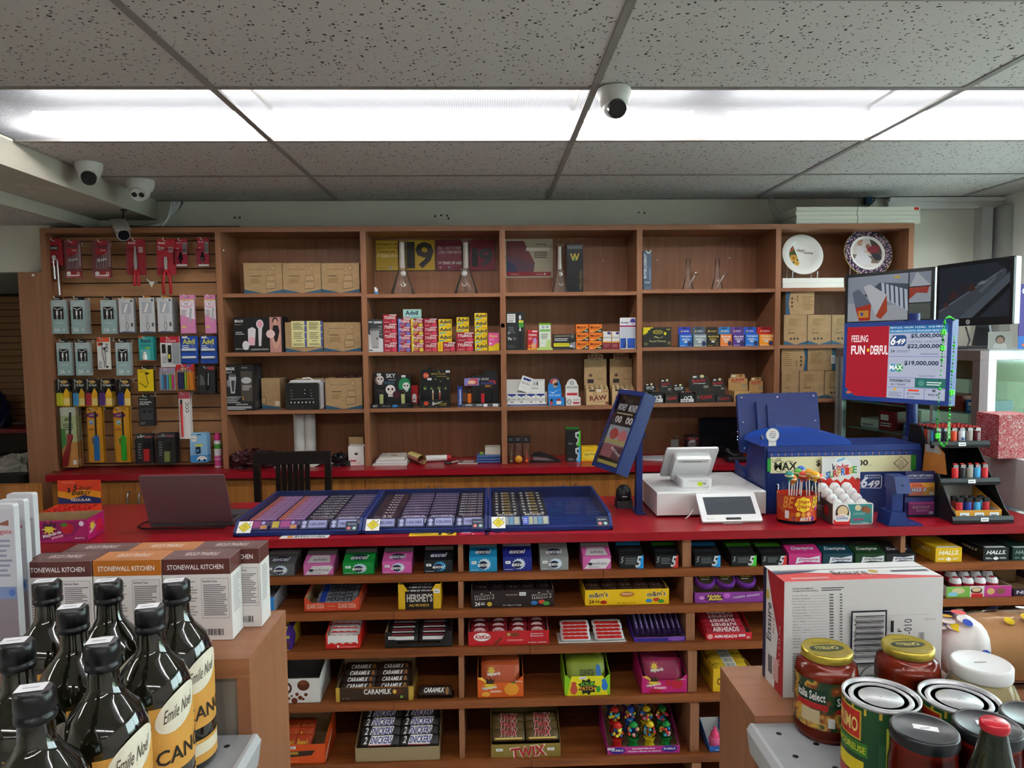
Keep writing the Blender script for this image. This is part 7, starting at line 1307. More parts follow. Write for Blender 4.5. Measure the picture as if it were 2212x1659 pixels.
for lab,x0,x1,c in(('pink minty gum carton',1704,1774,'#c8307a'),('black gum carton with teal swirl',1777,1843,'#123c4a'),('black gum carton with green swirl',1847,1912,'#173a1c'),('black and white gum carton beside the divider',1914,1977,'#1b1b1e')):
 gum(lab+' in the right bay',x0,x1,1196,1227,c,[('p',[(.2,.1),(.5,.3),(.95,.2),(.95,.8),(.6,.6),(.25,.7)],'#e0dce4'),('t','Dentyne',.3,.3,.9,.6,c,'Bi')],[('t','Dentyne',.15,.3,.85,.75,'#d8d8dc','Bi')],flap='#2a2a28')
HF=lambda c:[('t','HALLS.',.12,.5,.88,.8,c,'Bi'),('k',.5,.2,.12,.14,4,.8,c),('l',.1,.15,.35,.3,2,c),('l',.65,.15,.9,.3,2,c)]
for lab,x0,x1,c,tc in(('yellow cough drop carton',2020,2077,'#e8b81c','#fbf4dc'),('black cough drop carton',2123,2178,'#1b1e20',WHT),('dark green cough drop carton at the frame edge',2186,2236,'#14302a','#8aa098')):
 z,Y=row(0);carton('cough_drop_carton',lab,'cough drops',(x0,1183,x1,1221),Y,c,HF(tc),(),[('t','HALLS',.2,.55,.8,.75,tc,'Bi')],[('r',.1,.0,.9,.12,WHT)],d=.15,z=z)
proto={}
def bars(kind,lab,r,xs,n,w,dd,hh,c,D,tilt,y0,dy,z0,dz,cat='candy bar',rz=0,jit=.002):
 k=0
 for q in range(n):
  for i,x in enumerate(xs):
   loc=local(r,x+random.uniform(-jit,jit),y0+dy*q,z0+dz*q);lb='%s, %s%s'%(lab,('front' if q==0 else 'rear' if q==n-1 else ORD[q])+' row' if n>1 else 'single row',', %s from left'%ORD[i] if len(xs)>1 else '')
   if kind not in proto:
    m=MB().loftx([(-w/2,dd*.46,hh*.12),(-w*.46,dd*.46,hh*.12),(-w*.42,dd*.5,hh*.42),(-w*.3,dd*.5,hh*.5),(w*.3,dd*.5,hh*.5),(w*.42,dd*.5,hh*.42),(w*.46,dd*.46,hh*.12),(w/2,dd*.46,hh*.12)],c,8,p=.5)
    b=m.build(kind,None,loc,None,lb,cat,lab+' set');proto[kind]=b
    if D:MB().deco(((-w*.42,-dd*.46,hh*.5),(w*.84,0,0),(0,dd*.92,0),(0,0,1)),D,.0006).build('printing',b)
   else:b=copytree(proto[kind],loc,None,lb)
   b['group']=lab+' set';b.rotation_euler=(tilt,0,r.rotation_euler.z+rz+random.uniform(-.02,.02))
def ct(i,lab,x0,x1,yt,yb,c,F,hb=None,d=.15,cat='candy box',name='candy_box',notch=None,R=(),L=(),inn='kraft',rz=0):
 z,Y=row(i);return tray(name,lab,cat,(x0,yt,x1,yb),Y,c,F,R,L,d=d,z=z,hb=hb,notch=notch,inn=inn,g='candy boxes under the counter',rz=rz)
HE=[('t',"HERSHEY'S",.06,.2,.94,.8,'#d8d4d8','B')]
r,w,h=ct(1,'grey and blue chocolate bar box beside the pancake mix boxes',520,593,1290,1327,'#9a9ea4',[('r',.72,.0,1,1,'#1f7ec8'),('r',.2,.08,.7,.6,'#1c1416'),('t',"Y'S",.3,.15,.58,.5,WHT,'B')],.07,.16)
bars('grey_chocolate_bar','grey wrapped chocolate bar in the left box',r,(0,),5,w*.92,.03,.012,'#8d9096',[('t',"HERSHEY'S",.06,.2,.94,.8,'#26181c','B')],.5,.03,.024,.018,.007)
r,w,h=ct(1,'orange red soda carton reused for chocolate bars',658,776,1290,1324,'#d2492c',[('t','ISLAND SODA',.05,.22,.36,.55,'#f4c8b0','b'),('t','ISLAND SODA',.62,.22,.94,.55,'#f4c8b0','b'),('l',.42,.34,.56,.42,1,'#e89a80')],.075,.17,notch=(.02,.62),R=[('t','ISLAND SODA',.1,.3,.8,.6,'#f4c8b0','b')])
bars('silver_chocolate_bar','silver blue chocolate bar in the orange carton',r,(.012,),6,w*.74,.032,.011,'#8a8f98',[('r',0,0,.18,1,'#1d3a8a'),('t',"HERSHEY'S",.22,.15,.96,.85,'#221a20','B')],.5,.03,.024,.030,.005)
r,w,h=ct(1,'yellow and brown almond chocolate box',861,953,1262,1318,'#e0b01c',[('r',.16,.0,.82,.72,'#1f1616'),('t',"HERSHEY'S",.2,.3,.8,.62,'#d4ccc4','B'),('t','ALMONDS',.25,.12,.72,.22,'#d8b02a','b'),('s',.9,.72,.07,.08)],.085,.12,notch=(.12,.7))
bars('dark_chocolate_bar','dark almond chocolate bar in the yellow box',r,(0,),4,w*.72,.035,.010,'#221618',HE,1.2,.016,.026,.055,.002)
ME=[('t',"m&m's",.05,.52,.27,.86,WHT,'B',4),('t',"m&m's",.74,.52,.96,.86,WHT,'B',4)]
def mm(lab,x0,x1,yt,yb,c,tc,extra,bagc,kind):
 r,w,h=ct(1,lab,x0,x1,yt,yb,c,[('t',"m&m's",.045,.49,.275,.89,WHT if tc!=BLK else '#f8f0d0','B',4),('t',"m&m's",.735,.49,.965,.89,WHT if tc!=BLK else '#f8f0d0','B',4),('t',"m&m's",.05,.52,.27,.86,'#2a1612','b',4),('t',"m&m's",.74,.52,.96,.86,'#2a1612','b',4),('t','24',.045,.12,.105,.36,tc,'B'),('l',.115,.16,.18,.34,2,tc),('e',.76,.24,.04,.12,'#2f7ac0'),('e',.85,.3,.04,.12,'#d0402c'),('e',.905,.2,.04,.12,'#3a9a3c'),('t','24 x 48 g (1.15 kg)',.38,.08,.6,.18,tc)]+extra,None,.17)
 bars(kind,'candy bag in the '+lab,r,[w*(-.38+.19*k) for k in range(5)],4,w*.19,.05,.022,bagc,[('t',"m&m's",.15,.35,.85,.65,'#c8c0b8','B')],.75,.03,.03,h*.62,.006,'candy bag')
mm('dark brown candy box',1018,1197,1275,1312,'#241618',WHT,[('t','MILK CHOCOLATE',.42,.7,.56,.78,'#e8c8b8'),('e',.22,.22,.03,.13,'#d8b23a'),('s',.62,.78,.04,.1)],'#1e1416','brown_candy_bag')
mm('bright yellow candy box',1264,1445,1273,1310,'#f0c011','#4a2a12',[('e',.5,.68,.09,.18,'#c87a24'),('t','PEANUT',.44,.66,.56,.76,WHT,'b'),('e',.22,.2,.04,.12,'#b8281e')],'#3a2418','peanut_candy_bag')
r,w,h=ct(1,'purple bubble tape box of the right bay',1501,1648,1279,1307,'#8a3a94',[('k',.28,.5,.15,.45,9,.8,'#4a1a5a'),('t','Hubba',.18,.52,.38,.8,'#f0d83a','Bi'),('t','Bubba',.2,.24,.4,.5,'#f0d83a','Bi'),('t','raisin zinzin',.55,.5,.95,.72,WHT,'i',6),('e',.1,.5,.04,.18,'#d88ad0'),('e',.47,.66,.05,.25,'#c86ac8')],None,.14)
for k in range(3):
 p=local(r,-.075+.075*k,.055,h+.001);b=MB().lathe([(.034,0),(.038,.006),(.038,.020),(.034,.026)],'#6a2c8c/r.35',24).build('bubble_tape_roll',None,p+Vector((0,0,-.001)),(.5,0,0),'purple bubble tape roll, %s from left'%ORD[k],'bubble tape','bubble tape rolls')
 b.location.z+=.016;MB().lathe([(.03,.0262),(.001,.0262)],'#33291c',24,cap=False).deco(((-.022,-.02,.0264),(.044,0,0),(0,.04,0),(0,0,1)),[('t','Hubba Bubba',.05,.5,.95,.72,'#e0c83a','bi'),('l',.1,.25,.9,.4,1,WHT)]).build('disc_label',b)
r,w,h=ct(1,'box of chocolate eggs with bright picture front, right bay',2044,2184,1266,1296,'#e8e2da',[('r',.0,0,.36,1,'#7ab048'),('e',.18,.6,.1,.28,'#d8c49a'),('e',.1,.3,.08,.2,'#8ac8e0'),('e',.46,.62,.09,.3,'#4a2a1c'),('e',.46,.68,.07,.2,'#e8c89a'),('r',.38,0,.56,.3,'#d8262a'),('t','kinder',.39,.32,.55,.46,'#d8262a','b'),('r',.58,0,1,1,'#c23a8a'),('e',.68,.5,.06,.3,'#d8b070'),('e',.83,.5,.07,.3,'#8a5a4a')],None,.15)
for k in range(12):
 q,x=divmod(k,4);p=local(r,-.07+.046*x+.01*(q%2),.03+.04*q,h*.55+.010*q);b=MB().sphere((0,0,.02),.021,'#b0243a/r.3',12,8,(1,1,1.2)).build('wrapped_egg',None,p,None,'red wrapped chocolate egg in the picture box, %s in row %s'%(ORD[x],('one','two','three')[q]),'chocolate egg','wrapped eggs under the counter');MB().lathe([(.0205,.020),(.0205,.03),(.015,.043)],'#e6e2e4/r.3',12,cap=False).build('white_band',b)
r,w,h=ct(1,'dark purple candy box at the right frame edge',2188,2260,1272,1296,'#2a1430',[('t','NERDS',.1,.3,.9,.8,'#d8d0e0','B')],.06)
# third row
r,w,h=ct(2,'purple and yellow chocolate box beside the wooden gondola end',596,628,1364,1407,'#4a2a86',[('e',.6,.3,.35,.2,'#5a3018'),('r',.5,.62,.95,.76,'#b8c03a'),('p',[(0,0),(1,0),(.5,.16),(0,.2)],'#d8c22a')],.08,.13,R=[('r',0,0,1,1,'#c8b22a'),('p',[(0,0),(.4,0),(.5,.5),(.3,1),(0,1)],'#4a2a86')])
bars('purple_chocolate_bar','purple yellow chocolate bar',r,(0,),3,w*.9,.05,.02,'#5a3a9a',[('r',.2,.2,.7,.8,'#d8c22a')],.6,.03,.03,.055,.006)
KB_=[('r',0,0,1,.45,'#cf2a22'),('p',[(0,.45)]+[(i/8,.45+(.12 if i%2 else .02)) for i in range(9)],'#cf2a22')]
r,w,h=ct(2,'red and white chocolate stick box',704,778,1372,1406,'#d8281f',[('r',.06,.28,.94,.98,WHT),('p',[(.06,.28)]+[(.06+.88*i/8,.3+(.18 if i%2 else .06)) for i in range(9)]+[(.94,.28)],'#d8281f'),('e',.36,.2,.03,.1,WHT),('l',.4,.12,.92,.2,1,'#f4c0b8')],.09,.13,notch=(.06,.6))
bars('chocolate_stick','white and red chocolate stick in its box',r,(0,),7,w*.92,.026,.012,'#e6e4e6',KB_,.75,.012,.016,.026,.0085)
r,w,h=ct(2,'black chocolate bar box with white wrapped bars',832,977,1364,1401,'#161414',[('t','Peppermint',.42,.06,.56,.13,'#6a6262'),('s',.1,.62,.05,.1)],.085,.15,notch=(.07,.25))
bars('white_wrapped_bar','black and white wrapped bar in the black box',r,(-w*.24,w*.22),5,w*.44,.034,.014,'#1e1a1c',[('r',.05,.1,.95,.5,'#d8d6d4'),('r',.05,.62,.9,.8,'#7a1a24')],.75,.016,.025,.03,.008)
r,w,h=ct(2,'red wafer bar box with torn front',1012,1186,1363,1397,'#c31a24',[('e',.17,.62,.105,.3,WHT,24),('t','KitKat',.08,.48,.27,.76,'#c31a24','Bi'),('p',[(.3,.1),(.4,.55),(.44,.6),(.36,.12)],'#6a3418'),('p',[(.46,.65),(.62,.6),(.63,.85),(.48,.9)],'#7a4020'),('r',.48,.67,.52,.86,'#c89a5a'),('t','#mybreak',.77,.72,.93,.82,WHT,'B'),('t','#mapause',.77,.56,.93,.66,WHT,'B'),('t','48 BARS | BARRES',.74,.1,.97,.2,WHT,'b'),('l',.48,.28,.68,.42,2,'#f0b0b0')],.075,.16,inn='#d8d4cc')
bars('red_wafer_bar','red wafer bar in the red box',r,[w*(-.36+.24*k) for k in range(4)],5,w*.225,.05,.014,'#7d101a',[('e',.5,.5,.4,.35,'#d8b8b8',20),('t','KitKat',.18,.35,.82,.65,'#8d1420','Bi')],.7,.03,.027,.034,.006)
z,Y=row(2);o,w,h=span((1207,1372,1354,1396),Y,z)
base=MB().box(-w/2,w/2,.0,.09,0,.001,'#e0dcd8').build('paper_sheet',None,(o.x,Y+.004,z),None,'paper sheet under the loose red and white chocolate sticks','paper')
bars('chocolate_stick','loose white and red chocolate stick on the shelf',base,(-w*.24,w*.25),5,0,0,.012,'',None,.45,.018,.014,.012,.0075)
for ob in[o_ for o_ in COL.objects if o_.get('group')=='loose white and red chocolate stick on the shelf set']:ob.scale=(.95,1,1)
r,w,h=ct(2,'violet mint roll box',1370,1480,1376,1393,'#4a2f9a',[('t','mentos',.08,.12,.66,.8,'#1b2a7a','B'),('e',.82,.6,.16,.5,'#8a5ab8'),('r',.0,.85,1,1,'#8a4aa8')],.07,.15)
for k in range(9):
 p=local(r,-w*.42+w*.105*k,.012,.022);b=MB().cyl((0,0,0),(0,.10,.045),.0095,'#33224a/c.4/r.3',10).build('mint_roll',None,p,None,'violet mint roll, %s from left'%ORD[k],'mints','mint rolls');MB().deco(((-.006,.005,.0115),(.012,0,0),(0,.09,.0405),(0,-.4,.9)),[('t','mentos',.2,.1,.8,.8,'#a89ad0','BR')],.0012).build('printing',b)
r,w,h=ct(2,'red taffy bar box with a smiling face',1525,1624,1367,1388,'#c8202c',[('e',.09,.5,.06,.35,'#f0b0a8'),('t','AIRHEADS',.18,.3,.68,.74,WHT,'B'),('s',.78,.6,.07,.16),('e',.92,.3,.04,.18,'#f0b0a8')],.085,.16)
bars('red_taffy_bar','red taffy bar in its box',r,(-.004,),7,w*.86,.03,.008,'#a01a2c',[('t','AIRHEADS',.1,.15,.9,.85,'#e8d0d0','B')],.6,.025,.019,.026,.0075)
r,w,h=ct(2,'green and dark red snack box behind the bread',2057,2110,1340,1378,'#5fc052',[('e',.3,.5,.08,.1,'#2c7a2c'),('e',.55,.6,.08,.1,'#2c7a2c')],None,.16,L=[('r',0,0,1,1,'#5a141c')],inn='#1c2a24')
# fourth row
r,w,h=ct(3,'white bubbly chocolate box with torn edge',596,692,1466,1515,'#e6e2de',[('e',.22,.62,.15,.26,'#4a2416',24),('e',.24,.62,.08,.14,WHT,20),('e',.63,.72,.14,.22,'#5a2a16'),('e',.62,.82,.1,.1,'#7a4020')]+[('e',x,y,s,s*1.8,'#6a2c14') for x,y,s in((.12,.12,.05),(.25,.1,.04),(.42,.1,.07),(.3,.2,.03),(.55,.22,.05),(.48,.36,.04),(.68,.34,.04),(.36,.3,.025),(.62,.16,.03),(.05,.2,.04))],.13,.16,inn='#6d6a66')
r,w,h=ct(3,'brown and gold caramel bar box',726,893,1484,1519,'#3a2414',[('p',[(.08,1),(.4,.9),(1,.95),(1,1)],'#8a5a1c'),('t','CARAMILK',.36,.48,.72,.86,WHT,'B'),('r',0,0,.05,1,'#c8a440'),('r',.94,0,1,1,'#c8a440'),('e',.8,.64,.06,.2,'#5a2c12'),('e',.76,.64,.025,.16,'#e0b050'),('t','40 x 50 g',.08,.18,.18,.26,'#d8c8a0'),('e',.85,.26,.02,.1,'#7ab04a')],.12,.15,R=[('r',0,0,1,1,'#a8863a')],L=[('r',0,0,1,1,'#a8863a')])
bars('caramel_bar','brown caramel bar in the gold edged box',r,(-w*.23,w*.22),4,w*.44,.036,.016,'#2a180e',[('t','CARAMILK',.12,.25,.85,.75,WHT,'Bi'),('e',.94,.4,.06,.4,'#8a5a2a')],.8,.02,.03,.042,.009)
m=MB();m.box(-w/2,w/2,.1485,.15,.1205,.141,'#2c1a10').deco(((-w/2,.1485,.12),(w,0,0),(0,0,.021),(0,-1,0)),[('t','CARAMILK',.2,.1,.8,.8,'#7a7068','BF')]).build('back_flap',r)
z,Y=row(3);o,w2,h2=span((899,1498,980,1515),Y,z);base=MB().box(-w2/2,w2/2,0,.05,0,.001,'#2a1a12').build('paper_sheet',None,(o.x,Y+.006,z),None,'brown paper strip under the single caramel bar','paper');bars('caramel_bar','single caramel bar lying beside the gold edged box',base,(0,),1,0,0,0,'',None,.8,.02,0,.018,0)
def pouch(i,lab,x0,x1,yt,yb,c,F,bagc,kind,BD,n=4):
 r,w,h=ct(i,lab,x0,x1,yt,yb,c,F,.125,.16,notch=(.04,.72),inn='#5a4634');bars(kind,'pouch of sweets in the '+lab,r,(0,),n,w*.84,.085,.022,bagc,BD,1.1,.03,.033,.072,.003,'candy bag')
MY=lambda c,f:[('p',[(0,.95),(.3,.6),(.1,1)],'#f0c04a'),('k',.26,.62,.16,.22,8,.5,'#f0cc3a'),('p',[(.18,.68),(.2,.95),(.25,.82),(.29,.97),(.32,.82),(.37,.9),(.35,.66)],'#3a2418'),('t','Maynards',.1,.38,.42,.56,WHT,'B',8),('r',.26,.24,.54,.38,c),('l',.28,.26,.52,.36,2,WHT),('t','18x64 g',.82,.72,.97,.8,WHT,'b')]+f
MB_=[('k',.22,.62,.14,.25,8,.5,'#d8b43a'),('t','Maynards',.1,.38,.5,.58,'#e8e0d8','B',6)]
pouch(3,'orange peach candy box',1032,1131,1462,1507,'#dc5f1e',MY('#e8743a',[('e',.74,.4,.16,.3,'#e89a2a'),('e',.18,.18,.09,.12,'#e8a83a'),('p',[(.7,.7),(.85,.76),(.8,.66)],'#3a7a2c')]),'#b04a1c','orange_candy_pouch',MB_)
pouch(3,'lime green sour candy box',1220,1318,1458,1504,'#8ac51c',[('p',[(.05,.0),(.95,0),(.85,.95),(.15,.95)],'#e8dc1e'),('k',.5,.42,.22,.42,9,.72,'#17241a'),('t','SOUR',.34,.46,.66,.66,'#7ac82a','B'),('t','PATCH',.33,.24,.67,.44,'#f09a2a','B'),('e',.2,.3,.08,.25,'#c8503a'),('e',.2,.58,.06,.1,'#c8503a'),('e',.88,.45,.07,.22,'#2a7ad0'),('e',.86,.7,.05,.1,'#2a7ad0'),('e',.74,.3,.05,.16,'#3a9a3a'),('s',.4,.86,.08,.06)],'#7a8a1c','sour_candy_pouch',[('t','SOUR PATCH',.3,.3,.75,.6,'#26301a','B'),('e',.88,.5,.08,.3,'#2a6ab0')])
pouch(3,'hot pink berry candy box',1387,1484,1459,1504,'#c41c72',MY('#f08ab0',[('e',.78,.52,.13,.28,'#c01834'),('e',.58,.58,.07,.16,'#c01834'),('e',.3,.14,.14,.14,'#b01630'),('p',[(.74,.76),(.88,.78),(.8,.68)],'#3a7a2c')]),'#8a1a44','berry_candy_pouch',MB_)
r,w,h=ct(3,'yellow crispy bar box beside the right gondola',1540,1625,1444,1500,'#e0b41a',[('t','OH HENRY',.1,.3,.9,.6,'#5a2a10','B')],None,.15,L=[('r',0,0,1,1,'#d0a41a'),('t','OH HENRY',.1,.4,.8,.7,'#4a2410','B')])
bars('yellow_crispy_bar','yellow crispy bar in its box',r,(0,),4,w*.9,.034,.016,'#d8b02a',[('r',.3,.1,.7,.9,'#d8d4c8'),('b',.34,.2,.66,.8,'#333333')],.3,.03,.03,h*.9,.004)
# bottom row
r,w,h=ct(4,'orange peanut butter cup box with torn front',596,703,1608,1651,'#e0541a',[('p',[(.0,.3),(.72,.42),(.8,.68),(0,.62)],'#3a2418'),('r',.3,.48,.46,.62,'#b88a2a'),('s',.32,.84,.09,.07),('l',.1,.1,.5,.16,1,'#f0a070')],.12,.17,R=[('r',0,0,1,1,'#d84a18'),('p',[(.0,.2),(.6,.9),(.7,.9),(.1,.1)],'#f0d8c8')])
bars('orange_cup_pack','orange peanut butter cup pack',r,(-w*.3,w*.0),3,w*.34,.06,.014,'#b8401a',[('t',"Reese's",.1,.3,.9,.7,'#e8b82a','Bi')],.75,.04,.035,.052,.008)
r,w,h=ct(4,'brown cardboard box heaped with nougat bars',768,950,1614,1648,'#a08c68',[('r',.45,0,.452,1,'#8a7650')],.13,.17)
bars('nougat_bar','dark nougat peanut bar in the cardboard box',r,(-w*.22,w*.25),5,w*.46,.040,.018,'#1c1416',[('t','2',.0,.2,.12,.85,'#d8d4d8','Bi'),('p',[(.16,.12),(.84,.12),(.92,.92),(.24,.92)],WHT),('t','SNICKERS',.2,.2,.88,.84,'#2a2a80','Bi'),('r',.16,.04,.84,.1,'#b02a34')],.85,.02,.031,.062,.0155)
r,w,h=ct(4,'gold brown biscuit bar box with red lettering',1061,1211,1607,1639,'#8a7434',[('t','TWIX',.27,-.02,.8,.86,'#f0e4d8','B',6),('t','TWIX',.29,.03,.78,.8,'#b01c2c','B',6),('s',.12,.6,.05,.1),('s',.86,.58,.05,.1)],.15,.17,inn='#6d5c34')
bars('biscuit_bar','gold biscuit bar with red lettering',r,(-w*.24,w*.24),3,w*.47,.042,.018,'#5a4420',[('r',0,.05,1,.2,'#d8b860'),('t','TWIX',.2,.25,.85,.95,'#f0e8e0','Bi'),('t','TWIX',.22,.28,.83,.92,'#a81a2a','Bi')],.7,.03,.03,.064,.012)
r,w,h=ct(4,'magenta gumball machine toy box',1312,1468,1612,1635,'#b82a86',[('e',.14,.5,.11,.45,'#3a2a8a'),('t','DUBBLE',.06,.4,.22,.64,WHT,'B'),('e',.86,.6,.11,.45,'#3a2a8a'),('t','BUBBLE',.78,.5,.94,.72,WHT,'B'),('t','Gumball Machine',.34,.62,.66,.84,WHT,'Bi'),('t','Machine a Boules de Gomme',.28,.26,.74,.46,WHT,'Bi'),('s',.05,.75,.05,.14)],.13,.19)
gc=['#d0243a','#2a7ac8','#e8c82a','#e89aa8','#3ab0c8','#f0e050','#d84a2a']
for k in range(12):
 q,x=divmod(k,4);cc=(('#d0241f','#158a3a','#e0c01e','#158a3a'),('#c8241f','#1c48b0','#e0c01e','#158a3a'),('#2a62b8','#c82a8a','#d8d0d8','#e86a2a'))[q][x];p=local(r,-.087+.058*x,.04+.055*q,.004+.028*q)
 t=thing('gumball_machine','toy gumball machine with coloured balls, %s from left in the %s row'%(ORD[x],('front','middle','rear')[q]),'gumball machine',p,0,'toy gumball machines');t.rotation_euler=(.12,0,0)
 MB().lathe([(.020,0),(.021,.004),(.015,.014),(.017,.034),(.021,.038)],cc+'/r.3',14).build('stand',t)
 MB().lathe([(.014,.083),(.016,.086),(.008,.096),(.001,.098)],cc+'/r.3',14).build('lid',t)
 MB().sphere((0,0,.062),.0265,'film',14,8).build('clear_globe',t)
 g_=MB();rd=random.Random(k)
 for _ in range(16):
  a,b,c_=rd.uniform(0,2*PI),rd.uniform(-1,.75),rd.uniform(.5,1);s_=math.sqrt(1-b*b);g_.sphere((.0185*s_*math.cos(a),.0185*s_*math.sin(a)*c_,.060+.0185*b),.0058,rd.choice(gc)+'/r.3',7,5)
 g_.build('gumballs',t,kind='stuff')
r,w,h=ct(4,'blue and white baby bottle candy box beside the right gondola',1532,1575,1612,1628,'#1f5aa8',[('l',.3,.2,.7,.4,1,WHT)],.06,.12,inn='#d8d8d4')
p=local(r,-.006,.03,.002);b=MB().lathe([(.019,0),(.022,.004),(.022,.03),(.017,.038)],'#d85a8a/r.3',16).build('candy_bottle',None,p,None,'pink baby bottle shaped candy','candy');MB().lathe([(.016,.0385),(.014,.05),(.006,.062),(.005,.07),(.001,.072)],'#e84a7a/r.25',16).build('nipple_top',b)
# ================================================================ glass showcase and monitors at the right
zs_=1.528;P_,Q_=px(1806,750,3.80),px(2137,755,2.95);P_.z=Q_.z=0
sd=(Q_-P_);SL=sd.length;sd.normalize();sn=Vector((-sd.y,sd.x,0));sn=sn if sn.x>0 else-sn
SR=Matrix((sd,sn,Vector((0,0,1)))).transposed().to_4x4() # local x along side face towards viewer, y into the case
t=thing('glass_showcase','tall glass showcase with brown and white metal frame beside the bookcase','showcase',P_);t.rotation_euler=SR.to_euler()
W_=.52;BR,WH='#5a4c46/r.4','#dcdedb/r.35';ALU='#a9adb0/m.7/r.35'
def fb(n,x0,x1,y0,y1,z0,z1,k):return MB().box(x0,x1,y0,y1,z0,z1,k).build(n,t)
fb('plinth',0,SL,0,W_,0,.78,WH);fb('base_deck',0,SL,0,W_,.781,.80,'#c8c8c4')
fb('top_frame',0,SL-.041,0,.04,zs_-.05,zs_-.006,BR);fb('top_frame',SL-.04,SL,0,W_,zs_-.045,zs_-.006,WH);fb('top_panel',0,SL,0,W_,zs_-.0055,zs_,'#8a8c8c/r.3');fb('top_frame',0,SL-.041,W_-.03,W_,zs_-.05,zs_-.006,WH)
for x0,x1,k in((0,.022,ALU),(.034,.05,ALU),(.60,.615,ALU),(SL-.075,SL-.042,BR)):fb('door_post',x0,x1,0,.03,.801,zs_-.051,k)
fb('corner_post',SL-.04,SL,0,.045,.801,zs_-.046,WH);fb('corner_post',SL-.04,SL,W_-.04,W_,.801,zs_-.046,WH);fb('corner_post',0,.03,W_-.03,W_,.801,zs_-.051,WH)
fb('side_glass',.05,SL-.076,.012,.014,.802,zs_-.052,'pane');fb('end_glass',SL-.02,SL-.018,.046,W_-.041,.802,zs_-.047,'pane');fb('back_glass',.03,SL-.041,W_-.012,W_-.01,.802,zs_-.052,'pane')
SZ=(.96,1.10,1.24)
for z in SZ:fb('glass_shelf',.052,SL-.045,.05,W_-.035,z-.006,z,'#6f8a86/r.1')
fb('back_band',.04,SL-.042,W_-.020,W_-.013,1.36,zs_-.052,'#b07a52')
sl=lambda x,y,z:SR@Vector((x,y,z))+P_
rd=random.Random(11)
for z in(.801,)+SZ:
 x=.07 if z>.9 else .32
 k=0
 while x<SL-.14:
  w=min(rd.uniform(.09,.16),SL-.06-x);h=rd.uniform(.04,.10);d=rd.uniform(.1,.2);c=rd.choice(['#c9c8c4','#8a2028','#3a7ac8','#2a6ab8','#d8d4cc','#6a5a48','#a8443c','#4a6a8a','#e0ddd6','#b0a080'])
  b=MB().rbox(0,w,0,d,0,h,.012,c+'/r.25','z').build('packaged_goods',None,sl(x,.09+rd.uniform(0,.05),z+.0008),t.rotation_euler.z,'packaged item in the showcase, %s along the %s shelf'%(ORD[k],{.801:'bottom',.96:'second',1.10:'third',1.24:'top'}[z]),'package','goods in the showcase')
  MB().deco(((0,0,0),(w,0,0),(0,0,h),(0,-1,0)),[('r',.1,.1,.9,.9,c+'/r.25'),('r',.15,.5,.6,.8,'#e8e4dc'),('l',.15,.15,.8,.4,2,rd.choice(['#d8c83a','#2a2a34','#e8e8e8']))]).build('printing',b)
  x+=w+.015;k+=1
for k in range(5):
 p=sl(.075+.052*k,.07,.8008);b=MB().lathe([(.022,0),(.0225,.1),(.014,.112)],('#9a9ca0/m.6/r.3','#b8b8bc/m.6/r.3')[k%2],14).build('spray_can',None,p,None,'silver spray can with red cap, %s from left in the showcase'%ORD[k],'spray can','showcase spray cans');MB().lathe([(.0135,.1125),(.0135,.132),(.008,.136)],'#a8232c',12).build('cap',b)
# monitors on the showcase
def monitor(lab,a,b,c,D,base):
 TL,TR,BL=px(*a),px(*b),px(*c);U=TR-TL;V=TL-BL;V=Vector((0,0,V.z));N=U.cross(V).normalized();w,h=U.length,V.length
 m=thing('monitor',lab,'monitor',(BL+U/2)*1);m.location.z=zs_+.0008;o=BL-m.location
 R_=Matrix((U.normalized(),-N,V.normalized())).transposed().to_4x4();X=Matrix.Translation(o)@R_
 MB().rbox(0,w,.0,.028,0,h,.006,'#d8d8d6/r.4','y',3,X).build('rear_shell',m);MB().rbox(0,w,-.012,-.0005,0,h,.006,'#15171a/r.3','y',3,X).build('bezel',m)
 g=.018/w;MB().deco((X@Vector((.016,-.012,.035)),U.normalized()*(w-.032),V.normalized()*(h-.053),N),D).build('screen',m)
 mid=X@Vector((w*.5,.05,0));MB().prism([(-.05,.012),(.05,.012),(.03,h*.4),(-.03,h*.4)],0,.012,'#3a3c40',Matrix.Translation((mid.x,mid.y,0))@Matrix.Rotation(math.atan2(U.y,U.x),4,'Z')).rbox(-.10,.10,-.06,.07,0,.011,.02,'#4a4c50','z',3,Matrix.Translation((mid.x,mid.y,0))@Matrix.Rotation(math.atan2(U.y,U.x),4,'Z')).build('stand',m)
 return m,X,w,h
E='/e.28'
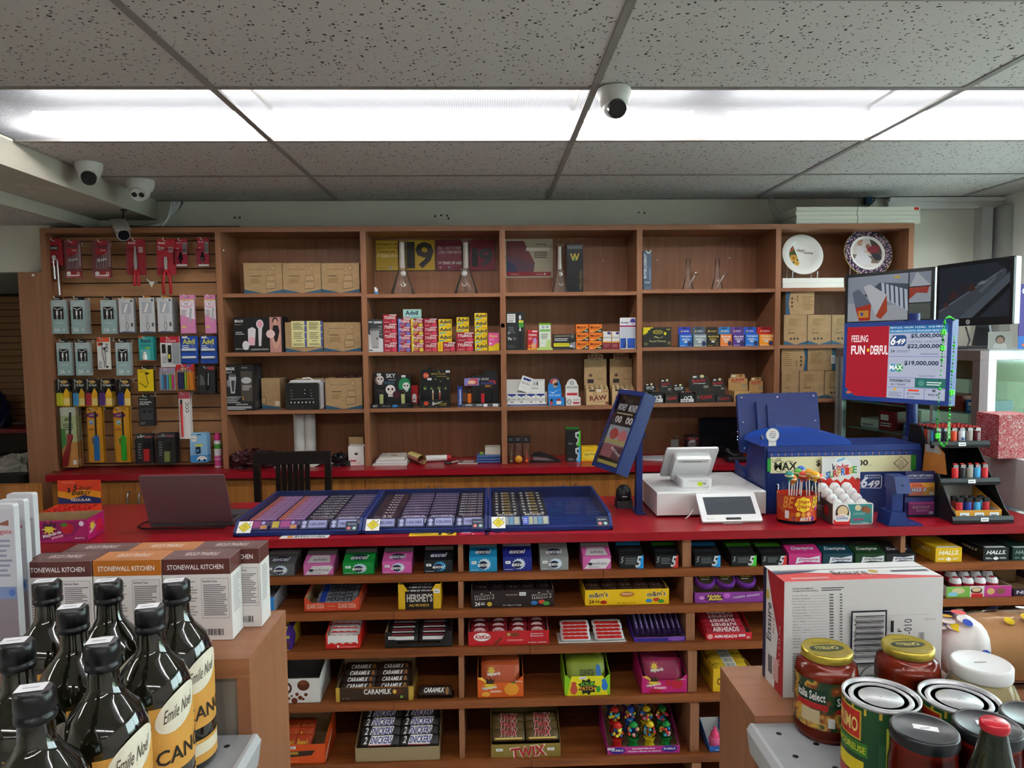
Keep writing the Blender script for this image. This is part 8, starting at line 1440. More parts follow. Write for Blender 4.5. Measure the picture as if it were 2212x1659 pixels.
D1=[('r',0,0,1,1,'#1c2026'+E),('r',0,.13,.74,1,'#9aa4b2'+E),('p',[(0,.13),(.74,.13),(.74,.3),(.6,.42),(.3,.4),(0,.5)],'#b4bac2'+E),('p',[(.2,.62),(.4,.86),(.74,.8),(.74,.3),(.55,.5)],'#4a5464'+E)]+[('p',[(.42+.055*k,.86-.03*k),(.455+.055*k,.84-.03*k),(.47+.055*k,.52-.045*k),(.435+.055*k,.55-.045*k)],'#c8d4e4'+E) for k in range(6)]+[('p',[(.1,.4),(.3,.46),(.29,.14),(.15,.14)],'#c03a28'+E),('p',[(.36,.22),(.49,.62),(.5,.3),(.42,.16)],'#b84a2c'+E),('p',[(.36,.22),(.2,.8),(.28,.84),(.49,.62)],'#d0d4da'+E),('p',[(.1,.4),(.06,.7),(.14,.76),(.3,.46)],'#6a7488'+E),('r',.14,.2,.27,.34,'#e09a3a'+E),('r',.17,.24,.2,.3,'#2a4ac0'+E),('r',.58,.92,.64,.96,'#d8b82a'+E),('r',.755,.74,1,1,'#8a94a4'+E),('p',[(.76,.74),(1,.74),(.84,1)],'#b8bec6'+E),('r',.755,.44,1,.72,'#a8b0ba'+E),('p',[(.755,.72),(.755,.5),(.84,.62),(.96,.6),(.98,.72)],'#a8382a'+E),('r',.755,.13,1,.42,'#5a625e'+E),('e',.1,.06,.08,.05,'#8a3038'+E),('e',.35,.05,.1,.05,'#b8bec6'+E),('r',.5,0,.7,.12,'#5a5058'+E)]
monitor('left security monitor showing several camera views',(1827,594,3.72),(2021,576,3.37),(1826,724,3.72),D1,0)
D2=[('r',0,0,1,1,'#2c343e'+E),('p',[(0,0),(.3,0),(.95,.75),(.95,.9),(.1,.25),(0,.12)],'#4a525c'+E),('p',[(.3,0),(.55,0),(1,.6),(1,.8)],'#56606a'+E),('p',[(.5,0),(.6,0),(1,.5),(1,.62)],'#1c2024'+E),('p',[(0,.16),(.9,.86),(.9,.84),(0,.13)],'#6d7680'+E),('p',[(.58,.5),(.82,.78),(.82,.7),(.62,.45)],'#5d666e'+E),('r',.18,.38,.23,.5,'#3c2c2c'+E),('p',[(.14,.34),(.3,.42),(.28,.5),(.2,.55)],'#4a3030'+E),('r',.34,.5,.39,.65,'#3a2c2c'+E),('p',[(.44,.5),(.54,.52),(.52,.64),(.45,.64)],'#4a3230'+E),('p',[(.06,.2),(.16,.26),(.1,.34)],'#543634'+E),('p',[(.55,.62),(.66,.62),(.72,.68),(.62,.68)],'#7a848c'+E),('p',[(.8,1),(1,.8),(1,1)],'#1e2428'+E)]
m,X,w,h=monitor('right security monitor showing a grey sidewalk view',(2023.5,574,3.31),(2190.5,552,2.94),(2025,706,3.31),D2,0)
MB().deco((X@Vector((w*.42,-.012,.006)),X.to_3x3()@Vector((.022,0,0)),Vector((0,0,.022)),X.to_3x3()@Vector((0,-1,0))),[('e',.5,.5,.5,.5,'#a8acb0'),('t','hp',.25,.2,.75,.85,'#15171a','bi')]).build('logo',m)
p=px(2092,735,3.02);MB().tube([(p.x,3.04,zs_+.10),(p.x+.006,3.02,zs_+.04),(p.x-.005,3.02,zs_+.006),(p.x-.08,3.05,zs_+.004)],.004,BLK,6).build('monitor_cable',None,None,None,'black cable hanging below the right monitor','cable')
p=px(2160,744,2.985);b=MB().box(-.045,.045,0,.003,0,.075,'#d0d2cc').build('portrait_photo',None,(p.x,2.985,zs_+.0008),-.3,'small portrait photograph standing below the right monitor','photograph');MB().deco(((-.045,0,0),(.09,0,0),(0,0,.075),(0,-1,0)),[('r',.02,.02,.98,.98,'#aab0a8'),('p',[(.2,.0),(.8,.0),(.76,.3),(.6,.38),(.4,.38),(.24,.3)],'#c8ccc8'),('e',.5,.55,.2,.26,'#4a4440'),('e',.5,.5,.15,.2,'#a08878')]).build('picture',b)
o,w,h=span((2197,613,2260,750),2.97,zs_+.0008);b=MB().prism([(-w/2+.006,0),(w/2,0),(w/2,h),(-w/2,h)],0,.004,'#4a3a90').build('lottery_poster',None,(o.x,2.97,zs_+.0008),0,'purple and blue standing lottery poster at the right edge','poster');MB().deco(faces(w,.004,h)['F'],[('r',.02,0,1,.2,'#1f6ac0'),('t','CELEBRATE',.1,.84,1.6,.94,WHT,'B'),('k',.4,.65,.2,.08,5,.45,'#d83a6a'),('t','2025',.3,.48,.9,.56,'#f0d8e8','B'),('p',[(.5,.45),(1,.5),(1,.2),(.45,.2)],'#8a1a5a'),('e',.3,.06,.15,.03,'#e0622a')]).build('printing',b)
# goods at the far right of the counter
@special('bandana')
def _(k):
 m,N,L,b=newmat(k);v=mapping(N,L,(1,1,1));n=noise(N,L,55,1,v);n.inputs['Distortion'].default_value=2.5
 L.new(ramp(N,L,n.outputs[0],[(.47,'#a8202c'),(.5,'#e4dcd8'),(.56,'#b02a34')]),b.inputs['Base Color']);return m
p=px(2185,975,2.62)
stp=MB().box(-.09,.14,0,.30,0,.20,WH).build('white_step_box',None,(2.17,2.62,zc),0,'white display plinth at the right end behind the lighter rack','plinth')
carton('bandana_box','red and white paisley bandana box on the white plinth','box',(2156,896,2232,978),2.70,'bandana',d=.13,z=zc+.2008)
# ================================================================ left gondola in the foreground
GZ=1.12;GA,GB=pz(538,1423,GZ),pz(600,1332,GZ);gx=GA.x;gsz=px(500,1587,GA.y).z
t=thing('store_shelf','wooden end shelf unit with grey metal shelf of oil bottles at lower left','shelf unit',(gx-.5,GB.y,0))
def gp(t,n,x0,x1,y0,y1,z0,z1,k):l=t.location;return MB().box(x0-l.x,x1-l.x,y0-l.y,y1-l.y,z0,z1,k).build(n,t)
gp(t,'top_board',gx-1.0,gx,GA.y,GB.y+.03,GZ-.03,GZ,'wood_h');gp(t,'side_panel',gx-.02,gx,GA.y,GB.y+.03,0,GZ-.0305,'wood_v');gp(t,'back_panel',gx-1.0,gx-.0205,GA.y+.004,GA.y+.02,0,GZ-.0305,'grey_wood')
def mshelf(t,x0,x1,y0,y1,z,s):
 l=t.location;m=MB().box(x0-l.x,x1-l.x,y0-l.y,y1-l.y,z-.03,z,'steel_grey')
 for i in range(12):
  for j in range(5):
   hx=(x1-.03-.045*i) if s>0 else(x0+.03+.045*i);hy=y1-.03-.06*j-(.03 if i%2 else 0)
   m.add([(hx-l.x+.0045*math.cos(a*PI/5),hy-l.y+.0045*math.sin(a*PI/5),z+.0003) for a in range(10)],[tuple(range(10))],'#17181a')
 m.build('metal_shelf',t);xs=x1 if s>0 else x0
 MB().prism([(xs-l.x+s*.0005,z-.045),(xs-l.x+s*.006,z-.045),(xs-l.x+s*.012,z-.006),(xs-l.x+s*.006,z+.004),(xs-l.x+s*.0005,z+.004)][::s],y0-l.y,y1-l.y-.005,'#b6b9bb/r.4').build('shelf_bracket',t)
mshelf(t,gx-1.0,gx+.004,.40,GA.y-.001,gsz,1)
# pancake mix boxes
q=pz(430,1384,GZ);bh=px(430,1208,q.y).z-GZ;bw=(pz(502,1384,GZ)-pz(359,1384,GZ)).x-.001
for rr in range(2):
 for k in range(3):
  c=('#5b302a','#b56a1e','#5b302a')[k];xx_=pz(430.5-144*(2-k),1384,GZ).x+rr*.03;y_=q.y+rr*.050
  b=MB().box(-bw/2,bw/2,0,.048,0,bh,'#e9e6e2',kt=c).build('pancake_mix_box',None,(xx_,y_,GZ+.0008),0,'%s topped pancake mix box, %s of the %s row'%(('brown','amber','brown')[k],('left','middle','right')[k],('front','rear')[rr]),'mix box','pancake mix boxes')
  MB().deco(faces(bw,.048,bh)['F'],[('r',0,0,1,1,'#e9e6e2'),('r',0,.81,1,1,c),('t','STONEWALL KITCHEN',.07,.87,.9,.93,WHT,'b'),('r',.56,.27,.97,.76,'#8a8a8a'),('r',.565,.275,.965,.755,'#e6e3e0'),('t','Nutrition Facts',.58,.71,.8,.74,'#2a2a2a','b'),('l',.59,.3,.94,.69,17,'#6d6a6a'),('l',.06,.3,.5,.74,13,'#a8a4a2'),('b',.62,.06,.88,.14,'#222222')]).build('printing',b)
  MB().deco(((bw/2,0,0),(0,.048,0),(0,0,bh),(1,0,0)),[('r',0,0,1,1,'#e4e1dd'),('r',0,.81,1,1,c),('l',.2,.3,.8,.76,14,'#a8a4a2')]).build('side_printing',b)
  MB().deco(((-bw/2,0,bh),(bw,0,0),(0,.048,0),(0,0,1)),[('r',.04,.08,.96,.95,c),('t','STONEWALL KITCHEN',.25,.35,.75,.7,'#d8c8c0','bF')]).build('top_printing',b)
# oil bottles
zb_=gsz+.0006;HB=.262;RB=.0448;caps=[(101,1249,'rear row, leftmost'),(233,1248,'rear row, middle'),(380,1248,'rear row, rightmost'),(156,1304,'second row, left'),(324,1303,'second row, right'),(35,1377,'third row, left'),(220,1377,'third row, right'),(73,1478,'nearest front one')]
pb=None
for x,y,lb in caps:
 p=pz(x,y,gsz+HB+.005);lab='dark glass oil bottle with yellow label, '+lb
 if pb:copytree(pb,(p.x,p.y,zb_),None,lab);continue
 pb=MB().lathe([(.001,0),(RB*.9,0),(RB,.006),(RB,.150),(RB*.96,.165),(RB*.8,.184),(RB*.5,.200),(RB*.37,.212),(RB*.345,.236)],'bottle_glass',28).build('oil_bottle',None,(p.x,p.y,zb_),None,lab,'bottle','oil bottles')
 MB().lathe([(.0165,.231),(.0185,.2325),(.0185,.238),(.0168,.2395),(.0168,.241),(.0182,.2425),(.0182,.259),(.0155,.262)],'#0d0e11/r.3',24).build('cap',pb)
 MB().deco(((-.014,-.010,.262),(.025,.006,0),(-.004,.017,0),(0,0,1)),[('r',0,0,1,1,'#e4e4e6'),('l',.2,.3,.8,.7,1,'#b0b0b4')],.0006).build('price_tag',pb)
 m=MB();Rk=RB*1.006
 def on(u,v,k=1.0):a=math.radians(-80+150*u);return Vector((Rk*k*math.cos(a),Rk*k*math.sin(a),v))
 def wr(pts,c,k=1.0):
  m.add([on(u,v,k) for u,v in pts],[tuple(range(len(pts)))],c)
 N_=24
 for i in range(N_):u0,u1=i/N_,(i+1)/N_;wr([(u0,.062),(u1,.062),(u1,.148),(u0,.148)],'#d9a04a');wr([(u0,.012),(u1,.012),(u1,.045),(u0,.045)],'#d9a04a');wr([(u0,.024),(u1,.024),(u1,.040),(u0,.040)],'#e8dcc0',1.002)
 for j in range(6):m.add([on(.36+.26*q_/6*math.cos(a),.140+(.024*math.sin(a)+.012*math.cos(a))*q_/6,1.012) for q_ in(j+1,j+.001) for a in[2*PI*i/24 for i in range(24)]],[(i,(i+1)%24,24+(i+1)%24,24+i) for i in range(24)],'#e9e2cc')
 for tx,u0,v0,u1,v1,c in(('CANOLA',.1,.074,.95,.094,'#26221e'),('Emile Noel',.18,.132,.54,.148,'#4a4238')):
  v,f=text_mesh(tx,.01 if tx=='CANOLA' else 0,0 if tx=='CANOLA' else .4);m.add([on(u0+(u1-u0)*a,v0+(v1-v0)*b_+.012*(a-.5)*(tx!='CANOLA'),1.022) for a,b_ in v],f,c)
 m.build('label',pb)
# toothpaste cards
for k,(x,y,Y) in enumerate(((42,1066,1.15),(22,1080,1.11),(-2,1090,1.075))):
 p=px(x,y,Y);h=p.z-GZ-.001;w=.042
 b=MB().rbox(-w/2,w/2,0,.012,0,h,.004,'#d0d2d6','y').build('toothpaste_card',None,(p.x,Y,GZ+.0008),None,'%s pale toothpaste blister card standing at the left edge'%('rearmost','middle','nearest')[k],'toothpaste','toothpaste cards')
 MB().deco(faces(w,.012,h)['F'],[('r',.04,.02,.96,.97,'#c9c9cf'),('p',[(.35,.87),(.8,.9),(.8,.86)],'#8a5a48'),('t','Colgate',.1,.80,.9,.84,'#b04a50','b'),('l',.15,.52,.85,.78,8,'#8d93a8'),('r',.04,.38,.96,.46,'#7d90b8'),('r',.04,.02,.96,.38,'#8a7f86'),('e',.8,.42,.12,.025,'#4a6aa8')]).build('printing',b)
# ================================================================ right gondola in the foreground
HZ=.99;HC,HD=pz(1555,1440,HZ),pz(1631,1547,HZ);hx=HD.x;hs=HZ-.012
t=thing('store_shelf','wooden end shelf unit with perforated metal shelf of jars at lower right','shelf unit',(hx+.5,HC.y,0))
gp(t,'top_board',hx,hx+1.0,HD.y,HC.y,HZ-.03,HZ,'wood_h');gp(t,'side_panel',hx,hx+.02,HD.y,HC.y,0,HZ-.0305,'wood_v');gp(t,'back_panel',hx+.0205,hx+1.0,HD.y+.004,HD.y+.02,0,HZ-.0305,'grey_wood')
mshelf(t,hx-.004,hx+1.0,.40,HD.y-.001,hs,-1)
# big white carton
E0=pz(1682,1506,HZ);ex1=px(2042,1243,E0.y);eh=px(1693,1256,E0.y).z-HZ;ew=ex1.x-px(1690,1400,E0.y).x;ed=.082
b=MB().box(-ew/2,ew/2,0,ed,0,eh,'#e4e4e2/r.6',kt='#c9302e',ks='#a8232c').build('nutrition_drink_carton',None,(ex1.x-ew/2,E0.y,HZ+.0008),.03,'white and red nutrition drink carton with a barcode on its side','carton')
fr=faces(ew,ed,eh)
NL=['Energy / Energie','Protein / Proteines','Fat / Lipides','Polyunsaturates','Linoleic Acid','Linolenic Acid','Monounsaturates','Saturates / Satures','Carbohydrate / Glucides','Fibre / Fibres','Sodium','Potassium','Chloride / Chlorure','Copper / Cuivre','Manganese','Selenium','Chromium / Chrome','Molybdenum','Iodide / Iodure']
FF=[('r',.01,.01,.99,.99,'#e4e4e2/r.6'),('t','NUTRITION INFORMATION',.05,.93,.18,.945,'#333333','b'),('t','INFORMATION NUTRITIONNELLE',.05,.91,.21,.923,'#333333','b'),('l',.23,.91,.37,.945,2,'#444444')]
for i,s_ in enumerate(NL):FF+=[('t',s_,.05,.872-.024*i,.05+.006*len(s_),.884-.024*i,'#4a4a4a'),('r',.06+.006*len(s_),.874-.024*i,.26,.8755-.024*i,'#666666'),('r',.28,.874-.024*i,.305,.884-.024*i,'#5a5a5a'),('r',.345,.874-.024*i,.36,.884-.024*i,'#5a5a5a')]
FF+=[('l',.05,.06,.24,.40,18,'#5a5a5a'),('r',.41,.28,.635,.74,'#16192c'),('r',.42,.29,.625,.725,'#e4e4e2')]+[('r',.435,.32+.0128*k,.615,.32+.0128*k+(.004,.008,.006,.003)[k%4],'#1c1c28') for k in range(30)]+[('t','0 55325 12',.425,.33,.438,.68,'#222222','R'),('r',.655,.55,.675,.65,'#222222'),('t','-010',.74,.53,.79,.66,'#2a2a2a','R'),('t','F',.70,.55,.725,.58,'#2a2a2a','bR'),('t','FREEZING',.87,.645,.94,.66,'#9a9a9a'),('r',.64,.695,.9,.698,'#c8c4bc'),('b',.83,.42,.87,.54,'#555555'),('e',.56,.14,.1,.14,'#8a8a8a',28),('e',.56,.14,.09,.126,'#e4e4e2',28),('l',.5,.08,.62,.2,4,'#8a8a8a')]
MB().deco(fr['F'],FF).build('printing',b)
MB().deco(fr['L'],[('r',0,0,.16,1,'#1f2244'),('p',[(.16,0),(.6,0),(.75,.5),(.45,.75),(.2,1),(.16,1)],'#e0dede'),('t','Ensure',.2,.38,.42,.72,'#23232c','bR'),('t','PLUS',.5,.48,.58,.62,'#c0303a','R'),('e',.24,.78,.07,.045,'#c8a83a'),('t','12 x 235 mL',.78,.25,.86,.6,'#f0d8d8','R'),('b',.3,.1,.5,.26,'#222222'),('r',.55,.08,.8,.28,'#d8a8a8')]).build('side_printing',b)
MB().deco(fr['T'],[('p',[(0,.55),(.5,.35),(1,.05),(1,1),(0,1)],'#dcdcda'),('r',0,.62,1,.66,'#6d6a66'),('p',[(0,.42),(.22,.5),(.3,.6),(0,.6)],'#20244c'),('t','Ensure',.36,.3,.58,.54,'#22222c','b'),('e',.63,.44,.03,.1,'#b8963a'),('t','PLUS',.52,.16,.6,.26,'#d88a8a'),('r',.74,.36,.98,.46,'#2a2a3a'),('l',.06,.08,.3,.2,2,'#f0c8c4')]).build('top_printing',b)
# jars, cans, bottle
zj=hs+.0006
def jar(lab,x,y,ztop,R,lr,lc,body,name,lh=.014,neck=.016,wrap=None,wz=None,cat='jar',lidd=None,sh=.75):
 p=pz(x,y,ztop);H=ztop-zj
 b=MB().lathe([(.001,0),(R*.92,0),(R,.008),(R,H*sh-.012),(R*.93,H*sh+.004),(lr*.95,H-lh-neck*.5),(lr*.93,H-lh-.001)],body,30).build(name,None,(p.x,p.y,zj),None,lab,cat)
 MB().lathe([(lr,H-lh),(lr*1.02,H-lh+.002),(lr*1.02,H-.003),(lr*.96,H),(lr*.9,H-.0012),(.001,H-.0012)],lc,36,cap=False).build('lid',b)
 MB().lathe([(R*1.012,.004),(R*1.012,H*sh-.012),(R*.945,H*sh+.004),(lr*.97,H-lh-neck*.4)],'jar_glass',30,cap=False).build('glass',b) if 'jar' in cat else None
 if wrap:MB().lathe([(R*1.014,H*wz[0]),(R*1.014,H*wz[1])],wrap[0],30,cap=False).build('label',b)
 if wrap and len(wrap)>1:
  m=MB()
  for it in wrap[1]:
   on2=lambda u,v,k:Vector((R*k*math.cos(math.radians(-150+120*u)),R*k*math.sin(math.radians(-150+120*u)),H*(wz[0]+(wz[1]-wz[0])*v)))
   if it[0]=='t':v,f=text_mesh(it[1],.02);m.add([on2(it[2]+(it[4]-it[2])*a,it[3]+(it[5]-it[3])*q_,1.03) for a,q_ in v],f,it[6])
   else:
    _,u0,v0,u1,v1,c=it;n=max(2,int((u1-u0)*10))
    for i in range(n):a0,a1=u0+(u1-u0)*i/n,u0+(u1-u0)*(i+1)/n;m.add([on2(a0,v0,1.022),on2(a1,v0,1.022),on2(a1,v1,1.022),on2(a0,v1,1.022)],[(0,1,2,3)],c)
  m.build('label_printing',b)
 if lidd:MB().deco(((-lr,-lr,H-.0012),(2*lr,0,0),(0,2*lr,0),(0,0,1)),lidd).build('lid_printing',b)
 return b
GOLD='#c9b44a/m.7/r.3';CL=[('e',.5,.5,.72*.5,.15,'#3a4438',24),('t','CATELLI',.26,.43,.74,.57,'#d8c860','BF'),('l',.3,.72,.7,.78,1,'#8a7a2c')]
@special('veg_label')
def _(k):
 m,N,L,b=newmat(k);v=mapping(N,L,(1,1,1));n=noise(N,L,38,2,v)
 L.new(ramp(N,L,n.outputs[0],[(.36,'#1c3a22'),(.44,'#2c4a24'),(.5,'#8a3a20'),(.57,'#c8a040'),(.64,'#24402a')]),b.inputs['Base Color']);b.inputs['Roughness'].default_value=.35;return m
VL=('veg_label',[('r',-.2,.55,.3,.82,'#14382a'),('t','Italia Select',-.18,.6,.28,.78,WHT),('r',-.2,.42,.32,.54,'#b0201f'),('r',-.1,.12,.2,.4,'#c8b890'),('r',.42,.5,.9,.76,'#14382a'),('t','Selection',.44,.55,.88,.72,WHT),('r',.44,.38,.9,.48,'#b0201f'),('r',.32,.08,.42,.28,'#e8e8e4'),('r',.55,.06,.8,.36,'#b8442a')])
jar('pasta sauce jar with gold lid in front of the white carton, left of two',1786,1398,1.112,.046,.037,GOLD,'#8a2a16/r.2','sauce_jar',.013,.018,VL,(.16,.72),lidd=CL,sh=.80)
jar('pasta sauce jar with gold lid in front of the white carton, right of two',1961,1390,1.112,.046,.037,GOLD,'#8a2a16/r.2','sauce_jar',.013,.018,VL,(.16,.60),lidd=CL,sh=.80)
def can(lab,x,y,ztop):
 p=pz(x,y,ztop);H=ztop-zj;R=.0495
 b=MB().lathe([(R*.97,0),(R,.004),(R,H-.005)],'#1d4a26/r.35',36).build('tomato_can',None,(p.x,p.y,zj),None,lab,'can')
 MB().lathe([(R*.99,H-.005),(R*1.02,H-.003),(R*1.02,H),(R*.95,H-.001),(R*.93,H-.005),(R*.84,H-.005),(R*.82,H-.0035),(R*.72,H-.0035),(R*.70,H-.005),(R*.58,H-.005),(R*.56,H-.004),(.001,H-.004)],'#b9bbbd/m.35/r.3',40,cap=False).build('metal_lid',b)
 m=MB();on2=lambda u,v,k:Vector((R*k*math.cos(math.radians(-228+130*u)),R*k*math.sin(math.radians(-228+130*u)),H*v))
 for u0,v0,u1,v1,c,k in((0,.88,1,.96,'#c8a83a',1.004),(.18,.56,.62,.92,'#c8a83a',1.006),(.2,.58,.6,.9,'#b82a1e',1.009),(.1,.16,.66,.32,'#e0c81e',1.006),(.1,0.03,.6,.15,'#b04a4a',1.006),(.15,.38,.7,.54,'#3a7a2a',1.006),(.82,.1,1.1,.6,'#2a5a34',1.006),(.9,.2,.93,.8,'#b8b83a',1.01),(.98,.1,1.01,.8,'#b8b83a',1.01)):
  n=6
  for i in range(n):a0,a1=u0+(u1-u0)*i/n,u0+(u1-u0)*(i+1)/n;m.add([on2(a0,v0,k),on2(a1,v0,k),on2(a1,v1,k),on2(a0,v1,k)],[(0,1,2,3)],c)
 for tx,u0,v0,u1,v1,c in(('PRIMO',.22,.64,.58,.82,'#e8d47a'),('SAVOUREUSE',.16,.42,.68,.5,'#d8d43a')):
  v,f=text_mesh(tx,.02);m.add([on2(u0+(u1-u0)*a,v0+(v1-v0)*q_,1.014) for a,q_ in v],f,c)
 m.build('label',b)
can('large green tomato can, left of two',1903,1499,1.096);can('large green tomato can, right of two',2072,1504,1.096)
jar('mayonnaise jar with white lid in front of the bread',2120,1428,1.098,.053,.041,'#e6e6e4/r.35','#c9b98a/r.15','mayonnaise_jar',.021,.01,('#dcdcd8',[('r',.4,.3,.9,.8,'#c8c8c4')]),(.06,.42),lidd=[('l',.35,.45,.65,.52,1,'#9a9a9a')],sh=.6)
BLX=[('p',[(.32,.5),(.66,.36),(.72,.5),(.38,.64)],'#e8e8e8'),('l',.42,.47,.6,.52,1,'#777777')]
jar('red salsa jar with black lid and price sticker',1997,1571,1.107,.040,.0385,'#1a1c20/r.3','#7a1c10/r.2','salsa_jar',.016,.012,('#17181a',),(.1,.5),lidd=BLX,sh=.7)
jar('red salsa jar with black lid behind the red capped bottle',2134,1563,1.107,.040,.0385,'#1a1c20/r.3','#7a1c10/r.2','salsa_jar',.016,.012,('#17181a',),(.1,.5),lidd=BLX,sh=.7)
jar('dark lidded jar at the right frame edge',2236,1545,1.107,.040,.0385,'#1a1c20/r.3','#2a1c16/r.2','salsa_jar',.016,.012,('#17181a',),(.1,.5),sh=.7)
p=pz(2149,1557,1.178);H=1.178-zj
b=MB().lathe([(.001,0),(.034,0),(.036,.006),(.036,H*.42),(.030,H*.6),(.018,H*.8),(.0125,H-.012),(.0125,H-.0105)],'#152017/r.08/c.5',26).build('sauce_bottle',None,(p.x,p.y,zj),None,'dark green bottle with red cap in the lower right corner','bottle')
MB().lathe([(.0135,H-.010),(.0145,H-.008),(.0145,H-.002),(.0125,H),(.001,H)],'#b8202e/r.3',24,cap=False).build('cap',b);MB().lathe([(.0365,.02),(.0365,H*.4)],'#3a7a34',26,cap=False).build('label',b)
# bread in a dotted bag
bc=Vector((.905,1.175,HZ+.0008));xf=Matrix.Translation((0,0,.0595))
r=thing('bread_loaf','sliced bread loaf in a clear bag with red, blue and yellow dots','bread',bc)
MB().loftx([(-.10,.03,.03),(-.085,.046,.048),(-.03,.05,.052),(.06,.05,.052),(.12,.046,.048)],'#b98a5a/r.7',18,xf,.6).build('loaf',r)
MB().loftx([(-.135,.018,.016),(-.115,.04,.042),(-.09,.053,.0515),(-.03,.054,.058),(.06,.054,.058),(.125,.05,.052)],'film',18,xf,.6).build('clear_bag',r)
MB().loftx([(-.136,.0185,.0165),(-.115,.041,.043),(-.088,.0535,.0525),(-.07,.0538,.0545)],'#eceae6/r.3',18,xf,.6).build('bag_end',r)
m=MB();rd=random.Random(5)
for k in range(56):
 a,x=rd.uniform(.1,PI*1.1),rd.choice([rd.uniform(-.13,-.07),rd.uniform(-.02,.1)]);s_=1 if x>-.088 else .98-(-.088-x)*9;q_=rd.uniform(.008,.014)
 if x>-.06 and not .9<a<2.3:continue
 cc=Vector((x,-.056*s_*math.cos(a),.0595+.060*s_*math.sin(a)));n=Vector((0,-math.cos(a),math.sin(a)));u=Vector((1,0,0));v=n.cross(u)
 m.add([cc+(u*math.cos(2*PI*i/10)+v*math.sin(2*PI*i/10))*q_+n*(.002+.0001*k) for i in range(10)],[tuple(range(10))],rd.choice(['#d02a2a','#2a4ab0','#e8c81e','#f0eeea','#f0eeea']))
m.build('printed_dots',r,kind='stuff')
# ================================================================ chair, cameras, cables, passage
ch=thing('wooden_chair','black wooden slat back chair behind the counter','chair',(px(632,1000,3.42).x,3.42,0));DK='#16110f/r.35'
ct_=px(632,975,3.42).z;hw=(px(715,1000,3.42).x-px(549,1000,3.42).x)/2
MB().prismx([(-.012,ct_-.062),(.012,ct_-.062),(.016,ct_-.004),(.004,ct_),(-.010,ct_-.003)],-hw,hw,DK).build('top_rail',ch)
for s_ in(-1,1):MB().prism([(s_*hw*.86-.015,0),(s_*hw*.86+.015,0),(s_*hw*.93+.015,ct_-.063),(s_*hw*.93-.015,ct_-.063)],-.015,.015,DK).build('back_post',ch)
for k in range(6):x=(-.38+.152*k)*hw;MB().box(x-.011,x+.011,-.007,.007,.55,ct_-.063,DK).build('slat',ch)
MB().box(-hw*.84,hw*.84,-.011,.011,.50,.549,DK).build('lower_rail',ch);MB().rbox(-hw*.95,hw*.95,.016,.29,.43,.46,.03,DK,'z').build('seat',ch)
for s_ in(-1,1):MB().box(s_*hw*.86-.016,s_*hw*.86+.016,.24,.27,0,.429,DK).build('front_leg',ch)
def dome(lab,x,y,z,R,yaw,twin=False):
 p=pz(x,y,z);t=thing('dome_camera',lab,'security camera',(p.x,p.y,z),0);Wt='#dfdedb/r.4'
 MB().lathe([(R,-.0004),(R*1.02,-.012),(R*.98,-.03),(R*.80,-.056),(R*.55,-.062)],Wt,30).build('housing',t)
 X=Matrix.Translation((0,-R*.12,-.056))@Matrix.Rotation(yaw,4,'Z')@Matrix.Rotation(math.radians(-58),4,'X')
 MB().sphere((0,0,0),R*.74,Wt,22,12,xf=X).build('eyeball',t)
 if twin:
  MB().lathe([(R*.52,-R*.75),(R*.52,-R*.5)],Wt,20,xf=X).build('face_plate',t)
  for s_ in(-1,1):MB().lathe([(R*.2,-R*.765),(R*.2,-R*.752)],'#1a1a1d/r.15',16,xf=X@Matrix.Translation((s_*R*.25,0,0))).build('lens',t)
 else:MB().lathe([(R*.54,-R*.80),(R*.58,-R*.5)],'#101114/r.12',24,xf=X).build('lens',t)
dome('white dome camera with large black lens hanging below the ceiling lights',1327,192,ZC-.0005,.053,.1)
dome('white dome camera with large black lens beside the ceiling beam',192,352,ZC+.002,.055,.5);dome('white dome camera with two small lenses near the back wall',303,389,ZC+.002,.064,.2,True)
p=px(300,472,3.74);t=thing('bullet_camera','silver bullet camera hanging over the slat wall','security camera',(-1.912,3.81,2.2945));c=Vector((.01,-.05,px(296,499,3.76).z-2.2945));d_=Vector((.52,-.66,-.5)).normalized()
MB().lathe([(.016,0),(.014,-.008)],'#1c1c20',14,c=(0,.0,0)).cyl((0,0,-.008),(0,-.02,c.z+.03),.004,'#1c1c20',8).build('mount',t)
MB().cyl(c-d_*.075,c+d_*.05,.033,'#aaa29b/m.3/r.35',20).build('body',t);MB().cyl(c+d_*.0505,c+d_*.054,.027,'#14151a/r.2',18).build('lens_face',t)
X=Matrix.Translation(c)@Vector((0,-1,0)).rotation_difference(d_).to_matrix().to_4x4();MB().box(-.036,.036,-.07,.075,.034,.037,'#b5aea7/m.3/r.35',X).build('sun_shield',t)
for k in range(7):
 a,mid,b_=px(370+4*k,436,4.02+.015*k),px(368+3*(k%3),474+3*k,3.96+.02*k),px(348-12*k,489+(k%2),3.92+.03*k)
 MB().tube([a.lerp(mid,q/12).lerp(mid.lerp(b_,q/12),q/12) for q in range(13)],.006,'#2a2a2c' if k==6 else('#dcdcd8','#c4c4c2')[k%2],6).build('camera_cable',None,None,None,'hanging camera cable beside the ceiling beam, %s from left at the top'%ORD[k],'cable','camera cables')
for k,(x0,y0,x1,y1) in enumerate(((1660,420,1672,470),(1663,420,1690,462),(1662,420,1700,455))):MB().tube([px(x0,y0,4.1),px((x0+x1)/2-2,(y0+y1)/2+4,4.08),px(x1,y1,4.06)],.0035,'#d4d4d0',6).build('ceiling_cable',None,None,None,'white cable hanging from the ceiling above the right shelving, %s'%('longest','middle','shortest')[k],'cable','white ceiling cables')
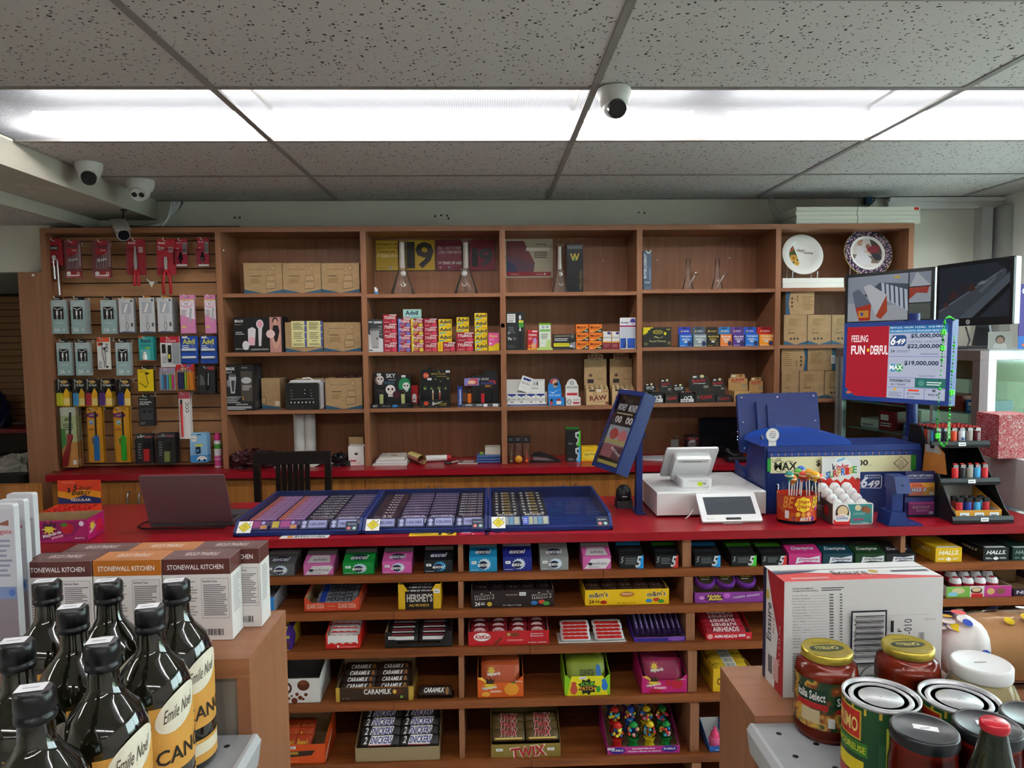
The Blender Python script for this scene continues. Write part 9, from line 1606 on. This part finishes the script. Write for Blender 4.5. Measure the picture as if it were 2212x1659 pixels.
MB().box(-2.14,-1.35,3.90,4.12,ZT+.001,ZT+.012,'#2b2c2e').build('black_tray',None,None,None,'flat black panel lying on top of the shelving','panel')
MB().rbox(-.02,.02,0,.04,0,.07,.01,'#2a4a70','z').build('junction_box',None,(px(1878,436,4.12).x,4.115,px(1878,440,4.12).z),None,'small blue junction box above the white flat boxes','box')
MB().tube([px(x,y,4.13) for x,y in((1868,428),(1860,440),(1875,446),(1890,432),(1886,422))],.004,'#3a3c40',6).build('wire_loop',None,None,None,'dark wire loop above the white flat boxes','cable')
# passage at the left
far=thing('slat_unit','far slat wall unit seen through the left passage','shelving',(-3.3,5.84,0))
MB().box(-1.0,.30,.05,.06,.95,2.0,'#3a2416').build('backing',far)
for k in range(19):MB().box(-1.0,.30,.036,.05,.955+.054*k,1.003+.054*k,'slat').build('slat',far)
MB().box(.302,.34,0,.06,0,2.0,'wood_v').build('end_panel',far);MB().box(-1.0,.45,-.28,.05,.90,.93,'red_top').build('counter_slab',far);MB().box(-1.0,.30,.03,.06,0,.899,'#2c1a10').build('lower_panel',far)
t=thing('office_chair','black office chair in the left passage','chair',(px(25,1000,4.9).x,4.9,0));MB().rbox(-.24,.24,-.22,.22,.66,.73,.05,'#17181b','z').build('seat',t);MB().tube([(-.22,.1,.74),(-.2,.2,.80),(.1,.24,.82),(.2,.2,.80)],.02,'#17181b',8).build('arm_rest',t);MB().cyl((0,0,.1),(0,0,.66),.03,'#222226').build('column',t)
for k in range(5):MB().cyl((0,0,.1),(.26*math.cos(k*1.2566),.26*math.sin(k*1.2566),.03),.02,'#222226',8).build('leg',t)
p=px(36,1000,4.85);lump('plastic_bag','crumpled white plastic bag on the office chair','bag',(p.x,4.86,.731),.10,.08,.10,'#d8d4cc/r.4',21,20,8,.5)
p=px(5,916,5.7);lump('blue_jacket','dark blue jacket heaped on the far red counter','jacket',(p.x-.05,5.70,.931),.10,.08,.26,'#1c2c5c',9)
a=px(84,1045,3.35);MB().box(-3.4,a.x,3.33,3.37,0,a.z,'door_wood').build('gate_panel',None,None,None,'low wooden gate panel at the left end behind the counter','gate')
